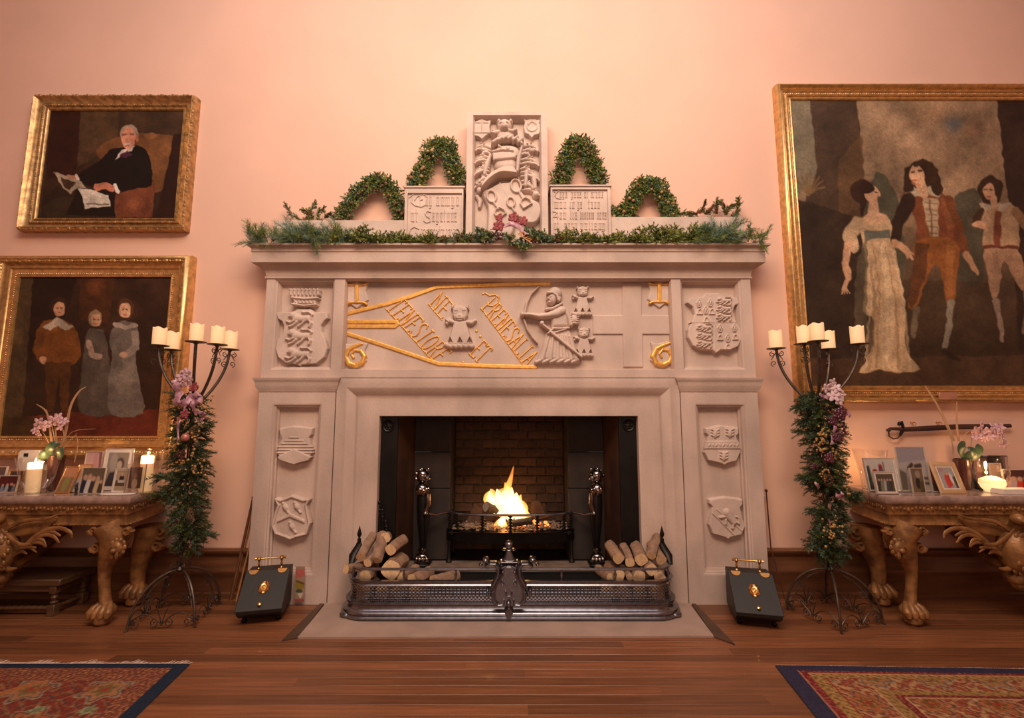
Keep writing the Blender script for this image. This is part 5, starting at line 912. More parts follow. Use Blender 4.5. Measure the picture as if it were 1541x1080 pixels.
a3(E(1435, 186, 20, 20, 0, flat=True), (88, 98, 104), .8); a3(E(1400, 170, 50, 22, 0, flat=True), (185, 140, 100), .5); a3(E(1465, 195, 30, 16, 0, flat=True), (175, 130, 95), .5); a3(P(smooth_pts([(1300, 330), (1316, 262), (1335, 270), (1352, 310), (1360, 420), (1300, 420)], 3), 0), (76, 76, 60), .8); a3(P(smooth_pts([(1435, 310), (1450, 288), (1475, 295), (1480, 420), (1440, 420)], 3), 0), (72, 70, 56), .8)
a3(P([(1499, 140), (1700, 140), (1760, 600), (1540, 600), (1520, 330)], 0), (58, 42, 34)); a3(P([(1190, 540), (1760, 530), (1760, 620), (1190, 620)], 0), (84, 60, 42), .85); a3(P([(1350, 420), (1500, 425), (1500, 520), (1350, 520)], 0), (70, 54, 38), .6)
for k in range(9): an = -2.8 + k * .33; a3(C([(1217, 292), (1217 + 24 * math.cos(an), 285 + 26 * math.sin(an))], [2, 1], 0), (122, 94, 62), .8)
# the woman
a3(P(smooth_pts([(1292, 330), (1320, 322), (1340, 332), (1342, 352), (1350, 390), (1360, 440), (1362, 490), (1366, 530), (1384, 556), (1350, 560), (1325, 556), (1292, 560), (1310, 530), (1316, 480), (1300, 470), (1303, 400), (1296, 360)], 3), 0), (202, 168, 128)); a3(P(smooth_pts([(1296, 370), (1306, 370), (1304, 470), (1312, 520), (1290, 530), (1286, 440)], 3), 0), (98, 86, 66), .7); a3(C([(1330, 370), (1340, 450), (1335, 530)], [5, 9, 9], 0), (222, 190, 150), .6); a3(C([(1310, 400), (1318, 470), (1305, 550)], [2, 4, 6], 0), (150, 120, 88), .6)
[a3(C([(1306 + i * 9, 372), (1312 + i * 12, 450), (1302 + i * 17, 552)], [.8, 1.5, 2.2], 0), (150, 118, 84) if i % 2 else (228, 198, 158), .55) for i in range(5)]; a3(P([(1299, 348), (1339, 345), (1341, 358), (1300, 361)], 0), (108, 108, 94)); a3(C([(1290, 335), (1278, 355), (1284, 372)], [10, 10, 8], 0), (192, 160, 125)); a3(C([(1275, 368), (1272, 395), (1277, 420), (1270, 436)], [6, 6, 4, 3], 0), (205, 158, 122)); a3(C([(1314, 302), (1314, 322)], [6, 9], 0), (210, 165, 130)); a3(E(1318, 328, 18, 9, 0), (208, 165, 130)); a3(E(1297, 288, 17, 18, 0), (58, 38, 28)); a3(C([(1300, 300), (1296, 322)], [6, 2], 0), (58, 38, 28)); a3(E(1312, 292, 11, 14, 0), (212, 165, 128)); a3(C([(1322, 288), (1325, 295)], 2, 0), (215, 165, 128)); a3(E(1304, 282, 12, 9, 0), (54, 34, 26)); a3(C([(1316, 289), (1320, 289)], 1, 0), (70, 40, 30))
# the tall young man
a3(P(smooth_pts([(1358, 292), (1385, 283), (1420, 290), (1434, 320), (1438, 362), (1410, 366), (1382, 366), (1378, 330)], 3), 0), (134, 76, 48)); a3(P([(1388, 297), (1412, 297), (1412, 362), (1404, 362), (1392, 330)], 0), (190, 165, 132)); a3(C([(1400, 300), (1403, 360)], 1.2, 0), (96, 62, 40), .7); a3(P([(1358, 294), (1376, 280), (1398, 282), (1424, 284), (1414, 296), (1398, 292), (1376, 298)], 0), (190, 170, 142))
a3(C([(1366, 302), (1352, 335), (1348, 362)], [12, 9, 7], 0), (54, 38, 30)); a3(C([(1348, 366), (1362, 376), (1372, 390)], [6, 5, 2], 0), (206, 158, 120)); a3(C([(1426, 305), (1442, 345), (1452, 378)], [11, 8, 6], 0), (122, 72, 44)); a3(C([(1453, 382), (1462, 398), (1471, 412)], [5, 4, 2], 0), (200, 155, 118)); a3(P(smooth_pts([(1378, 362), (1440, 362), (1440, 410), (1436, 452), (1424, 454), (1418, 410), (1405, 396), (1392, 430), (1378, 462), (1366, 455), (1376, 410)], 3), 0), (150, 92, 48)); a3(P([(1378, 366), (1398, 366), (1392, 420), (1374, 462), (1366, 455)], 0), (88, 56, 36), .8)
a3(C([(1431, 456), (1428, 490), (1422, 522)], [6, 5, 4], 0), (150, 138, 118)); a3(C([(1421, 528), (1434, 538), (1444, 542)], [5, 4, 2], 0), (54, 40, 30)); a3(C([(1380, 464), (1374, 505)], [5, 3], 0), (112, 96, 76)); a3(E(1387, 262, 24, 22, 0), (58, 40, 28)); a3(C([(1368, 258), (1368, 282)], 8, 0), (58, 40, 28)); a3(C([(1402, 262), (1412, 284)], 9, 0), (58, 40, 28)); a3(C([(1384, 272), (1390, 290)], [6, 8], 0), (212, 168, 130)); a3(E(1379, 262, 11, 14.5, 0, rot=-.3), (214, 168, 130)); a3(C([(1371, 258), (1375, 257)], 1.2, 0), (70, 42, 30)); a3(C([(1382, 256), (1386, 256)], 1.2, 0), (70, 42, 30)); a3(C([(1375, 272), (1380, 271)], 1.1, 0), (170, 85, 65))
[a3(E(1387 + 20 * math.cos(t), 262 + 17 * math.sin(t), 6, 6, 0), (64, 44, 30)) for t in (4.3, 4.8, 5.4, 6.0, .5)]; [a3(C([(1394, 305 + i * 9), (1410, 306 + i * 9)], .8, 0), (120, 84, 56), .7) for i in range(6)]; a3(C([(1418, 300), (1430, 340)], [4, 6], 0), (170, 108, 70), .5); a3(C([(1430, 375), (1428, 440)], [7, 5], 0), (176, 116, 66), .6); a3(C([(1376, 276), (1384, 280)], 3, 0), (190, 130, 96), .6); [a3(C([(1362, 374), (1362 + i * 4, 392 - i * 3)], [2, 1], 0), (206, 158, 120)) for i in range(1, 4)]; [a3(C([(1272, 432), (1266 + i * 4, 442)], [1.6, .8], 0), (205, 158, 122)) for i in range(4)]
# the boy on the right and a fourth figure outside the photograph's frame
a3(P(smooth_pts([(1474, 312), (1500, 305), (1528, 312), (1534, 345), (1530, 378), (1484, 378), (1480, 345)], 3), 0), (184, 150, 114)); a3(P([(1497, 318), (1507, 318), (1506, 374), (1496, 374)], 0), (128, 72, 52)); a3(C([(1482, 372), (1530, 372)], 3, 0), (110, 60, 44)); a3(P([(1472, 306), (1496, 304), (1522, 306), (1506, 318), (1496, 312), (1484, 318)], 0), (190, 170, 145)); a3(C([(1476, 318), (1470, 332)], 6, 0), (70, 50, 38)); a3(C([(1466, 337), (1478, 338), (1486, 344)], [3, 5, 3], 0), (208, 162, 125)); a3(C([(1528, 318), (1545, 340)], 7, 0), (150, 112, 80))
a3(P(smooth_pts([(1484, 376), (1530, 376), (1540, 400), (1552, 430), (1536, 436), (1512, 392), (1506, 420), (1502, 445), (1492, 446), (1486, 410)], 3), 0), (184, 144, 112)); a3(C([(1499, 452), (1504, 480), (1508, 512)], [5, 4, 3], 0), (150, 128, 108)); a3(C([(1544, 436), (1546, 470), (1540, 500)], [5, 4, 3], 0), (140, 118, 98)); a3(E(1491, 286, 19, 22, 0), (60, 42, 30)); a3(C([(1494, 298), (1496, 308)], 6, 0), (205, 160, 124)); a3(E(1488, 288, 9.5, 13, 0), (206, 160, 124)); a3(C([(1482, 286), (1485, 285)], 1, 0), (70, 42, 30)); a3(C([(1490, 285), (1493, 285)], 1, 0), (70, 42, 30)); a3(C([(1485, 296), (1489, 296)], 1, 0), (170, 85, 65))
a3(C([(1600, 320), (1610, 400), (1605, 520)], [16, 22, 14], 0), (150, 110, 78), .9); a3(E(1600, 285, 12, 15, 0), (205, 160, 124))
PR3 = [(0, .02), (0, .045), (.06, .055), (.12, .045), (.24, .04), (.27, .058), (.33, .062), (.37, .05), (.50, .045), (.54, .066), (.60, .072), (.64, .058), (.70, .055), (.74, .085), (.84, .10), (.94, .09), (1, .06), (1, 0)]
T3 = picture('group_painting', 'very large gilt framed painting of a woman in white and young men', [(1193, 149), (1690, 149), (1752, 580), (1222, 580)], 25, PR3, [(.44, .05, .006, .02, 1.5), (.14, .05, .004, .014, 1)], sky, g3, (420, 340), None, .85, M_FRAME, soft=1.7)
b = MB(); c0 = WP(1413, 590, YW - .10); c1 = WP(1441, 601, YW - .10); b.box(c0[0], c1[0], YW - .102, YW - .09, c1[2], c0[2], .002); obj('name_plate', b, mat('dull_copper_plate', (.55, .27, .17), .45, .4), T3[0])
# ================================================================ rugs
def rug(nm, lab, p1, p2, sgn, far_dz, pattern, wd, ln, fringe, n):
    A_, B_ = np.array(F(*p1)), np.array(F(*p2)); d = (B_ - A_) / np.linalg.norm(B_ - A_); e = np.array([sgn * math.cos(far_dz), -sgn * math.sin(far_dz)]) if sgn > 0 else np.array([-math.cos(far_dz), math.sin(far_dz)])
    c = [A_, A_ + e * wd, A_ + e * wd + d * ln, A_ + d * ln]; T = thing(nm, lab, 'rug', (A_[0], A_[1], 0)); z = .011
    L3 = [(float(p[0]), float(p[1]), z) for p in c]; g = paintgrid('woven_pile', L3, [], lambda px, py, U, V: pattern(U * wd, V * ln), M_RUG, T, n=n, noise=.12, topx=lambda U, V: (U, V), gain=.85)
    b = MB(); b.add([(x, y, 0.0005) for x, y, _ in L3] + [(x, y, z - .0005) for x, y, _ in L3], [(0, 1, 2, 3), (4, 7, 6, 5), (0, 4, 5, 1), (1, 5, 6, 2), (2, 6, 7, 3), (3, 7, 4, 0)]); obj('selvedge', b, mat('blue_selvedge', (.03, .035, .06), .95), T)
    b = MB(); q = random.Random(9); m_ = int(wd / .006)
    for i in range(m_):
        o_ = A_ + e * (wd * (i + .5) / m_); le = fringe * (.5 + .6 * q.random()) * (1 + .4 * math.sin(i * .13)); sx_ = q.uniform(-.02, .03); p = Vector((o_[0], o_[1], .010)); t = p + Vector((sx_ * .7 - d[0] * le, -d[1] * le, -.008)); b.tube([p, p.lerp(t, .5) + Vector((0, 0, .002)), t], [.0022, .002, .0012], 4)
    obj('fringe', b, M_FRINGE, T, kind='stuff', smooth=0); return T
def flowers(a, b_, col, sx, sy, seed, R_=.1):
    r = np.random.default_rng(seed); i = np.floor(a / sx); j = np.floor(b_ / sy); off = (j % 2) * .5 * sx; i = np.floor((a + off) / sx); u = (a + off) - (i + .5) * sx; v = b_ - (j + .5) * sy; th = np.arctan2(v, u); rr = np.hypot(u, v) / R_ * (1 + .22 * np.cos(6 * th + i)); k = (i * 3 + j * 5) % 3
    for lim, cc in ((1.0, (150, 128, 104)), (.88, (92, 80, 76)), (.78, (158, 112, 78)), (.45, (116, 98, 60)), (.22, (146, 70, 52))):
        m_ = rr < lim; f = np.where(k[..., None] == 0, np.array(cc), np.where(k[..., None] == 1, np.array(cc)[[0, 0, 1]] * .9, np.array(cc) * [1.0, .85, .8])); col[m_] = f[m_]
    return col
def vine(a, b_, col, c, f1=23, f2=31, w=.22): m_ = np.abs(np.sin(a * f1 + 1.5 * np.sin(b_ * f2)) * np.cos(b_ * f1 * 1.2 + 1.3 * np.sin(a * f2))) < w * .35; col[m_] = c; return col
def rugL(a, b_):
    col = np.ones(a.shape + (3,)) * np.array([126, 58, 46]); col = vine(a, b_, col, (140, 98, 70), 34, 27, .4); col = vine(a + .3, b_ + .1, col, (74, 66, 66), 41, 37, .2); col = flowers(a - .12, b_ - .14, col, .42, .30, 1, .115); col = flowers(a + .12, b_ + .04, col, .27, .21, 2, .04)
    e = np.minimum(a, b_); m_ = e < .20; c2 = np.ones(a.shape + (3,)) * np.array([130, 74, 58]); c2 = vine(a, b_, c2, (95, 60, 50), 70, 60, .5); c2 = vine(a, b_, c2, (170, 120, 80), 90, 50, .25); col[m_] = c2[m_]; d = np.abs(a - b_ - .55) < .04; col[d & (b_ > .2)] = (165, 105, 66)
    col[(a < .085) | (b_ < .055)] = (38, 48, 66); return col / 255
def rugR(a, b_):
    col = np.ones(a.shape + (3,)) * np.array([144, 74, 56]); col = vine(a, b_, col, (176, 138, 98), 30, 36, .8); col = vine(a + .2, b_, col, (112, 60, 46), 44, 33, .3); col = flowers(a, b_, col, .34, .26, 3, .10); col = vine(a, b_ + .3, col, (170, 130, 90), 80, 70, .15)
    for lo, hi, c in ((.0, .105, (56, 52, 74)), (.105, .112, (180, 120, 100)), (.112, .155, (118, 44, 44)), (.155, .16, (190, 150, 110)), (.16, .235, (168, 128, 76)), (.235, .242, (150, 50, 40)), (.45, .457, (190, 150, 110)), (.457, .53, (160, 122, 74)), (.53, .57, (110, 44, 44)), (.57, .577, (190, 150, 110))):
        e = np.minimum(a, b_ * 1.7); m_ = (e >= lo) & (e < hi); c2 = np.ones(a.shape + (3,)) * np.array(c)
        if hi - lo > .05 and lo > .1: c2 = vine(a, b_, c2, (104, 84, 54), 60, 75, .45)
        elif hi - lo > .03 and lo > .1: c2 = vine(a, b_, c2, (160, 90, 70), 95, 80, .4)
        col[m_] = c2[m_]
    return col / 255
rug('oriental_rug', 'red flowered oriental rug with dark blue edge and long cream fringe', (285, 1001), (204, 1080), -1, 0.0, rugL, 2.9, 2.1, .05, (340, 250))
rug('oriental_rug', 'red and gold oriental rug with purple blue edge and short fringe', (1167, 1003), (1228, 1080), 1, .03, rugR, 2.9, 2.1, .012, (340, 250))
# ================================================================ console tables (the right one is the left one's mirror image)
XTB = WX(1531, 830, 3.75) - XC
def T_(mb, nm, m, par, **kw): return obj(nm, mb, m, par, **kw)
def console(s, lab):
    q = lambda px, py, Y: (XC + s * (WX(px, py, Y) - XC), Y, WZ(py, Y)); XT_ = XC + s * XTB; mir = lambda p: (2 * XT_ - p[0], p[1], p[2])
    T = thing('console_table', lab, 'table', (XT_, 4.0, 0), group='marble-topped console tables'); k = 3.8 / FPX / 1.04
    z0 = WZ(759, 3.77); z1 = z0 + .062; xf = q(1333, 759, 3.77)[0]; xb = xf + s * .11
    plan = lambda i: [(xb + s * i * .9, YW - .01), (xf + s * i, 3.77 + i * .8), (2 * XT_ - xf - s * i, 3.77 + i * .8), (2 * XT_ - xb - s * i * .9, YW - .01)]
    P0 = plan(.025); path3 = [(x, y, 0) for x, y in P0]; fl = -1 if s > 0 else 1
    b = MB(); b.sweep([(0, z0), (.012, z0), (.022, z0 + .012), (.026, z0 + .031), (.022, z0 + .05), (.012, z1), (0, z1)], path3, (0, 0, 1), flip=fl); b.prism(P0, z0, z1, axis='z'); top = obj('marble_top', b, M_MARBLE, T); T['top'] = z1
    P1 = plan(.05); path3 = [(x, y, 0) for x, y in P1]; zz = [WZ(p, 3.79) for p in (791, 788, 786, 776, 774, 764)]
    b = MB(); b.sweep([(0, zz[0]), (.016, zz[0]), (.022, (zz[0] + zz[1]) / 2), (.012, zz[1]), (.006, zz[2]), (.006, zz[3]), (.014, zz[4]), (.012, zz[4] + .01), (.022, zz[5]), (.028, z0), (0, z0)], path3, (0, 0, 1), flip=fl); b.prism(P1, zz[0] + .002, z0 - .002, axis='z'); fz_ = obj('frieze_rail', b, M_CARVE, T)
    b = MB(); n = 0
    for (ax, ay), (bx_, by) in zip(P1[:-1], P1[1:]):
        L_ = math.hypot(bx_ - ax, by - ay); m_ = int(L_ / .03); nx, ny = (by - ay) / L_ * s, -(bx_ - ax) / L_ * s
        for i in range(m_):
            t = (i + .5) / m_; x, y = ax + (bx_ - ax) * t + nx * .022, ay + (by - ay) * t + ny * .022; n += 1
            b.ell((x, y, (zz[4] + z0) / 2 + .004 + .006 * math.sin(n * 1.3)), (.012, .008, .012 + .006 * (n % 2)), 6); b.ell((x, y, (zz[0] + zz[1]) / 2), (.014, .007, .007), 6)
    obj('carved_leaf_band', b, M_CARVE, fz_, kind='stuff')
    def leg(front, mi):
        f = mir if mi else (lambda p: p)
        cl, rd, Y = (([(1361, 789), (1356, 800), (1354, 812), (1360, 828), (1367, 845), (1371, 862), (1371, 885), (1370, 903), (1369, 915)], [26, 24, 22, 18, 12.5, 8.8, 7.8, 8.4, 11], 3.84) if front else ([(1302, 790), (1304, 805), (1312, 825), (1319, 845), (1322, 862), (1322, 880), (1322, 893)], [22, 22, 18, 13, 11, 10, 13], 4.22))
        kk = Y / FPX / 1.04; b = MB(); b.tube([f(q(x, y_, Y)) for x, y_ in smooth_pts(cl, 3, False)], [r * kk for r in np.interp(np.linspace(0, 1, 3 * (len(cl) - 1) + 1), np.linspace(0, 1, len(rd)), rd)], 14, flat=.85)
        lg = obj('leg', b, M_CARVE, T)
        b = MB(); bx_, by_, bz = f(q(1369 if front else 1322, 918 if front else 888, Y)); r = 14 * kk
        for t in (-.98, -.34, .34, .98): tw = r * .36; yo = .15 * abs(t); b.tube([(bx_ + t * r * .45, by_ - r * .1, bz + r * .85), (bx_ + t * r * .8, by_ - r * (.72 - yo), bz + r * .42), (bx_ + t * r * .95, by_ - r * (1.02 - yo), bz - r * .0), (bx_ + t * r * .92, by_ - r * (1.08 - yo), bz - r * .38), (bx_ + t * r * .88, by_ - r * (1.0 - yo), bz - r * .62)], [tw * .6, tw * 1.0, tw * 1.12, tw * .8, tw * .2], 12)
        b.ell((bx_, by_, bz), (r * 1.0, r * .9, r * .75), 14); b.lathe([(r * .5, 0), (r * .78, .02), (r * .82, max(.05, bz - r * .5)), (r * .5, bz)], (bx_, by_ - r * .35, 0), 18); obj('paw_foot', b, M_CARVE, lg)
        b = MB()
        for cx_, cy_, r_, d in (((1386, 797, 7, 1), (1383, 823, 8, 1), (1336, 798, 6, -1)) if front else ((1288, 800, 12, -1), (1292, 820, 8, -1))):
            pts = [f(q(cx_ + d * r_ * (1 - t / 14) * math.cos(t * .8), cy_ + r_ * (1 - t / 14) * math.sin(t * .8), Y - .03)) for t in range(12)]; b.tube(pts, [kk * 3.4 * (1 - i * .03) for i in range(12)], 7, up=(0, 1, 0), flat=1.8)
        if front:
            b.tube([f(q(*p, Y - .03)) for p in ((1378, 792), (1374, 806), (1378, 830))], [kk * 3.5, kk * 4, kk * 3], 7)
        obj('scroll_carving', b, M_CARVE, lg, kind='stuff')
        if front:
            b = MB(); c = f(q(1353, 824, Y - .12)); b.ell(c, (.045, .03, .05), 10); b.ell((c[0], c[1] - .025, c[2] - .015), (.024, .024, .02), 8)
            for a in range(10): an = a * .63; b.ell((c[0] + .05 * math.cos(an), c[1] + .012, c[2] + .052 * math.sin(an)), (.016, .014, .022), 6)
            for a in (-1, 1): b.ell((c[0] + a * .018, c[1] - .024, c[2] + .012), .007, 6); b.ell((c[0] + a * .018, c[1] - .015, c[2] - .05), (.012, .012, .03), 6)
            obj('lion_mask', b, M_CARVE, lg)
    for front in (True, False):
        for mi in (False, True): leg(front, mi)
    # the eagle with spread wings in the middle
    YE_ = 3.76; kk = YE_ / FPX / 1.04; e = lambda cx_, cy_, dy=0: q(1400 + cx_ / 8.305, 760 + cy_ / 8.305, YE_ + dy); ks = kk / 8.305
    b = MB(); c = q(1531, 828, YE_); b.ell(c, (25 * kk, 24 * kk, 34 * kk), 16)
    qq = random.Random(2)
    for i in range(46): th, ph = qq.uniform(-1.3, 1.3), qq.uniform(-1.2, 1.1); b.ell((c[0] + 25 * kk * math.sin(th) * math.cos(ph), c[1] - 23 * kk * math.cos(th) * math.cos(ph), c[2] + 33 * kk * math.sin(ph)), (.016, .012, .022), 6)
    b.tube([q(1531, 800, YE_), q(1531, 790, YE_ - .03), q(1532, 783, YE_ - .06)], [13 * kk, 10 * kk, 9 * kk], 10); obj('eagle_body', b, M_CARVE, T)
    b = MB(); h = q(1532, 781, YE_ - .08); b.ell(h, (9 * kk, 11 * kk, 8 * kk), 10); b.tube([h, (h[0], h[1] - .08, h[2] - .01), (h[0], h[1] - .10, h[2] - .05)], [6 * kk, 4 * kk, .004], 8); obj('eagle_head', b, M_CARVE, T)
    for f, nm in ((lambda p: p, 0), (mir, 1)):
        b = MB(); G = lambda pts, r, fl_=.45, dy=0: b.tube([f(e(x, y_, dy)) for x, y_ in smooth_pts(pts, 3, False)], [ks * v for v in np.interp(np.linspace(0, 1, 3 * (len(pts) - 1) + 1), np.linspace(0, 1, len(r)), r)], 8, up=(0, 1, 0), flat=fl_)
        G([(330, 110), (480, 165), (740, 190), (880, 240), (1000, 315)], [8, 18, 22, 26, 30], .8, -.02)
        for k_ in range(5): G([(960, 330 + k_ * 8), (700, 250 + k_ * 22), (345 + k_ * 28, 150 + k_ * 28)], [30, 38, 16], .35, .02)
        for pts, r in (([(720, 480), (600, 370), (450, 300), (300, 290), (190, 345), (172, 410)], [30, 30, 30, 28, 26, 12]), ([(690, 460), (570, 360), (430, 325), (310, 385)], [20, 24, 26, 12]), ([(660, 440), (520, 370), (400, 390), (330, 470)], [22, 26, 26, 12]), ([(700, 480), (600, 425), (530, 440), (492, 515)], [20, 24, 22, 10]), ([(660, 470), (560, 470), (490, 525)], [18, 22, 10]), ([(1010, 690), (900, 620), (780, 530), (615, 530)], [22, 28, 26, 14]), ([(840, 590), (780, 580), (730, 610)], [20, 20, 9]), ([(700, 530), (650, 560), (605, 590)], [14, 14, 6])): G(pts, r)
        obj('wing', b, M_CARVE, T)
        b = MB(); G([(680, 485), (820, 490), (960, 395), (1050, 310), (1085, 215)], [22, 26, 26, 24, 18], .4, -.04); obj('carved_strap', b, M_CARVE, T)
        b = MB(); G([(1180, 745), (1050, 762), (950, 800), (855, 785)], [34, 34, 32, 8], .9); [b.ell(f(e(x, y_, -.03)), (ks * 40, ks * 36, ks * 40), 8) for x, y_ in ((1010, 690), (1075, 700), (1000, 590))]; obj('talon_and_branch', b, M_CARVE, T)
    b = MB(); c = q(1536, 868, YE_ + .05); b.ell(c, (22 * kk, 18 * kk, 14 * kk), 10); b.ell((c[0], c[1], c[2] - .05), (15 * kk, 14 * kk, 10 * kk), 10); b.tube([(c[0], c[1], c[2]), (c[0], 4.1, c[2] + .1), (c[0], YW - .02, .6)], [.05, .05, .06], 8); obj('rocky_perch', b, M_CARVE, T)
    return T, z1
TR_, ZTB = console(1, 'marble-topped carved gilt console with an eagle, right of the fireplace'); TL_, _ = console(-1, 'marble-topped carved gilt console with an eagle, left of the fireplace')
# low oak stool under the left table
st = thing('long_stool', 'long dark oak stool with turned legs under the left table', 'stool', (WX(20, 925, 4.0), 4.0, 0)); xa, xb_ = WX(-150, 900, 4.0), WX(96, 900, 4.0); zt0, zt1 = WZ(882, 3.95), WZ(872, 3.95)
M_OAK = mat('dark_oak', (.10, .048, .022), .4, var=.3, scale=4, stretch=(1, 8, 8), coat=.1)
b = MB(); b.box(xa, xb_, 3.95, 4.28, zt0, zt1, .006); obj('seat', b, M_OAK, st); b = MB(); b.box(xa + .04, xb_ - .04, 3.975, 4.25, zt0 - .05, zt0, .003); obj('apron', b, M_OAK, st)
for x in (xa + .06, xb_ - .06):
    for y in (3.985, 4.24):
        b = MB(); b.box(x - .028, x + .028, y - .028, y + .028, 0, .085, .003); b.lathe([(.018, .085), (.028, .10), (.016, .112), (.026, .13), (.02, zt0 - .11), (.027, zt0 - .09), (.016, zt0 - .075), (.024, zt0 - .055)], (x, y, 0), 12); b.box(x - .026, x + .026, y - .026, y + .026, zt0 - .06, zt0, .003); obj('leg', b, M_OAK, st)
b = MB(); n = 44; b.tube([(xa + .08 + (xb_ - xa - .16) * i / n, 3.985, .055) for i in range(n + 1)], [.013 + .007 * (i % 2) for i in range(n + 1)], 8); obj('front_stretcher', b, M_OAK, st)
b = MB(); b.tube([(xb_ - .06, 4.01 + .21 * i / 12, .055) for i in range(13)], [.013 + .006 * (i % 2) for i in range(13)], 8); obj('side_stretcher', b, M_OAK, st)
# ================================================================ sword on the wall
YZ = YW - .045; sw = thing('hanging_sword', 'dark curved sword in its scabbard hanging on the wall, right', 'sword', WP(1430, 645, YZ)); M_SW = mat('dark_scabbard_leather', (.055, .022, .015), .45, var=.3)
b = MB(); b.tube([WP(x, y_, YZ) for x, y_ in ((1360, 646), (1400, 644), (1440, 642), (1480, 641.5), (1521, 640.5))], [.021, .024, .024, .022, .017], 10, up=(0, 1, 0), flat=.6); obj('scabbard', b, M_SW, sw)
b = MB(); b.tube([WP(x, y_, YZ) for x, y_ in ((1360, 646), (1348, 645), (1340, 645), (1336, 648))], [.012, .015, .014, .018], 10); b.tube([WP(x, y_, YZ) for x, y_ in ((1337, 649), (1338, 656), (1344, 660), (1351, 659), (1356, 653))], [.006] * 5, 8); obj('hilt', b, M_SW, sw)
b = MB(); b.tube([WP(x, y_, YZ) for x, y_ in ((1352, 639), (1357, 635), (1359, 642), (1357, 650), (1354, 656))], [.012, .014, .012, .014, .008], 8); b.ell(WP(1354, 637, YZ), .018, 8); obj('guard', b, M_IRON, sw)
for px in (1376, 1415): b = MB(); c = WP(px, 637.5, YZ); b.tube([(c[0] + .014 * math.cos(a), c[1], c[2] + .014 * math.sin(a)) for a in np.linspace(0, 2 * math.pi, 13)[:-1]], .0025, 6, closed=True); b.tube([(c[0], c[1], c[2] + .01), (c[0], YW, c[2] + .015)], .004, 6); obj('hanging_ring', b, M_BRASS, sw)
# ================================================================ photographs in frames
M_SILVER = mat('silver_frame', (.74, .64, .54), .3, .55, var=.08); M_PALEWOOD = mat('pale_wood_frame', (.50, .30, .15), .5, var=.12, scale=6, stretch=(1, 10, 1)); M_GOLDF = mat('thin_gold_frame', (.78, .52, .25), .25, .9); M_BLACKF = mat('black_stand', (.01, .01, .012), .5); M_WHITE = mat('white_card', (.72, .62, .56), .7, var=.03); M_MOUNT = M_WHITE
def frame(lab, px0, px1, py0, py1, Y, prims, bg, lean=14, bw=2.0, m=None, mount=0, cat='photo frame', acrylic=False, nm='photo_frame', grp=None, yaw=0, base=None, glossy=True):
    """stands on the marble at depth Y: bottom centre from the pixels, size from the pixels, leaning back"""
    k = Y / FPX / 1.04; w = (px1 - px0) * k; h = (py1 - py0) * k; x = WX((px0 + px1) / 2, py1, Y); z = ZTB + .001 if base is None else base
    T = thing(nm, lab, cat, (x, Y, z), group=grp); M = Matrix.Translation((x, Y, z)) @ Matrix.Rotation(math.radians(yaw), 4, 'Z') @ Matrix.Rotation(math.radians(-lean), 4, 'X'); t = bw * k
    if acrylic:
        b = MB(); b.box(-w / 2, w / 2, -.004, .004, 0, h, 0, M); obj('clear_block', b, M_GLASS, T, smooth=0)
        b = MB(); [b.box(xx - .0015, xx + .0015, -.005, .005, 0, h, 0, M) for xx in (-w / 2, w / 2)]; obj('bright_edge', b, mat('acrylic_edge', (.35, .26, .2), .2), T, smooth=0)
    else:
        b = MB(); pth = [tuple(M @ Vector(p)) for p in ((-w / 2 + t, 0, t), (w / 2 - t, 0, t), (w / 2 - t, 0, h - t), (-w / 2 + t, 0, h - t))]; N_ = (M.to_3x3() @ Vector((0, -1, 0)))
        b.sweep([(0, -.006), (0, .002), (t * .3, .006), (t * .8, .006), (t, .0), (t, -.008), (0, -.008)], pth, N_, closed=True, flip=-1); obj('frame_moulding', b, m or M_SILVER, T)
        b = MB(); b.box(-w / 2 + t * .5, w / 2 - t * .5, .003, .007, t * .5, h - t * .5, 0, M); obj('backboard', b, M_BLACKF, T, smooth=0)
        b = MB(); tp = M @ Vector((0, .010, h * .62)); b.tube([tuple(tp), (x + .0, tp.y + .02 + h * .12, z)], w * .1, 4, up=(0, 1, 0), flat=.08); obj('easel_back', b, M_BLACKF, T, smooth=0)
    a = t + mount * k; ms = .06 * h if acrylic else 0
    if mount and not acrylic: b = MB(); b.box(-w / 2 + t * .8, w / 2 - t * .8, -.001, .002, t * .8, h - t * .8, 0, M); obj('mount', b, M_MOUNT, T, smooth=0)
    L3 = [tuple(M @ Vector(p)) for p in ((-w / 2 + a, -.002, h - a), (w / 2 - a, -.002, h - a), (w / 2 - a, -.002, a + ms), (-w / 2 + a, -.002, a + ms))]
    n = (max(12, int((px1 - px0) * 1.6)), max(12, int((py1 - py0) * 1.6)))
    paintgrid('photograph', L3, [(pr_, c, 1) for pr_, c in prims], bg, M_PHOTO, T, n=n, noise=.05, topx=lambda U, V: (U * 100, V * 100), soft=5, gain=.9)
    return T
fg = lambda x, y_, h, c, hc=(190, 150, 125): [(C([(x, y_ - h * .45), (x, y_)], [h * .13, h * .2], 0), c), (E(x, y_ - h * .62, h * .11, h * .14, 0), hc)]
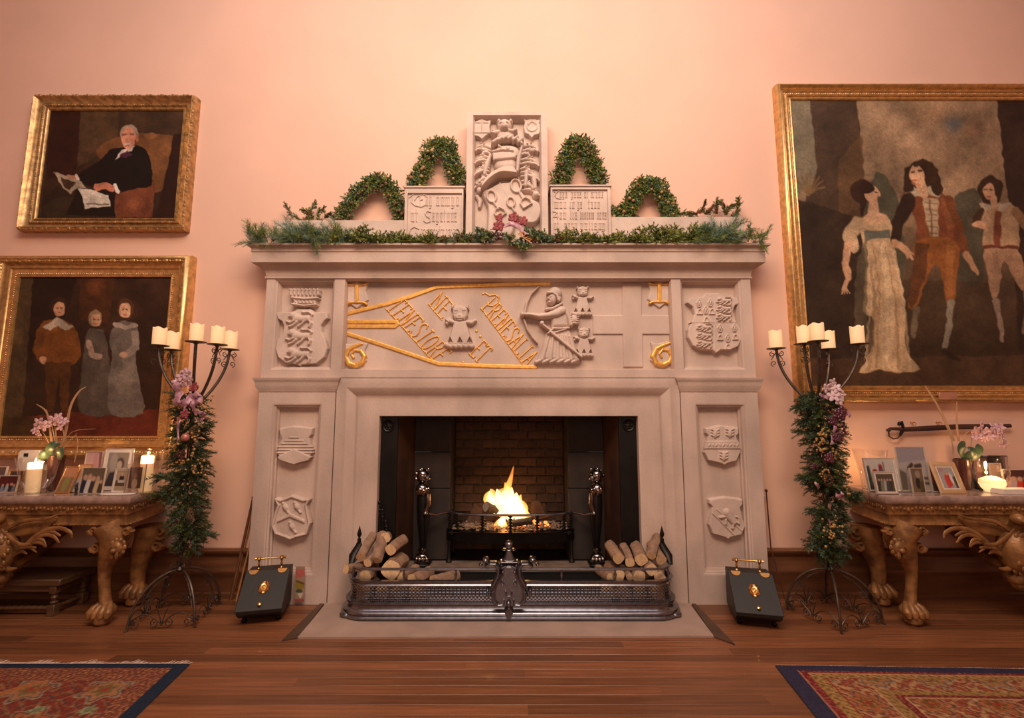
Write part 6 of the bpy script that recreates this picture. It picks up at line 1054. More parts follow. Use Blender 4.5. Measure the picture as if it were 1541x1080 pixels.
# left table
frame('red backed group photograph at the far left edge of the left table', -6, 25, 706, 732, 3.93, [(P([(0, 60), (100, 60), (100, 100), (0, 100)], 0), (40, 30, 40))] + fg(25, 95, 60, (120, 130, 150)) + fg(50, 95, 65, (150, 155, 165)) + fg(72, 95, 70, (40, 36, 46)) + fg(88, 95, 60, (110, 110, 120)), (84, 28, 32), 8, 1.6)
frame('small frame standing behind the red backed group photograph', 9, 33, 692, 722, 4.05, fg(50, 80, 60, (190, 165, 150)) + [(P([(0, 0), (100, 0), (100, 30), (0, 30)], 0), (70, 52, 50))], (112, 84, 74), 8, 2, M_GOLDF)
frame('grey framed photograph at the left margin, behind the red one', -12, 5, 686, 722, 4.06, fg(50, 80, 60, (90, 70, 70)), (100, 80, 74), 8, 2)
b = MB(); c = WP(44, 690, 4.15); k = .0058; z = ZTB; b.prism([(WX(28, 690, 4.15), ZTB + .001), (WX(62, 690, 4.15), ZTB + .001), (WX(62, 690, 4.15), WZ(681, 4.15)), (WX(58, 690, 4.15), WZ(677, 4.15)), (WX(32, 690, 4.15), WZ(677, 4.15)), (WX(28, 690, 4.15), WZ(681, 4.15))], 4.14, 4.17, .004)
cd = obj('greeting_card', b, M_WHITE, label='white round-cornered box behind the left pillar candle', cat='box'); b = MB(); b.box(WX(34, 690, 4.13), WX(40, 690, 4.13), 4.135, 4.1405, WZ(687, 4.13), WZ(682, 4.13)); obj('dark_label', b, M_BLACKF, cd)
frame('gold edged photograph of a figure in green, leaning beside the plant pot', 82, 104, 696, 738, 3.90, [(P([(0, 0), (100, 0), (100, 40), (0, 40)], 0), (180, 120, 90)), (E(50, 65, 26, 34, 0), (128, 120, 70)), (E(52, 30, 12, 12, 0), (180, 125, 95))], (130, 95, 70), 22, 1.8, M_GOLDF)
frame('gold card frame leaning between the green-dress photo and the wedding group', 101, 123, 694, 738, 3.94, [(P([(10, 60), (60, 45), (95, 60), (90, 98), (10, 98)], 0), (180, 165, 160)), (E(45, 78, 14, 12, 0), (90, 80, 85)), (E(60, 35, 20, 16, 0), (190, 130, 90))], (205, 150, 105), 22, 1.4, M_GOLDF)
frame('black edged photograph of a wedding group, middle of the left table', 118, 154, 701, 740, 3.88, fg(16, 92, 88, (38, 40, 60)) + fg(36, 92, 92, (205, 195, 185)) + fg(54, 92, 80, (60, 52, 50)) + fg(74, 92, 80, (190, 165, 130)) + fg(90, 92, 60, (70, 60, 50)), (104, 88, 72), 6, 1.2, M_SILVER)
frame('clear holder with a rose pink print behind the wedding group', 122, 149, 675, 732, 4.12, [(E(60, 50, 16, 50, 0), (205, 150, 150)), (E(75, 72, 18, 14, 0), (130, 60, 75)), (P([(80, 0), (100, 0), (100, 60), (88, 60)], 0), (150, 90, 100))], (214, 166, 160), 3, 1.6, M_SILVER)
frame('large black and white photograph in a wide white mount, left table', 148, 192, 675, 738, 4.06, [(E(62, 34, 20, 18, 0), (92, 78, 72)), (E(60, 38, 13, 13, 0), (190, 170, 155)), (P([(20, 60), (90, 52), (98, 100), (0, 100)], 0), (62, 58, 62)), (E(30, 30, 18, 28, 0), (170, 156, 148))], (150, 136, 126), 6, 1.2, M_SILVER, 5)
frame('small silver frame with a photograph of a family group on a sofa', 167, 192, 698, 735, 3.93, [(P([(5, 10), (95, 10), (95, 60), (5, 60)], 0), (176, 148, 122)), (P([(5, 50), (95, 50), (95, 78), (5, 78)], 0), (84, 66, 48)), (E(50, 42, 20, 18, 0), (50, 42, 42)), (E(50, 22, 9, 9, 0), (195, 160, 135)), (C([(28, 55), (75, 55)], 7, 0), (190, 175, 165))], (160, 138, 110), 8, 2.4, M_SILVER, 1)
frame('clear block photo stand with a child in cream, beside the right pillar candle', 186, 215, 697, 741, 3.90, [(E(48, 78, 24, 24, 0), (190, 165, 130)), (E(48, 42, 12, 12, 0), (150, 112, 90))], (62, 46, 40), 4, 5, None, 0, acrylic=True)
b = MB(); x, z = WX(176, 741, 3.86), ZTB; b.lathe([(.0, .0005), (.128, .0005), (.135, .003), (.128, .004), (.0, .0045)][1:], (0, 0, 0), 36, M=Matrix.Translation((x, 3.87, z)) @ Matrix.Diagonal((1, .45, 1, 1))); obj('lace_mat', b, M_WHITE, label='white oval lace mat at the front of the left table', cat='mat')
b = MB(); x = WX(115, 735, 3.84); b.lathe([(.012, 0), (.012, .004), (.007, .012), (.009, .03), (.012, .05), (.006, .06), (.009, .072), (.001, .08)], (x, 3.84, ZTB), 12); obj('figurine', b, M_BLACKF, label='tiny dark figurine in front of the wedding photograph', cat='ornament')
# right table
frame('silver frame with a photograph of two people in red hats, right table', 1307, 1357, 687, 738, 3.98, fg(28, 98, 88, (165, 50, 60), (150, 40, 50)) + fg(50, 60, 60, (110, 80, 80), (140, 45, 50)) + [(P([(58, 40), (90, 46), (92, 60), (60, 58)], 0), (60, 50, 56)), (C([(62, 8), (62, 40)], 1.5, 0), (90, 84, 80)), (P([(0, 20), (10, 20), (14, 100), (0, 100)], 0), (66, 66, 56)), (P([(80, 62), (100, 60), (100, 100), (84, 100)], 0), (205, 200, 195))], (192, 180, 170), 9, 2.4, M_SILVER, 1)
frame('small silver frame with a row of people, in front of the red hats', 1319, 1353, 711, 745, 3.86, [(C([(10 + i * 17, 90), (14 + i * 17, 45)], 8, 0), ((64, 58, 52), (120, 116, 96), (160, 158, 150), (72, 70, 72), (60, 56, 54))[i % 5]) for i in range(5)] + [(E(14 + i * 17, 34, 6, 7, 0), (170, 140, 120)) for i in range(5)], (88, 74, 60), 9, 3, M_SILVER, 1)
frame('tall clear photo stand with a pale street scene, right table', 1356, 1403, 672, 740, 3.98, [(P([(0, 0), (100, 0), (100, 28), (0, 35)], 0), (150, 140, 145)), (P([(30, 40), (80, 38), (84, 58), (34, 62)], 0), (184, 156, 136)), (C([(35, 48), (48, 40)], 5, 0), (70, 56, 52)), (C([(60, 44), (78, 42)], 5, 0), (70, 56, 52)), (P([(64, 62), (100, 60), (100, 100), (64, 100)], 0), (176, 160, 146)), (C([(66, 70), (98, 72)], 3, 0), (84, 70, 60)), (C([(66, 82), (98, 84)], 3, 0), (84, 70, 60)), (P([(0, 50), (24, 60), (20, 100), (0, 100)], 0), (110, 96, 80))], (170, 160, 154), 5, 2.2, M_SILVER)
frame('little dark photograph propped in front of the tall street scene', 1374, 1394, 702, 740, 3.90, [(E(50, 60, 20, 24, 0), (46, 42, 40)), (E(56, 24, 22, 16, 0), (150, 130, 116)), (P([(60, 60), (100, 50), (100, 100), (60, 100)], 0), (80, 70, 44))], (112, 92, 70), 5, 1.2, M_SILVER)
frame('orange sunset photograph half hidden behind the pale wooden frame', 1403, 1424, 694, 738, 3.95, [(E(48, 45, 20, 26, 0), (240, 130, 50)), (P([(0, 65), (100, 65), (100, 100), (0, 100)], 0), (70, 54, 54))], (120, 52, 26), 6, 2, M_SILVER)
frame('pale wooden frame leaning back with a photograph of figures in red', 1416, 1456, 693, 742, 3.88, [(E(50, 62, 24, 30, 0), (180, 60, 52)), (E(38, 72, 12, 30, 0), (196, 66, 58)), (E(50, 30, 10, 10, 0), (190, 140, 120)), (E(72, 55, 10, 28, 0), (212, 200, 196)), (P([(0, 0), (40, 0), (40, 20), (0, 24)], 0), (168, 130, 130)), (P([(80, 50), (100, 40), (100, 100), (86, 100)], 0), (72, 68, 52))], (160, 152, 146), 20, 7, M_PALEWOOD, 1.5)
frame('dark upright photograph behind the glowing glass bowl', 1470, 1494, 687, 736, 4.12, [(E(30, 45, 14, 36, 0), (130, 76, 76)), (E(60, 50, 12, 34, 0), (96, 70, 70))], (84, 64, 60), 4, 2, M_BLACKF)
frame('pale print of two figures behind the right side of the glass bowl', 1494, 1513, 696, 736, 4.10, fg(50, 90, 60, (150, 110, 96)), (186, 150, 130), 4, 2, M_SILVER)
frame('wide photograph of women in pale and red dresses at the right edge', 1513, 1562, 702, 736, 3.98, fg(16, 98, 92, (206, 160, 146)) + fg(32, 98, 90, (176, 158, 160)) + fg(52, 98, 88, (196, 66, 50)) + fg(74, 98, 90, (60, 44, 46)), (74, 44, 42), 6, 2, M_SILVER)
b = MB(); b.box(WX(1511, 745, 3.84), WX(1560, 745, 3.84), 3.84, 3.95, ZTB + .001, ZTB + .042, .002, ); bk = obj('book', b, M_WHITE, label='thick white book lying flat at the right edge of the table', cat='book')
b = MB(); b.box(WX(1516, 745, 3.9), WX(1560, 745, 3.9), 4.20, 4.24, ZTB + .001, WZ(697, 4.2), .004); obj('card_box', b, M_WHITE, label='cream box behind the wide photograph at the right edge', cat='box')
b = MB(); b.box(WX(1468, 690, 4.22), WX(1513, 690, 4.22), 4.20, 4.235, WZ(688, 4.2), WZ(685.5, 4.2), .002); b.box(WX(1471, 690, 4.22), WX(1510, 690, 4.22), 4.21, 4.225, ZTB + .001, WZ(688, 4.2)); obj('dark_topped_stand', b, M_BLACKF, label='dark topped low stand at the wall behind the glass bowl', cat='stand')
# ================================================================ candles and glasses
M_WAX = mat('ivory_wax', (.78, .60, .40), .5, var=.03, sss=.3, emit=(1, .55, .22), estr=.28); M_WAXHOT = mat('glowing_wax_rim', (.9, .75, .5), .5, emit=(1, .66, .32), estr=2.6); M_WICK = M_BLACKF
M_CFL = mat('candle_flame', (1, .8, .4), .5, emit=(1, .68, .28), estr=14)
def pillar(px, py0, py1, r, Y, lab, lit=True, col=None):
    x = WX(px, py1, Y); z0 = ZTB + .006; z1 = z0 + (py1 - py0) * Y / FPX / 1.04; R_ = r * Y / FPX / 1.03; T = thing('pillar_candle', lab, 'candle', (x, Y, z0)); h = z1 - z0
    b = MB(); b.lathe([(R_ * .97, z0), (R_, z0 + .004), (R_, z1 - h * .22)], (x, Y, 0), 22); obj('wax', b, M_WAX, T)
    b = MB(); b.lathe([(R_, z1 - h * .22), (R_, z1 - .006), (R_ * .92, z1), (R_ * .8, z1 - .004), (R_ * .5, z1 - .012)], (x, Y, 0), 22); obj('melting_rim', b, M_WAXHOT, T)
    b = MB(); b.tube([(x, Y, z1 - .012), (x, Y, z1 + .004)], .0016, 6); obj('wick', b, M_WICK, T); b = MB(); b.lathe([(.001, z1), (.007, z1 + .008), (.006, z1 + .018), (.0008, z1 + .036)], (x, Y, 0), 10); obj('flame', b, M_CFL, T)
    point('candle_light', (x, Y - .0, z1 + .055), 1.6, (1, .55, .22), .02)
def glass(lab, px, py0, py1, prof, Y, nm='hurricane_glass'):
    k = Y / FPX / 1.04; x = WX(px, py1, Y); h = (py1 - py0) * k; b = MB(); b.lathe([(r * k, ZTB + .002 + t * h) for r, t in prof], (x, Y, 0), 30, cap=False); b.lathe([(prof[0][0] * k, ZTB + .001), (prof[0][0] * k, ZTB + .004)], (x, Y, 0), 30); obj(nm, b, M_GLASS, label=lab, cat='candle glass'); b2 = MB(); r = prof[-1][0] * k
pillar(49, 691, 735, 8.6, 3.95, 'thick white lit pillar candle in a flared glass, left table'); glass('flared footed hurricane glass around the left pillar candle', 53, 688, 741, [(20, 0), (17, .05), (11, .08), (16, .18), (21, .4), (23, .7), (27, 1)], 3.95)
pillar(218, 684, 737, 8.2, 3.99, 'tall lit pillar candle at the right end of the left table'); glass('straight glass cylinder around the candle at the table end', 219, 676, 739, [(19, 0), (20, .5), (20, 1)], 3.99)
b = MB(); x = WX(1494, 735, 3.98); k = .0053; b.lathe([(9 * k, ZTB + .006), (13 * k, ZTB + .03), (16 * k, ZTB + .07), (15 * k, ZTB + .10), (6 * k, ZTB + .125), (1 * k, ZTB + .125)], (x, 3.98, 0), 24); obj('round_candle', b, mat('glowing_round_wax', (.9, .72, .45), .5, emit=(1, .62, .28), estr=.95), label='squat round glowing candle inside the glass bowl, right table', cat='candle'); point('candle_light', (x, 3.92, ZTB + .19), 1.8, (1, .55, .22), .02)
glass('round glass bowl around the squat glowing candle', 1494, 688, 742, [(15, 0), (8, .06), (9, .14), (18, .3), (23, .55), (20, .8), (21, 1)], 3.98)
pillar(1312, 706, 730, 7, 4.16, 'lit candle hidden behind the photograph of the red hats'); glass('pale flared hurricane glass at the left end of the right table', 1314, 676, 735, [(14, 0), (14, .1), (17, .5), (23, 1)], 4.16)
# ================================================================ orchids in pots
M_POT = mat('dark_red_glazed_pot', (.07, .02, .016), .25, coat=.5); M_PETAL = mat('pink_petals', (.62, .30, .36), .6, var=.3, scale=60, col2=(.80, .55, .56)); M_BLADE = mat('dried_grass_blade', (.50, .28, .15), .7, var=.15); M_OLEAF = mat('orchid_leaf', (.05, .085, .045), .35, var=.3)
def flower(mb, c, r, tilt, q_):
    n = Vector((tilt[0], -1, tilt[1])).normalized(); R_ = n.to_track_quat('Z', 'Y').to_matrix().to_4x4(); a0 = q_.random() * 6
    for i in range(5): a = a0 + i * 1.2566; mb.ell(c, (r * .50, r * .34, r * .07), 8, M=R_ @ Matrix.Rotation(a, 4, 'Z') @ Matrix.Translation((r * .55, 0, r * .12)))
    mb.ell(c, (r * .16, r * .16, r * .25), 6, M=R_ @ Matrix.Translation((0, 0, r * .15)))
def orchid(lab, pot, leaves, stems, fls, blades, Y):
    k = Y / FPX / 1.04; x = WX(pot[0], pot[2], Y); T = thing('potted_orchid', lab, 'plant', (x, Y, ZTB + .001)); h = (pot[2] - pot[1]) * k
    b = MB(); b.lathe([(pot[3] * k * .75, ZTB + .001), (pot[3] * k * .8, ZTB + .01), (pot[3] * k, ZTB + h), (pot[3] * k * 1.05, ZTB + h), (pot[3] * k * .9, ZTB + h - .01)], (x, Y, 0), 20); obj('pot', b, M_POT, T)
    for L_ in leaves: b = MB(); n = 8; P_ = smooth_pts([WP(*p, Y - .03)[::2] for p in L_], 3, False); b.tube([(p[0], Y - .03 - .05 * math.sin(i / len(P_) * 3), p[1]) for i, p in enumerate(P_)], [.004 + .034 * math.sin(min(1, i / (len(P_) - 1)) * math.pi * .92 + .12) for i in range(len(P_))], 8, up=(0, 1, 0), flat=.22); obj('leaf', b, M_OLEAF, T)
    for s_ in stems: b = MB(); b.tube([WP(*p, Y - .02) for p in smooth_pts(s_, 4, False)], .0035, 6); obj('flower_stem', b, M_BLADE, T)
    q_ = random.Random(len(lab))
    for fx, fy, r in fls: b = MB(); flower(b, WP(fx, fy, Y - .03 - .02 * q_.random()), r * k, (q_.uniform(-.6, .6), q_.uniform(-.4, .5)), q_); obj('flower', b, M_PETAL, T, smooth=80)
    for s_, w in blades: b = MB(); P_ = smooth_pts(s_, 4, False); b.tube([WP(*p, Y) for p in P_], [w * k * (1 - (i / len(P_)) ** 2 * .85) for i in range(len(P_))], 6, up=(0, 1, 0), flat=.3); obj('dried_blade', b, M_BLADE, T)
orchid('pink orchid with tall dried blades in a dark pot, left table', (80, 686, 738, 10.5), [[(82, 688), (80, 678), (88, 669), (94, 668)], [(80, 688), (72, 684), (66, 682)], [(88, 690), (98, 682), (97, 672)]], [[(80, 686), (74, 668), (66, 652), (62, 645)], [(84, 686), (82, 660), (78, 640), (76, 632)], [(86, 686), (96, 660), (94, 644)]],
       [(60, 636, 9), (54, 646, 8), (66, 640, 9), (82, 632, 9), (92, 640, 9), (88, 628, 8), (58, 652, 7), (75, 636, 8), (96, 634, 7)], [([(92, 676), (99, 648), (106, 612), (118, 590), (129, 582)], 2.6), ([(78, 682), (76, 650), (70, 620), (55, 608)], 2.2), ([(82, 682), (74, 640), (70, 616)], 1.6), ([(86, 680), (84, 650), (82, 640)], 1.6), ([(94, 676), (108, 660), (116, 652)], .7), ([(90, 680), (108, 650), (144, 645)], .5), ([(112, 695), (117, 670), (115, 655)], .8)], 4.10)
orchid('mauve orchid with two straight dried blades in a brown pot, right table', (1452, 692, 738, 11), [[(1449, 690), (1440, 676), (1442, 668), (1448, 670)], [(1450, 692), (1460, 686), (1466, 672), (1468, 668)], [(1448, 688), (1456, 680), (1452, 672)]], [[(1448, 690), (1450, 660), (1456, 650), (1464, 648)], [(1459, 690), (1461, 670), (1463, 655)]],
       [(1468, 648, 9), (1476, 640, 9), (1484, 650, 9), (1494, 644, 9), (1500, 652, 9), (1490, 656, 8), (1508, 660, 8), (1472, 656, 7), (1504, 643, 8), (1510, 668, 7), (1466, 658, 6), (1482, 660, 7)], [([(1435, 664), (1428, 646), (1412, 612), (1392, 580)], 2.8), ([(1443, 664), (1440, 640), (1440, 604)], 2.2), ([(1434, 690), (1434, 672), (1430, 658)], 1.4)], 4.12)
# ================================================================ greenery
def sprigs(B, D, L, nl, per, cols, w=.0016, droop=.25, spread=.8, seed=1):
    """needle-covered twigs: arrays of bases and directions; one small triangle per needle, with its own colour"""
    r = np.random.default_rng(seed); B = np.array(B, float); D = np.array(D, float); D /= np.linalg.norm(D, axis=1)[:, None]; n = len(B); L = np.broadcast_to(L, n); cols = np.broadcast_to(cols, (n, 3))
    t = (np.arange(per) + .5) / per; p = B[:, None] + D[:, None] * (L[:, None] * t)[..., None]; p[..., 2] -= droop * L[:, None] * t ** 2 * .6
    rv = r.normal(size=(n, per, 3)); rv -= (rv * D[:, None]).sum(-1, keepdims=True) * D[:, None]; rv /= np.linalg.norm(rv, axis=-1, keepdims=True)
    nd = D[:, None] * .75 + rv * spread; nd /= np.linalg.norm(nd, axis=-1, keepdims=True); ln = nl * (1 - .45 * t ** 2) * r.uniform(.7, 1.15, (n, per)); sd = np.cross(nd, r.normal(size=(n, per, 3))); sd /= np.linalg.norm(sd, axis=-1, keepdims=True)
    a = p - sd * w; b_ = p + sd * w; m_ = p + nd * ln[..., None]; V = np.stack([a, b_, m_], 2).reshape(-1, 3); c = cols[:, None, :] * r.uniform(.65, 1.35, (n, per, 1)); Cc = np.repeat(c.reshape(-1, 3), 3, 0)
    out = MB(); out.v = V.tolist(); k = len(V) // 3; out.f = np.arange(len(V)).reshape(-1, 3).tolist(); out.c = np.clip(Cc, 0, 1).tolist(); out.m = [0] * k
    # twigs
    for i in range(n):
        if i % 2 == 0: e = B[i] + D[i] * L[i]; e[2] -= droop * L[i] * .6; out.tube([tuple(B[i]), tuple(e)], [.0022, .001], 3, col=(.06, .035, .02))
    return out
G_DARK = srgb(78, 90, 46); G_MID = srgb(124, 138, 66); G_YEL = srgb(160, 156, 84); G_BLUE = srgb(112, 138, 116); G_BROWN = srgb(130, 84, 54)
def pickc(n, cs, seed): r = np.random.default_rng(seed); return np.array(cs)[r.integers(0, len(cs), n)]
M_ROSE = mat('dried_red_roses', (.20, .02, .03), .7, var=.3, scale=50, col2=(.38, .08, .08)); M_MAUVE = mat('mauve_silk', (.38, .13, .20), .5, var=.3, scale=30, col2=(.62, .36, .42)); M_CONE = mat('pine_cone', (.14, .07, .035), .7, var=.4, scale=30); M_GOLDBERRY = mat('gold_berries', (.75, .50, .2), .3, .7); M_PURPLE = mat('dark_berries', (.08, .015, .03), .3, var=.3, coat=.4)
def greens(name, lab, cat, B, D, L, nl, per, cs, parent=None, seed=1, group=None, **kw):
    mb = sprigs(B, D, L, nl, per, pickc(len(B), cs, seed), seed=seed, **kw); return obj(name, mb, M_LEAF, parent, smooth=0, recalc=False, kind='stuff' if parent is not None else None, **({} if parent is not None else dict(label=lab, cat=cat, group=group)))
# --- garland along the mantel shelf: bushy clumps of different evergreens
MG = thing('mantel_garland', 'evergreen garland lying along the front of the mantel shelf', 'garland', (XC, 4.12, ZM))
q = random.Random(31); XM = lambda px: WX(px, 366, 4.10)
def clump(px0, px1, n, hpx, L, nl, per, cs, seed, up=.6, nm='cypress_sprays', out=.6, y0=4.06, y1=4.16, **kw):
    B, D = [], []; r = random.Random(seed)
    nt = max(3, int((px1 - px0) / 8)); tuf = [(px0 + (px1 - px0) * (k_ + r.random()) / nt, r.uniform(y0, y1), r.uniform(.35, 1.25)) for k_ in range(nt)]
    for i in range(n):                                   # tufts of different height, twigs fanning out of each
        tx, ty, th = tuf[r.randrange(nt)]; a = r.uniform(-1, 1); B.append((XM(tx + r.gauss(0, 4)), ty + r.uniform(-.03, .03), ZM + .004 + r.random() ** 1.5 * th * hpx * .0052)); D.append((a, -r.random() * out - .05, r.uniform(-.1, up + .5 * th)))
    greens(nm, '', '', B, D, L, nl, per, cs, MG, seed=seed, **kw)
clump(500, 562, 260, 22, .08, .024, 26, [G_MID, G_YEL, G_DARK], 1, w=.004); clump(560, 655, 380, 15, .07, .022, 26, [G_MID, G_YEL, G_DARK, G_MID], 2, w=.004); clump(655, 735, 320, 16, .07, .024, 24, [G_MID, G_BLUE, G_BROWN, G_DARK], 3, w=.0035); clump(795, 850, 200, 14, .065, .022, 24, [G_BROWN, G_BLUE, G_MID], 4, w=.0035); clump(838, 960, 460, 18, .07, .022, 26, [G_MID, G_YEL, G_DARK], 5, w=.004); clump(955, 1068, 520, 24, .075, .022, 26, [G_MID, G_DARK, G_MID, G_YEL], 6, w=.004)
clump(385, 515, 170, 24, .15, .08, 46, [G_BLUE, G_MID, G_BLUE], 7, .8, 'pine_sprays', w=.0016); clump(1045, 1110, 110, 28, .14, .075, 46, [G_BLUE, G_BLUE, G_MID], 8, .9, 'pine_sprays', w=.0016); clump(1105, 1148, 40, 14, .10, .05, 40, [G_BLUE, G_MID], 9, .8, 'pine_sprays', w=.0016)
clump(455, 500, 60, 10, .06, .022, 26, [G_MID, G_YEL], 10, .4, w=.004)
z5 = ZM
for i, (p0, p1, L_) in enumerate((((392, 362), (357, 366), .2), ((376, 358), (374, 340), .1), ((1135, 358), (1150, 352), .1), ((1140, 362), (1154, 376), .1), ((1130, 350), (1126, 338), .09), ((470, 366), (478, 378), .09), ((1148, 360), (1160, 340), .1))):
    a, c = np.array(WP(*p0, 4.06)), np.array(WP(*p1, 4.03)); dd = c - a; r = np.random.default_rng(i); Bs = [a + dd * t for t in (0, .15, .3, .45, .6, .75)]; greens('pine_sprays', '', '', Bs, [dd + r.normal(size=3) * .03 for _ in Bs], np.linalg.norm(dd) * .5, .035, 30, [G_BLUE, G_MID], MG, seed=i + 60, w=.0016)
CE = [(728, 352), (740, 356), (800, 350), (812, 356), (766, 360), (780, 366), (790, 372)]
B, D = [], []
for cx_, cy_ in CE:
    for k_ in range(16): B.append(np.array(WP(cx_ + q.uniform(-8, 8), cy_ + q.uniform(-5, 5), 4.04))); D.append((q.uniform(-1, 1), -.5, q.uniform(-.5, .9)))
greens('variegated_leaves', '', '', B, D, .05, .03, 14, [G_BLUE, G_MID, G_DARK, srgb(150, 150, 110)], MG, seed=77, w=.007)
def rose(mb, c, r, q_):
    mb.ell(c, r * .6, 10)
    for k_ in range(13): a = k_ * 2.4; rr = r * (.25 + .06 * k_ * .9); mb.ell((c[0] + rr * math.cos(a), c[1] - r * .45 + .02 * rr, c[2] + rr * math.sin(a)), (r * .36, r * .22, r * .36), 7, )
for i, (px, py, r) in enumerate(((751, 341, 9), (773, 328, 8), (787, 334, 7.5), (752, 328, 6), (778, 338, 6))): b = MB(); rose(b, WP(px, py, 4.03), r * .0056, q); obj('dried_rose', b, M_ROSE, MG, smooth=80)
b = MB(); b.tube([WP(*p, 4.0) for p in smooth_pts([(758, 342), (768, 337), (780, 341), (788, 350), (796, 352)], 3, False)], [.006, .012, .018, .02, .022, .024, .022, .02, .018, .014, .01, .006, .004], 8, up=(0, 1, 0), flat=.5); b.tube([WP(*p, 4.02) for p in ((737, 346), (744, 343), (752, 346))], [.003, .012, .004], 8); obj('mauve_ribbon', b, M_MAUVE, MG)
b = MB(); [b.ell(WP(748 + q.uniform(-10, 12), 354 + q.uniform(-5, 6), 4.04), q.uniform(.014, .022), 8) for _ in range(14)]; [b.ell(WP(792 + q.uniform(-3, 5), 350 + q.uniform(-3, 4), 4.02), .014, 8) for _ in range(4)]; obj('dark_berries', b, M_PURPLE, MG)
b = MB(); [b.tube([WP(780 + i * 3, 352 + i * 2.1, 4.0), WP(786 + i * 3, 346 + i * 2.2 + q.uniform(-3, 5), 3.98)], [.006, .003], 5) for i in range(6)]; [b.tube([WP(782 + i * 2, 353 + i * 1.6, 4.0), WP(794 + i, 362 + i * .8, 3.99)], [.005, .003], 5) for i in range(4)]; obj('cinnamon_sticks', b, mat('orange_dried_twigs', (.60, .26, .08), .6), MG)
# --- arched wreaths standing on the stones, and loose sprigs
def wreath(pts, lab, wd, Y=4.27, seed=1, dens=1.0):
    P_ = smooth_pts(pts, 5, False); B, D = [], []; r = random.Random(seed); n = int(len(P_) * 34 * dens); wd *= 1.5
    for i in range(n):
        x, y_ = P_[r.randrange(len(P_))]; B.append(WP(x + r.uniform(-wd, wd) * .55, y_ + r.uniform(-wd, wd) * .55, Y + r.uniform(-.04, .03))); D.append((r.uniform(-1, 1), r.uniform(-1, .2), r.uniform(-.8, 1)))
    T = thing('evergreen_wreath', lab, 'wreath', WP(*pts[len(pts) // 2], Y), group='arched wreaths on the mantel stones'); greens('fir_sprays', '', '', B, D, .048, .019, 16, [G_DARK, G_MID, G_MID, G_YEL, G_BLUE], T, seed=seed, w=.0052)
    b = MB(); b.tube([WP(x, y_, Y) for x, y_ in P_], .03, 6); obj('moss_core', b, mat('moss', (.02, .028, .01), .9), T)
    b = MB()
    for i in range(18): x, y_ = P_[r.randrange(len(P_))]; c = WP(x + r.uniform(-wd, wd) * .5, y_ + r.uniform(-wd, wd) * .5, Y - .06); b.ell(c, r.uniform(.01, .018), 7)
    obj('cones_and_berries', b, M_CONE if seed % 2 else mat('russet_berries', (.30, .10, .05), .6, col2=(.5, .34, .14), scale=30), T)
    return T
wreath([(516, 326), (524, 310), (538, 292), (552, 282), (566, 273), (582, 278), (592, 292), (598, 308), (604, 326)], 'wreath arch on the low block left of the inscriptions', 11, seed=1)
wreath([(624, 276), (634, 262), (642, 244), (650, 225), (662, 218), (674, 224), (678, 240), (684, 258), (692, 272)], 'tall wreath arch standing on the left inscribed stone', 13, seed=2)
wreath([(838, 273), (850, 258), (852, 238), (860, 220), (872, 216), (882, 226), (890, 242), (896, 258), (902, 274)], 'tall wreath arch standing on the right inscribed stone', 13, seed=3)
wreath([(926, 322), (944, 318), (952, 300), (962, 284), (976, 278), (992, 284), (1000, 298), (1004, 312), (1008, 322)], 'bushy wreath arch on the low block right of the inscriptions', 12, seed=4, dens=1.2)
def sprig_thing(lab, lines, seed, cs, nl=.022, Y=4.27, L=.05, w=.003):
    B, D = [], []; r = random.Random(seed)
    for pts in lines:
        P_ = smooth_pts(pts, 6, False)
        for i in range(len(P_) - 1):
            for k_ in range(3): a, c = np.array(WP(*P_[i], Y)), np.array(WP(*P_[i + 1], Y)); B.append(a); D.append((c - a) + np.array([r.uniform(-1, 1), r.uniform(-1, 1), r.uniform(-1, 1)]) * .7 * np.linalg.norm(c - a))
    greens('evergreen_sprig', lab, 'sprig', B, D, L, nl, 18, cs, None, seed=seed, w=w, group='loose sprigs on the low stone blocks')
sprig_thing('curling fir sprigs standing on the left end of the left low block', [[(468, 330), (452, 330), (438, 322), (430, 308)], [(470, 332), (468, 318), (474, 306)], [(482, 334), (478, 320), (486, 314)], [(462, 334), (464, 322), (458, 316)]], 5, [G_DARK, G_BROWN, G_MID])
sprig_thing('brown cone sprig lying left of the left wreath arch', [[(488, 328), (494, 324), (502, 326)]], 6, [G_BROWN, G_DARK])
sprig_thing('upright fir sprigs at the right end of the right low block', [[(1080, 322), (1078, 312), (1080, 302)], [(1094, 324), (1090, 312), (1086, 306)], [(1100, 325), (1108, 320), (1112, 310), (1112, 300)], [(1090, 322), (1098, 312), (1102, 310)]], 7, [G_DARK, G_MID, G_BROWN])
sprig_thing('low brown twigs left of the upright fir sprigs, right low block', [[(1046, 321), (1056, 316), (1062, 304)], [(1060, 322), (1066, 318), (1072, 312)], [(1050, 322), (1040, 322)]], 8, [G_BROWN, G_DARK])
sprig_thing('flat green sprig between the bushy wreath and the brown twigs', [[(1012, 326), (1022, 322), (1034, 320), (1042, 326)]], 9, [G_MID, G_DARK])
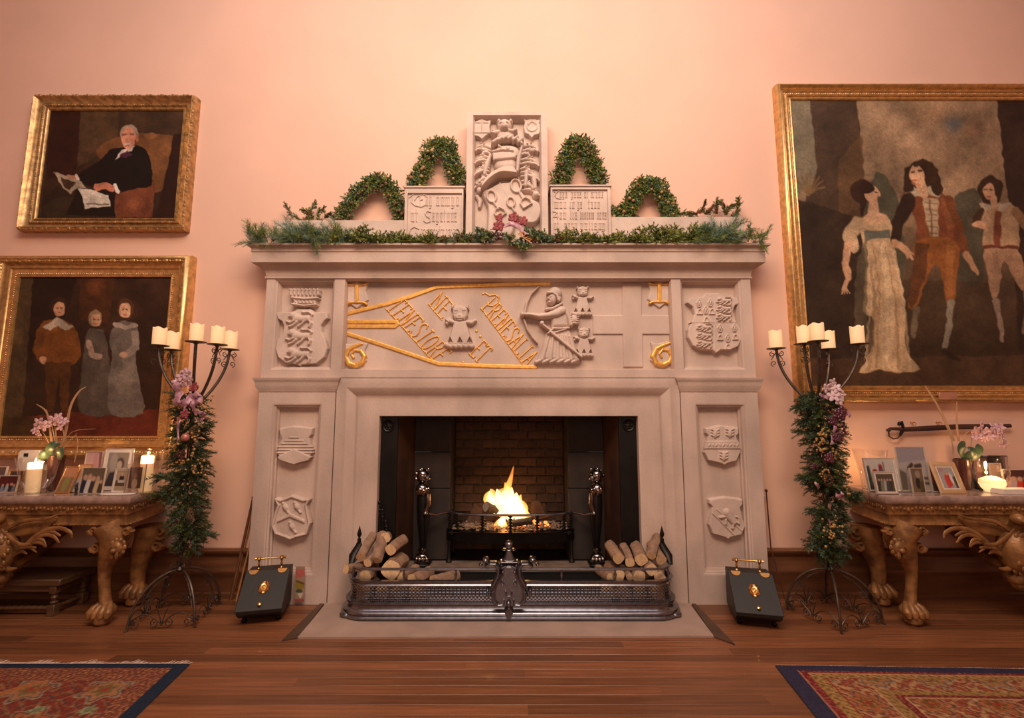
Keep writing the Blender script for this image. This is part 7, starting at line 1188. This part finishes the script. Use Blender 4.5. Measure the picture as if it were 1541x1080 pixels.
# ================================================================ wrought iron candle stands
def spiral(c, r, a0, turns, ux, uz, n=16, shrink=.8): return [tuple(np.array(c) + (np.array(ux) * math.cos(a0 + turns * 2 * math.pi * t) + np.array(uz) * math.sin(a0 + turns * 2 * math.pi * t)) * r * (1 - shrink * t)) for t in np.linspace(0, 1, n)]
def stand(x0, y0, plates, lab, rot):
    T = thing('candle_stand', lab, 'candle stand', (x0, y0, 0), group='wrought iron candle stands'); za = .36; zj = 1.74; up = np.array((0, 0, 1.0))
    b = MB()
    for k_ in range(3): b.tube([(x0 + .012 * math.cos(k_ * 2.09 + t * 9), y0 + .012 * math.sin(k_ * 2.09 + t * 9), za + (zj - za) * t) for t in np.linspace(0, 1, 40)], .0075, 6)
    b.lathe([(.02, za - .02), (.035, za), (.02, za + .02)], (x0, y0, 0), 12); obj('twisted_pole', b, M_STAND, T)
    R_ = .315; feet = []
    for k_ in range(4):
        an = rot + k_ * math.pi / 2; d = np.array((math.cos(an), math.sin(an), 0)); feet.append(np.array((x0, y0, 0)) + d * R_); O = np.array((x0, y0, 0))
        pts = [O + d * (.02 + (R_ - .02) * math.sin(t)) + up * (.008 + (za - .008) * math.cos(t)) for t in np.linspace(0, math.pi / 2, 14)]; pts.append(pts[-1] + d * .02 - up * .004)
        b = MB(); b.tube(pts, .0085, 8); b.tube([O + d * (.03 + (R_ - .07) * math.sin(t)) + up * (-.02 + (za - .01) * math.cos(t)) for t in np.linspace(.2, 1.15, 9)] , .005, 6)
        b.tube(spiral(O + d * (.20) + up * .20, .035, 1.2, -1.2, d, up), .0045, 6); b.tube(spiral(O + d * .045 + up * (za + .03), .03, -1.6, 1.3, d, up), .0045, 6); b.tube(spiral(O + d * (R_ - .03) + up * .05, .03, 2.5, -1.1, d, up), .004, 6); obj('leg', b, M_STAND, T)
    for k_ in range(4):
        a, c = feet[k_], feet[(k_ + 1) % 4]; d = (c - a) / np.linalg.norm(c - a); m_ = (a + c) / 2; b = MB(); hl = np.linalg.norm(c - a) / 2
        for s_ in (-1, 1):
            e = d * s_; b.tube([m_ + e * hl * t + up * (.035 + .075 * math.sin(t * math.pi * .95)) for t in np.linspace(.0, 1, 12)], .0042, 6); b.tube(spiral(m_ + e * .045 + up * .045, .032, 1.57, -1.3 * 1, e, up), .0038, 6); b.tube(spiral(m_ + e * (hl - .05) + up * .04, .028, 0, 1.2, e, up), .0038, 6); b.tube([m_ + up * .03, m_ + e * .012 + up * .08, m_ + e * .035 + up * .15], .004, 6)
        b.ell(tuple(m_ + up * .035), .009, 8); obj('scroll_panel', b, M_STAND, T)
    for px, py, Y in plates:
        c = np.array(WP(px, py, Y)); O = np.array((x0, y0, 0)); h = c - O; h[2] = 0; d = h / np.linalg.norm(h); r = np.linalg.norm(h)
        P_ = smooth_pts([(0.01, zj - .06), (r * .35, zj - .02), (r * .72, zj + .12), (r * .93, zj + .26), (r, c[2] - .012)], 5, False); b = MB(); b.tube([O + d * u + up * v for u, v in P_], .0115, 8)
        n_ = np.array((1.0, 0, 0)) if abs(d[0]) > .4 else np.array((.8, .6, 0))
        for e in (d, -d): b.tube(spiral(O + d * r + e * .032 + up * (c[2] - .05), .024, 1.57, -1.2, e, up), .0038, 6); b.tube([O + d * r + up * (c[2] - .03), O + d * r + e * .045 + up * (c[2] - .1)] , .0035, 6); b.tube(spiral(O + d * r * .98 + e * .03 + up * (c[2] - .13), .026, -1.57, 1.2, e, up), .0038, 6)
        arm = obj('arm', b, M_STAND, T); b = MB(); b.lathe([(.012, c[2] - .02), (.02, c[2] - .012), (.074, c[2] - .004), (.076, c[2]), (.0, c[2] - .002)][:-1] + [(.001, c[2] - .001)], (c[0], c[1], 0), 24); obj('drip_plate', b, M_STAND, arm)
    return T
PLL = [(239, 519.5, 3.89), (258, 526, 4.12), (295, 514, 3.74), (327, 518, 3.88), (346, 525.5, 4.12)]; PLR = [(1168, 524, 4.10), (1210, 517, 3.90), (1231, 513, 3.75), (1247, 525, 4.13), (1291, 517.5, 3.88)]
stand(-2.62, 3.95, PLL, 'black wrought iron five-armed candle stand left of the fireplace', math.radians(-125)); stand(2.51, 3.95, PLR, 'black wrought iron five-armed candle stand right of the fireplace', math.radians(-115))
WLL = ('leftmost cream candle on the left stand', 'second cream candle from the left, half hidden, left stand', 'middle cream candle on the left stand', 'fourth cream candle, in front of the rightmost one, left stand', 'rightmost cream candle on the left stand'); WLR = ('cream candle nearest the fireplace on the right stand', 'second cream candle from the left on the right stand', 'tallest looking middle candle of the right stand', 'fourth candle, partly behind the middle one, right stand', 'cream candle standing apart at the far right of the stand')
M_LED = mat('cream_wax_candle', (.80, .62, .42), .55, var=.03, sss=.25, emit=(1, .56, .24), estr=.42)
for pls, ls in ((PLL, WLL), (PLR, WLR)):
    for (px, py, Y), lab in zip(pls, ls):
        x, _, z = WP(px, py, Y); k = Y / FPX; r, h = 9.3 * k, 26.5 * k; b = MB(); seg = 26; rim = [h + .007 * math.sin(i * 2 * math.pi / seg * 4 + px) for i in range(seg)]; vs_ = []
        for rr, zz in ((r * .96, 0), (r, .004), (r, .5), (r, 1), (r * .82, 1), (r * .8, .82), (.002, .8)):
            for i in range(seg): a = 2 * math.pi * i / seg; hh = zz if zz < .01 else zz * rim[i]; vs_.append((x + rr * math.cos(a), Y + rr * math.sin(a), z + .001 + hh))
        b.add(vs_, [(i * seg + k_, i * seg + (k_ + 1) % seg, (i + 1) * seg + (k_ + 1) % seg, (i + 1) * seg + k_) for i in range(6) for k_ in range(seg)] + [tuple(range(seg))[::-1], tuple(6 * seg + k_ for k_ in range(seg))])
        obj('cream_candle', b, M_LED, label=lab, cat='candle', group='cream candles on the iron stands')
# --- garlands wound round the stands
def column(x0, y0, lab, segs, seed, decor):
    r = random.Random(seed); T = thing('hanging_garland', lab, 'garland', (x0, y0, .5), group='garlands on the candle stands'); B, D = [], []
    for (px0, py0, px1, py1, wpx, n) in segs:
        for i in range(int(n * 1.55)):
            t = r.random(); a = r.uniform(0, 2 * math.pi); rad = wpx * .0055 * .5; c = np.array(WP(px0 + (px1 - px0) * t, py0 + (py1 - py0) * t, y0)); B.append(c + np.array((math.cos(a), math.sin(a), 0)) * rad * r.uniform(.1, .8)); D.append((math.cos(a), math.sin(a), r.uniform(-.9, .5)))
    greens('fir_needles', '', '', B, D, .085, .034, 34, [srgb(52, 62, 34), srgb(60, 70, 38), srgb(88, 100, 52), srgb(84, 104, 84)], T, seed=seed, w=.0028)
    for nm, m, items in decor:
        if nm in ('orchid_flower', 'silk_rose'):
            for (px, py, s_) in items:
                b = MB(); c = WP(px, py, y0 - .16); (flower(b, c, s_ * .0053, (r.uniform(-.4, .4), r.uniform(-.3, .3)), r) if nm == 'orchid_flower' else rose(b, c, s_ * .0053, r)); obj(nm, b, m, T, smooth=80)
        elif nm == 'ribbon':
            for pts, w in items:
                P_ = smooth_pts(pts, 4, False); b = MB(); b.tube([WP(x, y_, y0 - .17 - .015 * math.sin(i * 1.1)) for i, (x, y_) in enumerate(P_)], [w * .0053 * (.8 + .25 * math.sin(i * 1.7)) for i in range(len(P_))], 8, up=(0, 1, 0), flat=.25); obj(nm, b, m, T)
        elif nm == 'pine_cone':
            for px, py, s_ in items:
                b = MB(); c = WP(px, py, y0 - .13); k_ = s_ * .0053
                for i in range(40): t = i / 40; a = i * 2.4; rr = k_ * math.sin(math.pi * (.12 + .8 * t)); b.ell((c[0] + rr * .8 * math.cos(a), c[1] + rr * .8 * math.sin(a), c[2] + k_ * (1.1 - 2.2 * t)), (k_ * .24, k_ * .24, k_ * .1), 6)
                obj(nm, b, m, T)
        elif nm == 'bauble':
            for px, py, s_ in items: b = MB(); b.ell(WP(px, py, y0 - .16), s_ * .0053, 14); obj(nm, b, m, T)
        else:
            for px, py, sp, n in items:
                b = MB(); [b.ell(WP(px + r.gauss(0, sp), py + r.gauss(0, sp), y0 - .13 - r.random() * .05), r.uniform(.005, .011), 6) for _ in range(int(n * .6))]; obj(nm, b, m, T, kind='stuff')
    return T
M_RIBX = mat('lilac_silk_petals', (.50, .26, .32), .5, var=.3, scale=40, col2=(.74, .48, .50)); M_ORCH = mat('pale_pink_orchid', (.66, .42, .47), .55, var=.25, scale=40, col2=(.82, .62, .62)); M_RIB = mat('dusty_mauve_ribbon', (.36, .15, .19), .45, var=.3, scale=25, col2=(.60, .36, .38)); M_BAUB = mat('rose_bauble', (.45, .17, .14), .35, .3, var=.2)
column(-2.62, 3.95, 'fir garland with mauve ribbon bow wound round the left stand', [(285, 590, 290, 640, 44, 90), (288, 640, 286, 700, 50, 150), (288, 700, 276, 750, 50, 130), (262, 715, 238, 718, 14, 22), (255, 740, 240, 748, 12, 18), (280, 750, 288, 800, 46, 120), (288, 790, 308, 806, 18, 30), (284, 800, 284, 828, 22, 40)], 11,
       [('orchid_flower', M_RIBX, [(274, 566, 9), (283, 564, 9), (268, 574, 9), (277, 574, 10), (286, 573, 8), (280, 560, 7)]), ('silk_rose', M_ROSE, [(294, 583, 7), (280, 623, 7)]), ('ribbon', M_MAUVE, [([(262, 578), (270, 590), (266, 604), (278, 606), (288, 598), (298, 594), (298, 604), (286, 606)], 7), ([(280, 606), (274, 626), (268, 640), (268, 662)], 2.2), ([(288, 606), (294, 618), (306, 622), (304, 632)], 4)]), ('bauble', M_BAUB, [(279, 658, 6)]), ('pine_cone', M_CONE, [(293, 650, 8)]), ('pine_cone', M_CONE, [(286, 776, 6)]), ('gold_berries', M_GOLDBERRY, [(258, 670, 6, 40), (310, 612, 7, 40), (292, 655, 4, 20), (285, 700, 14, 40)]), ('dark_berries', M_PURPLE, [(272, 682, 5, 30), (264, 634, 5, 26), (278, 625, 4, 16)])])
column(2.51, 3.95, 'fir garland with pale orchids wound round the right stand', [(1232, 590, 1238, 640, 50, 150), (1214, 606, 1206, 612, 16, 30), (1222, 630, 1208, 632, 14, 24), (1238, 640, 1240, 700, 50, 170), (1215, 648, 1212, 650, 12, 12), (1240, 700, 1244, 735, 46, 120), (1222, 712, 1216, 722, 14, 26), (1250, 735, 1276, 745, 26, 60), (1250, 750, 1248, 830, 36, 150), (1236, 768, 1230, 768, 10, 20), (1236, 800, 1228, 822, 18, 40), (1248, 825, 1246, 842, 24, 30)], 12,
       [('orchid_flower', M_ORCH, [(1252, 576, 8), (1243, 584, 8), (1258, 584, 8), (1254, 596, 10), (1262, 602, 9), (1266, 594, 7)]), ('ribbon', M_MAUVE, [([(1236, 593), (1240, 597), (1246, 598)], 4), ([(1270, 624), (1276, 622), (1279, 626)], 3.5), ([(1258, 640), (1254, 655), (1252, 668)], 3), ([(1260, 744), (1266, 748), (1268, 742)], 4), ([(1228, 726), (1232, 734)], 3)]), ('silk_rose', M_PURPLE, [(1262, 622, 10), (1252, 632, 8), (1258, 658, 7), (1246, 688, 8), (1222, 702, 4)]), ('pine_cone', M_CONE, [(1246, 723, 8)]), ('gold_berries', M_GOLDBERRY, [(1238, 655, 7, 60), (1238, 675, 4, 30), (1256, 682, 4, 24), (1250, 798, 8, 50), (1238, 712, 5, 20), (1276, 738, 4, 14)]), ('dark_berries', M_PURPLE, [(1268, 648, 6, 30), (1228, 700, 6, 20)])])
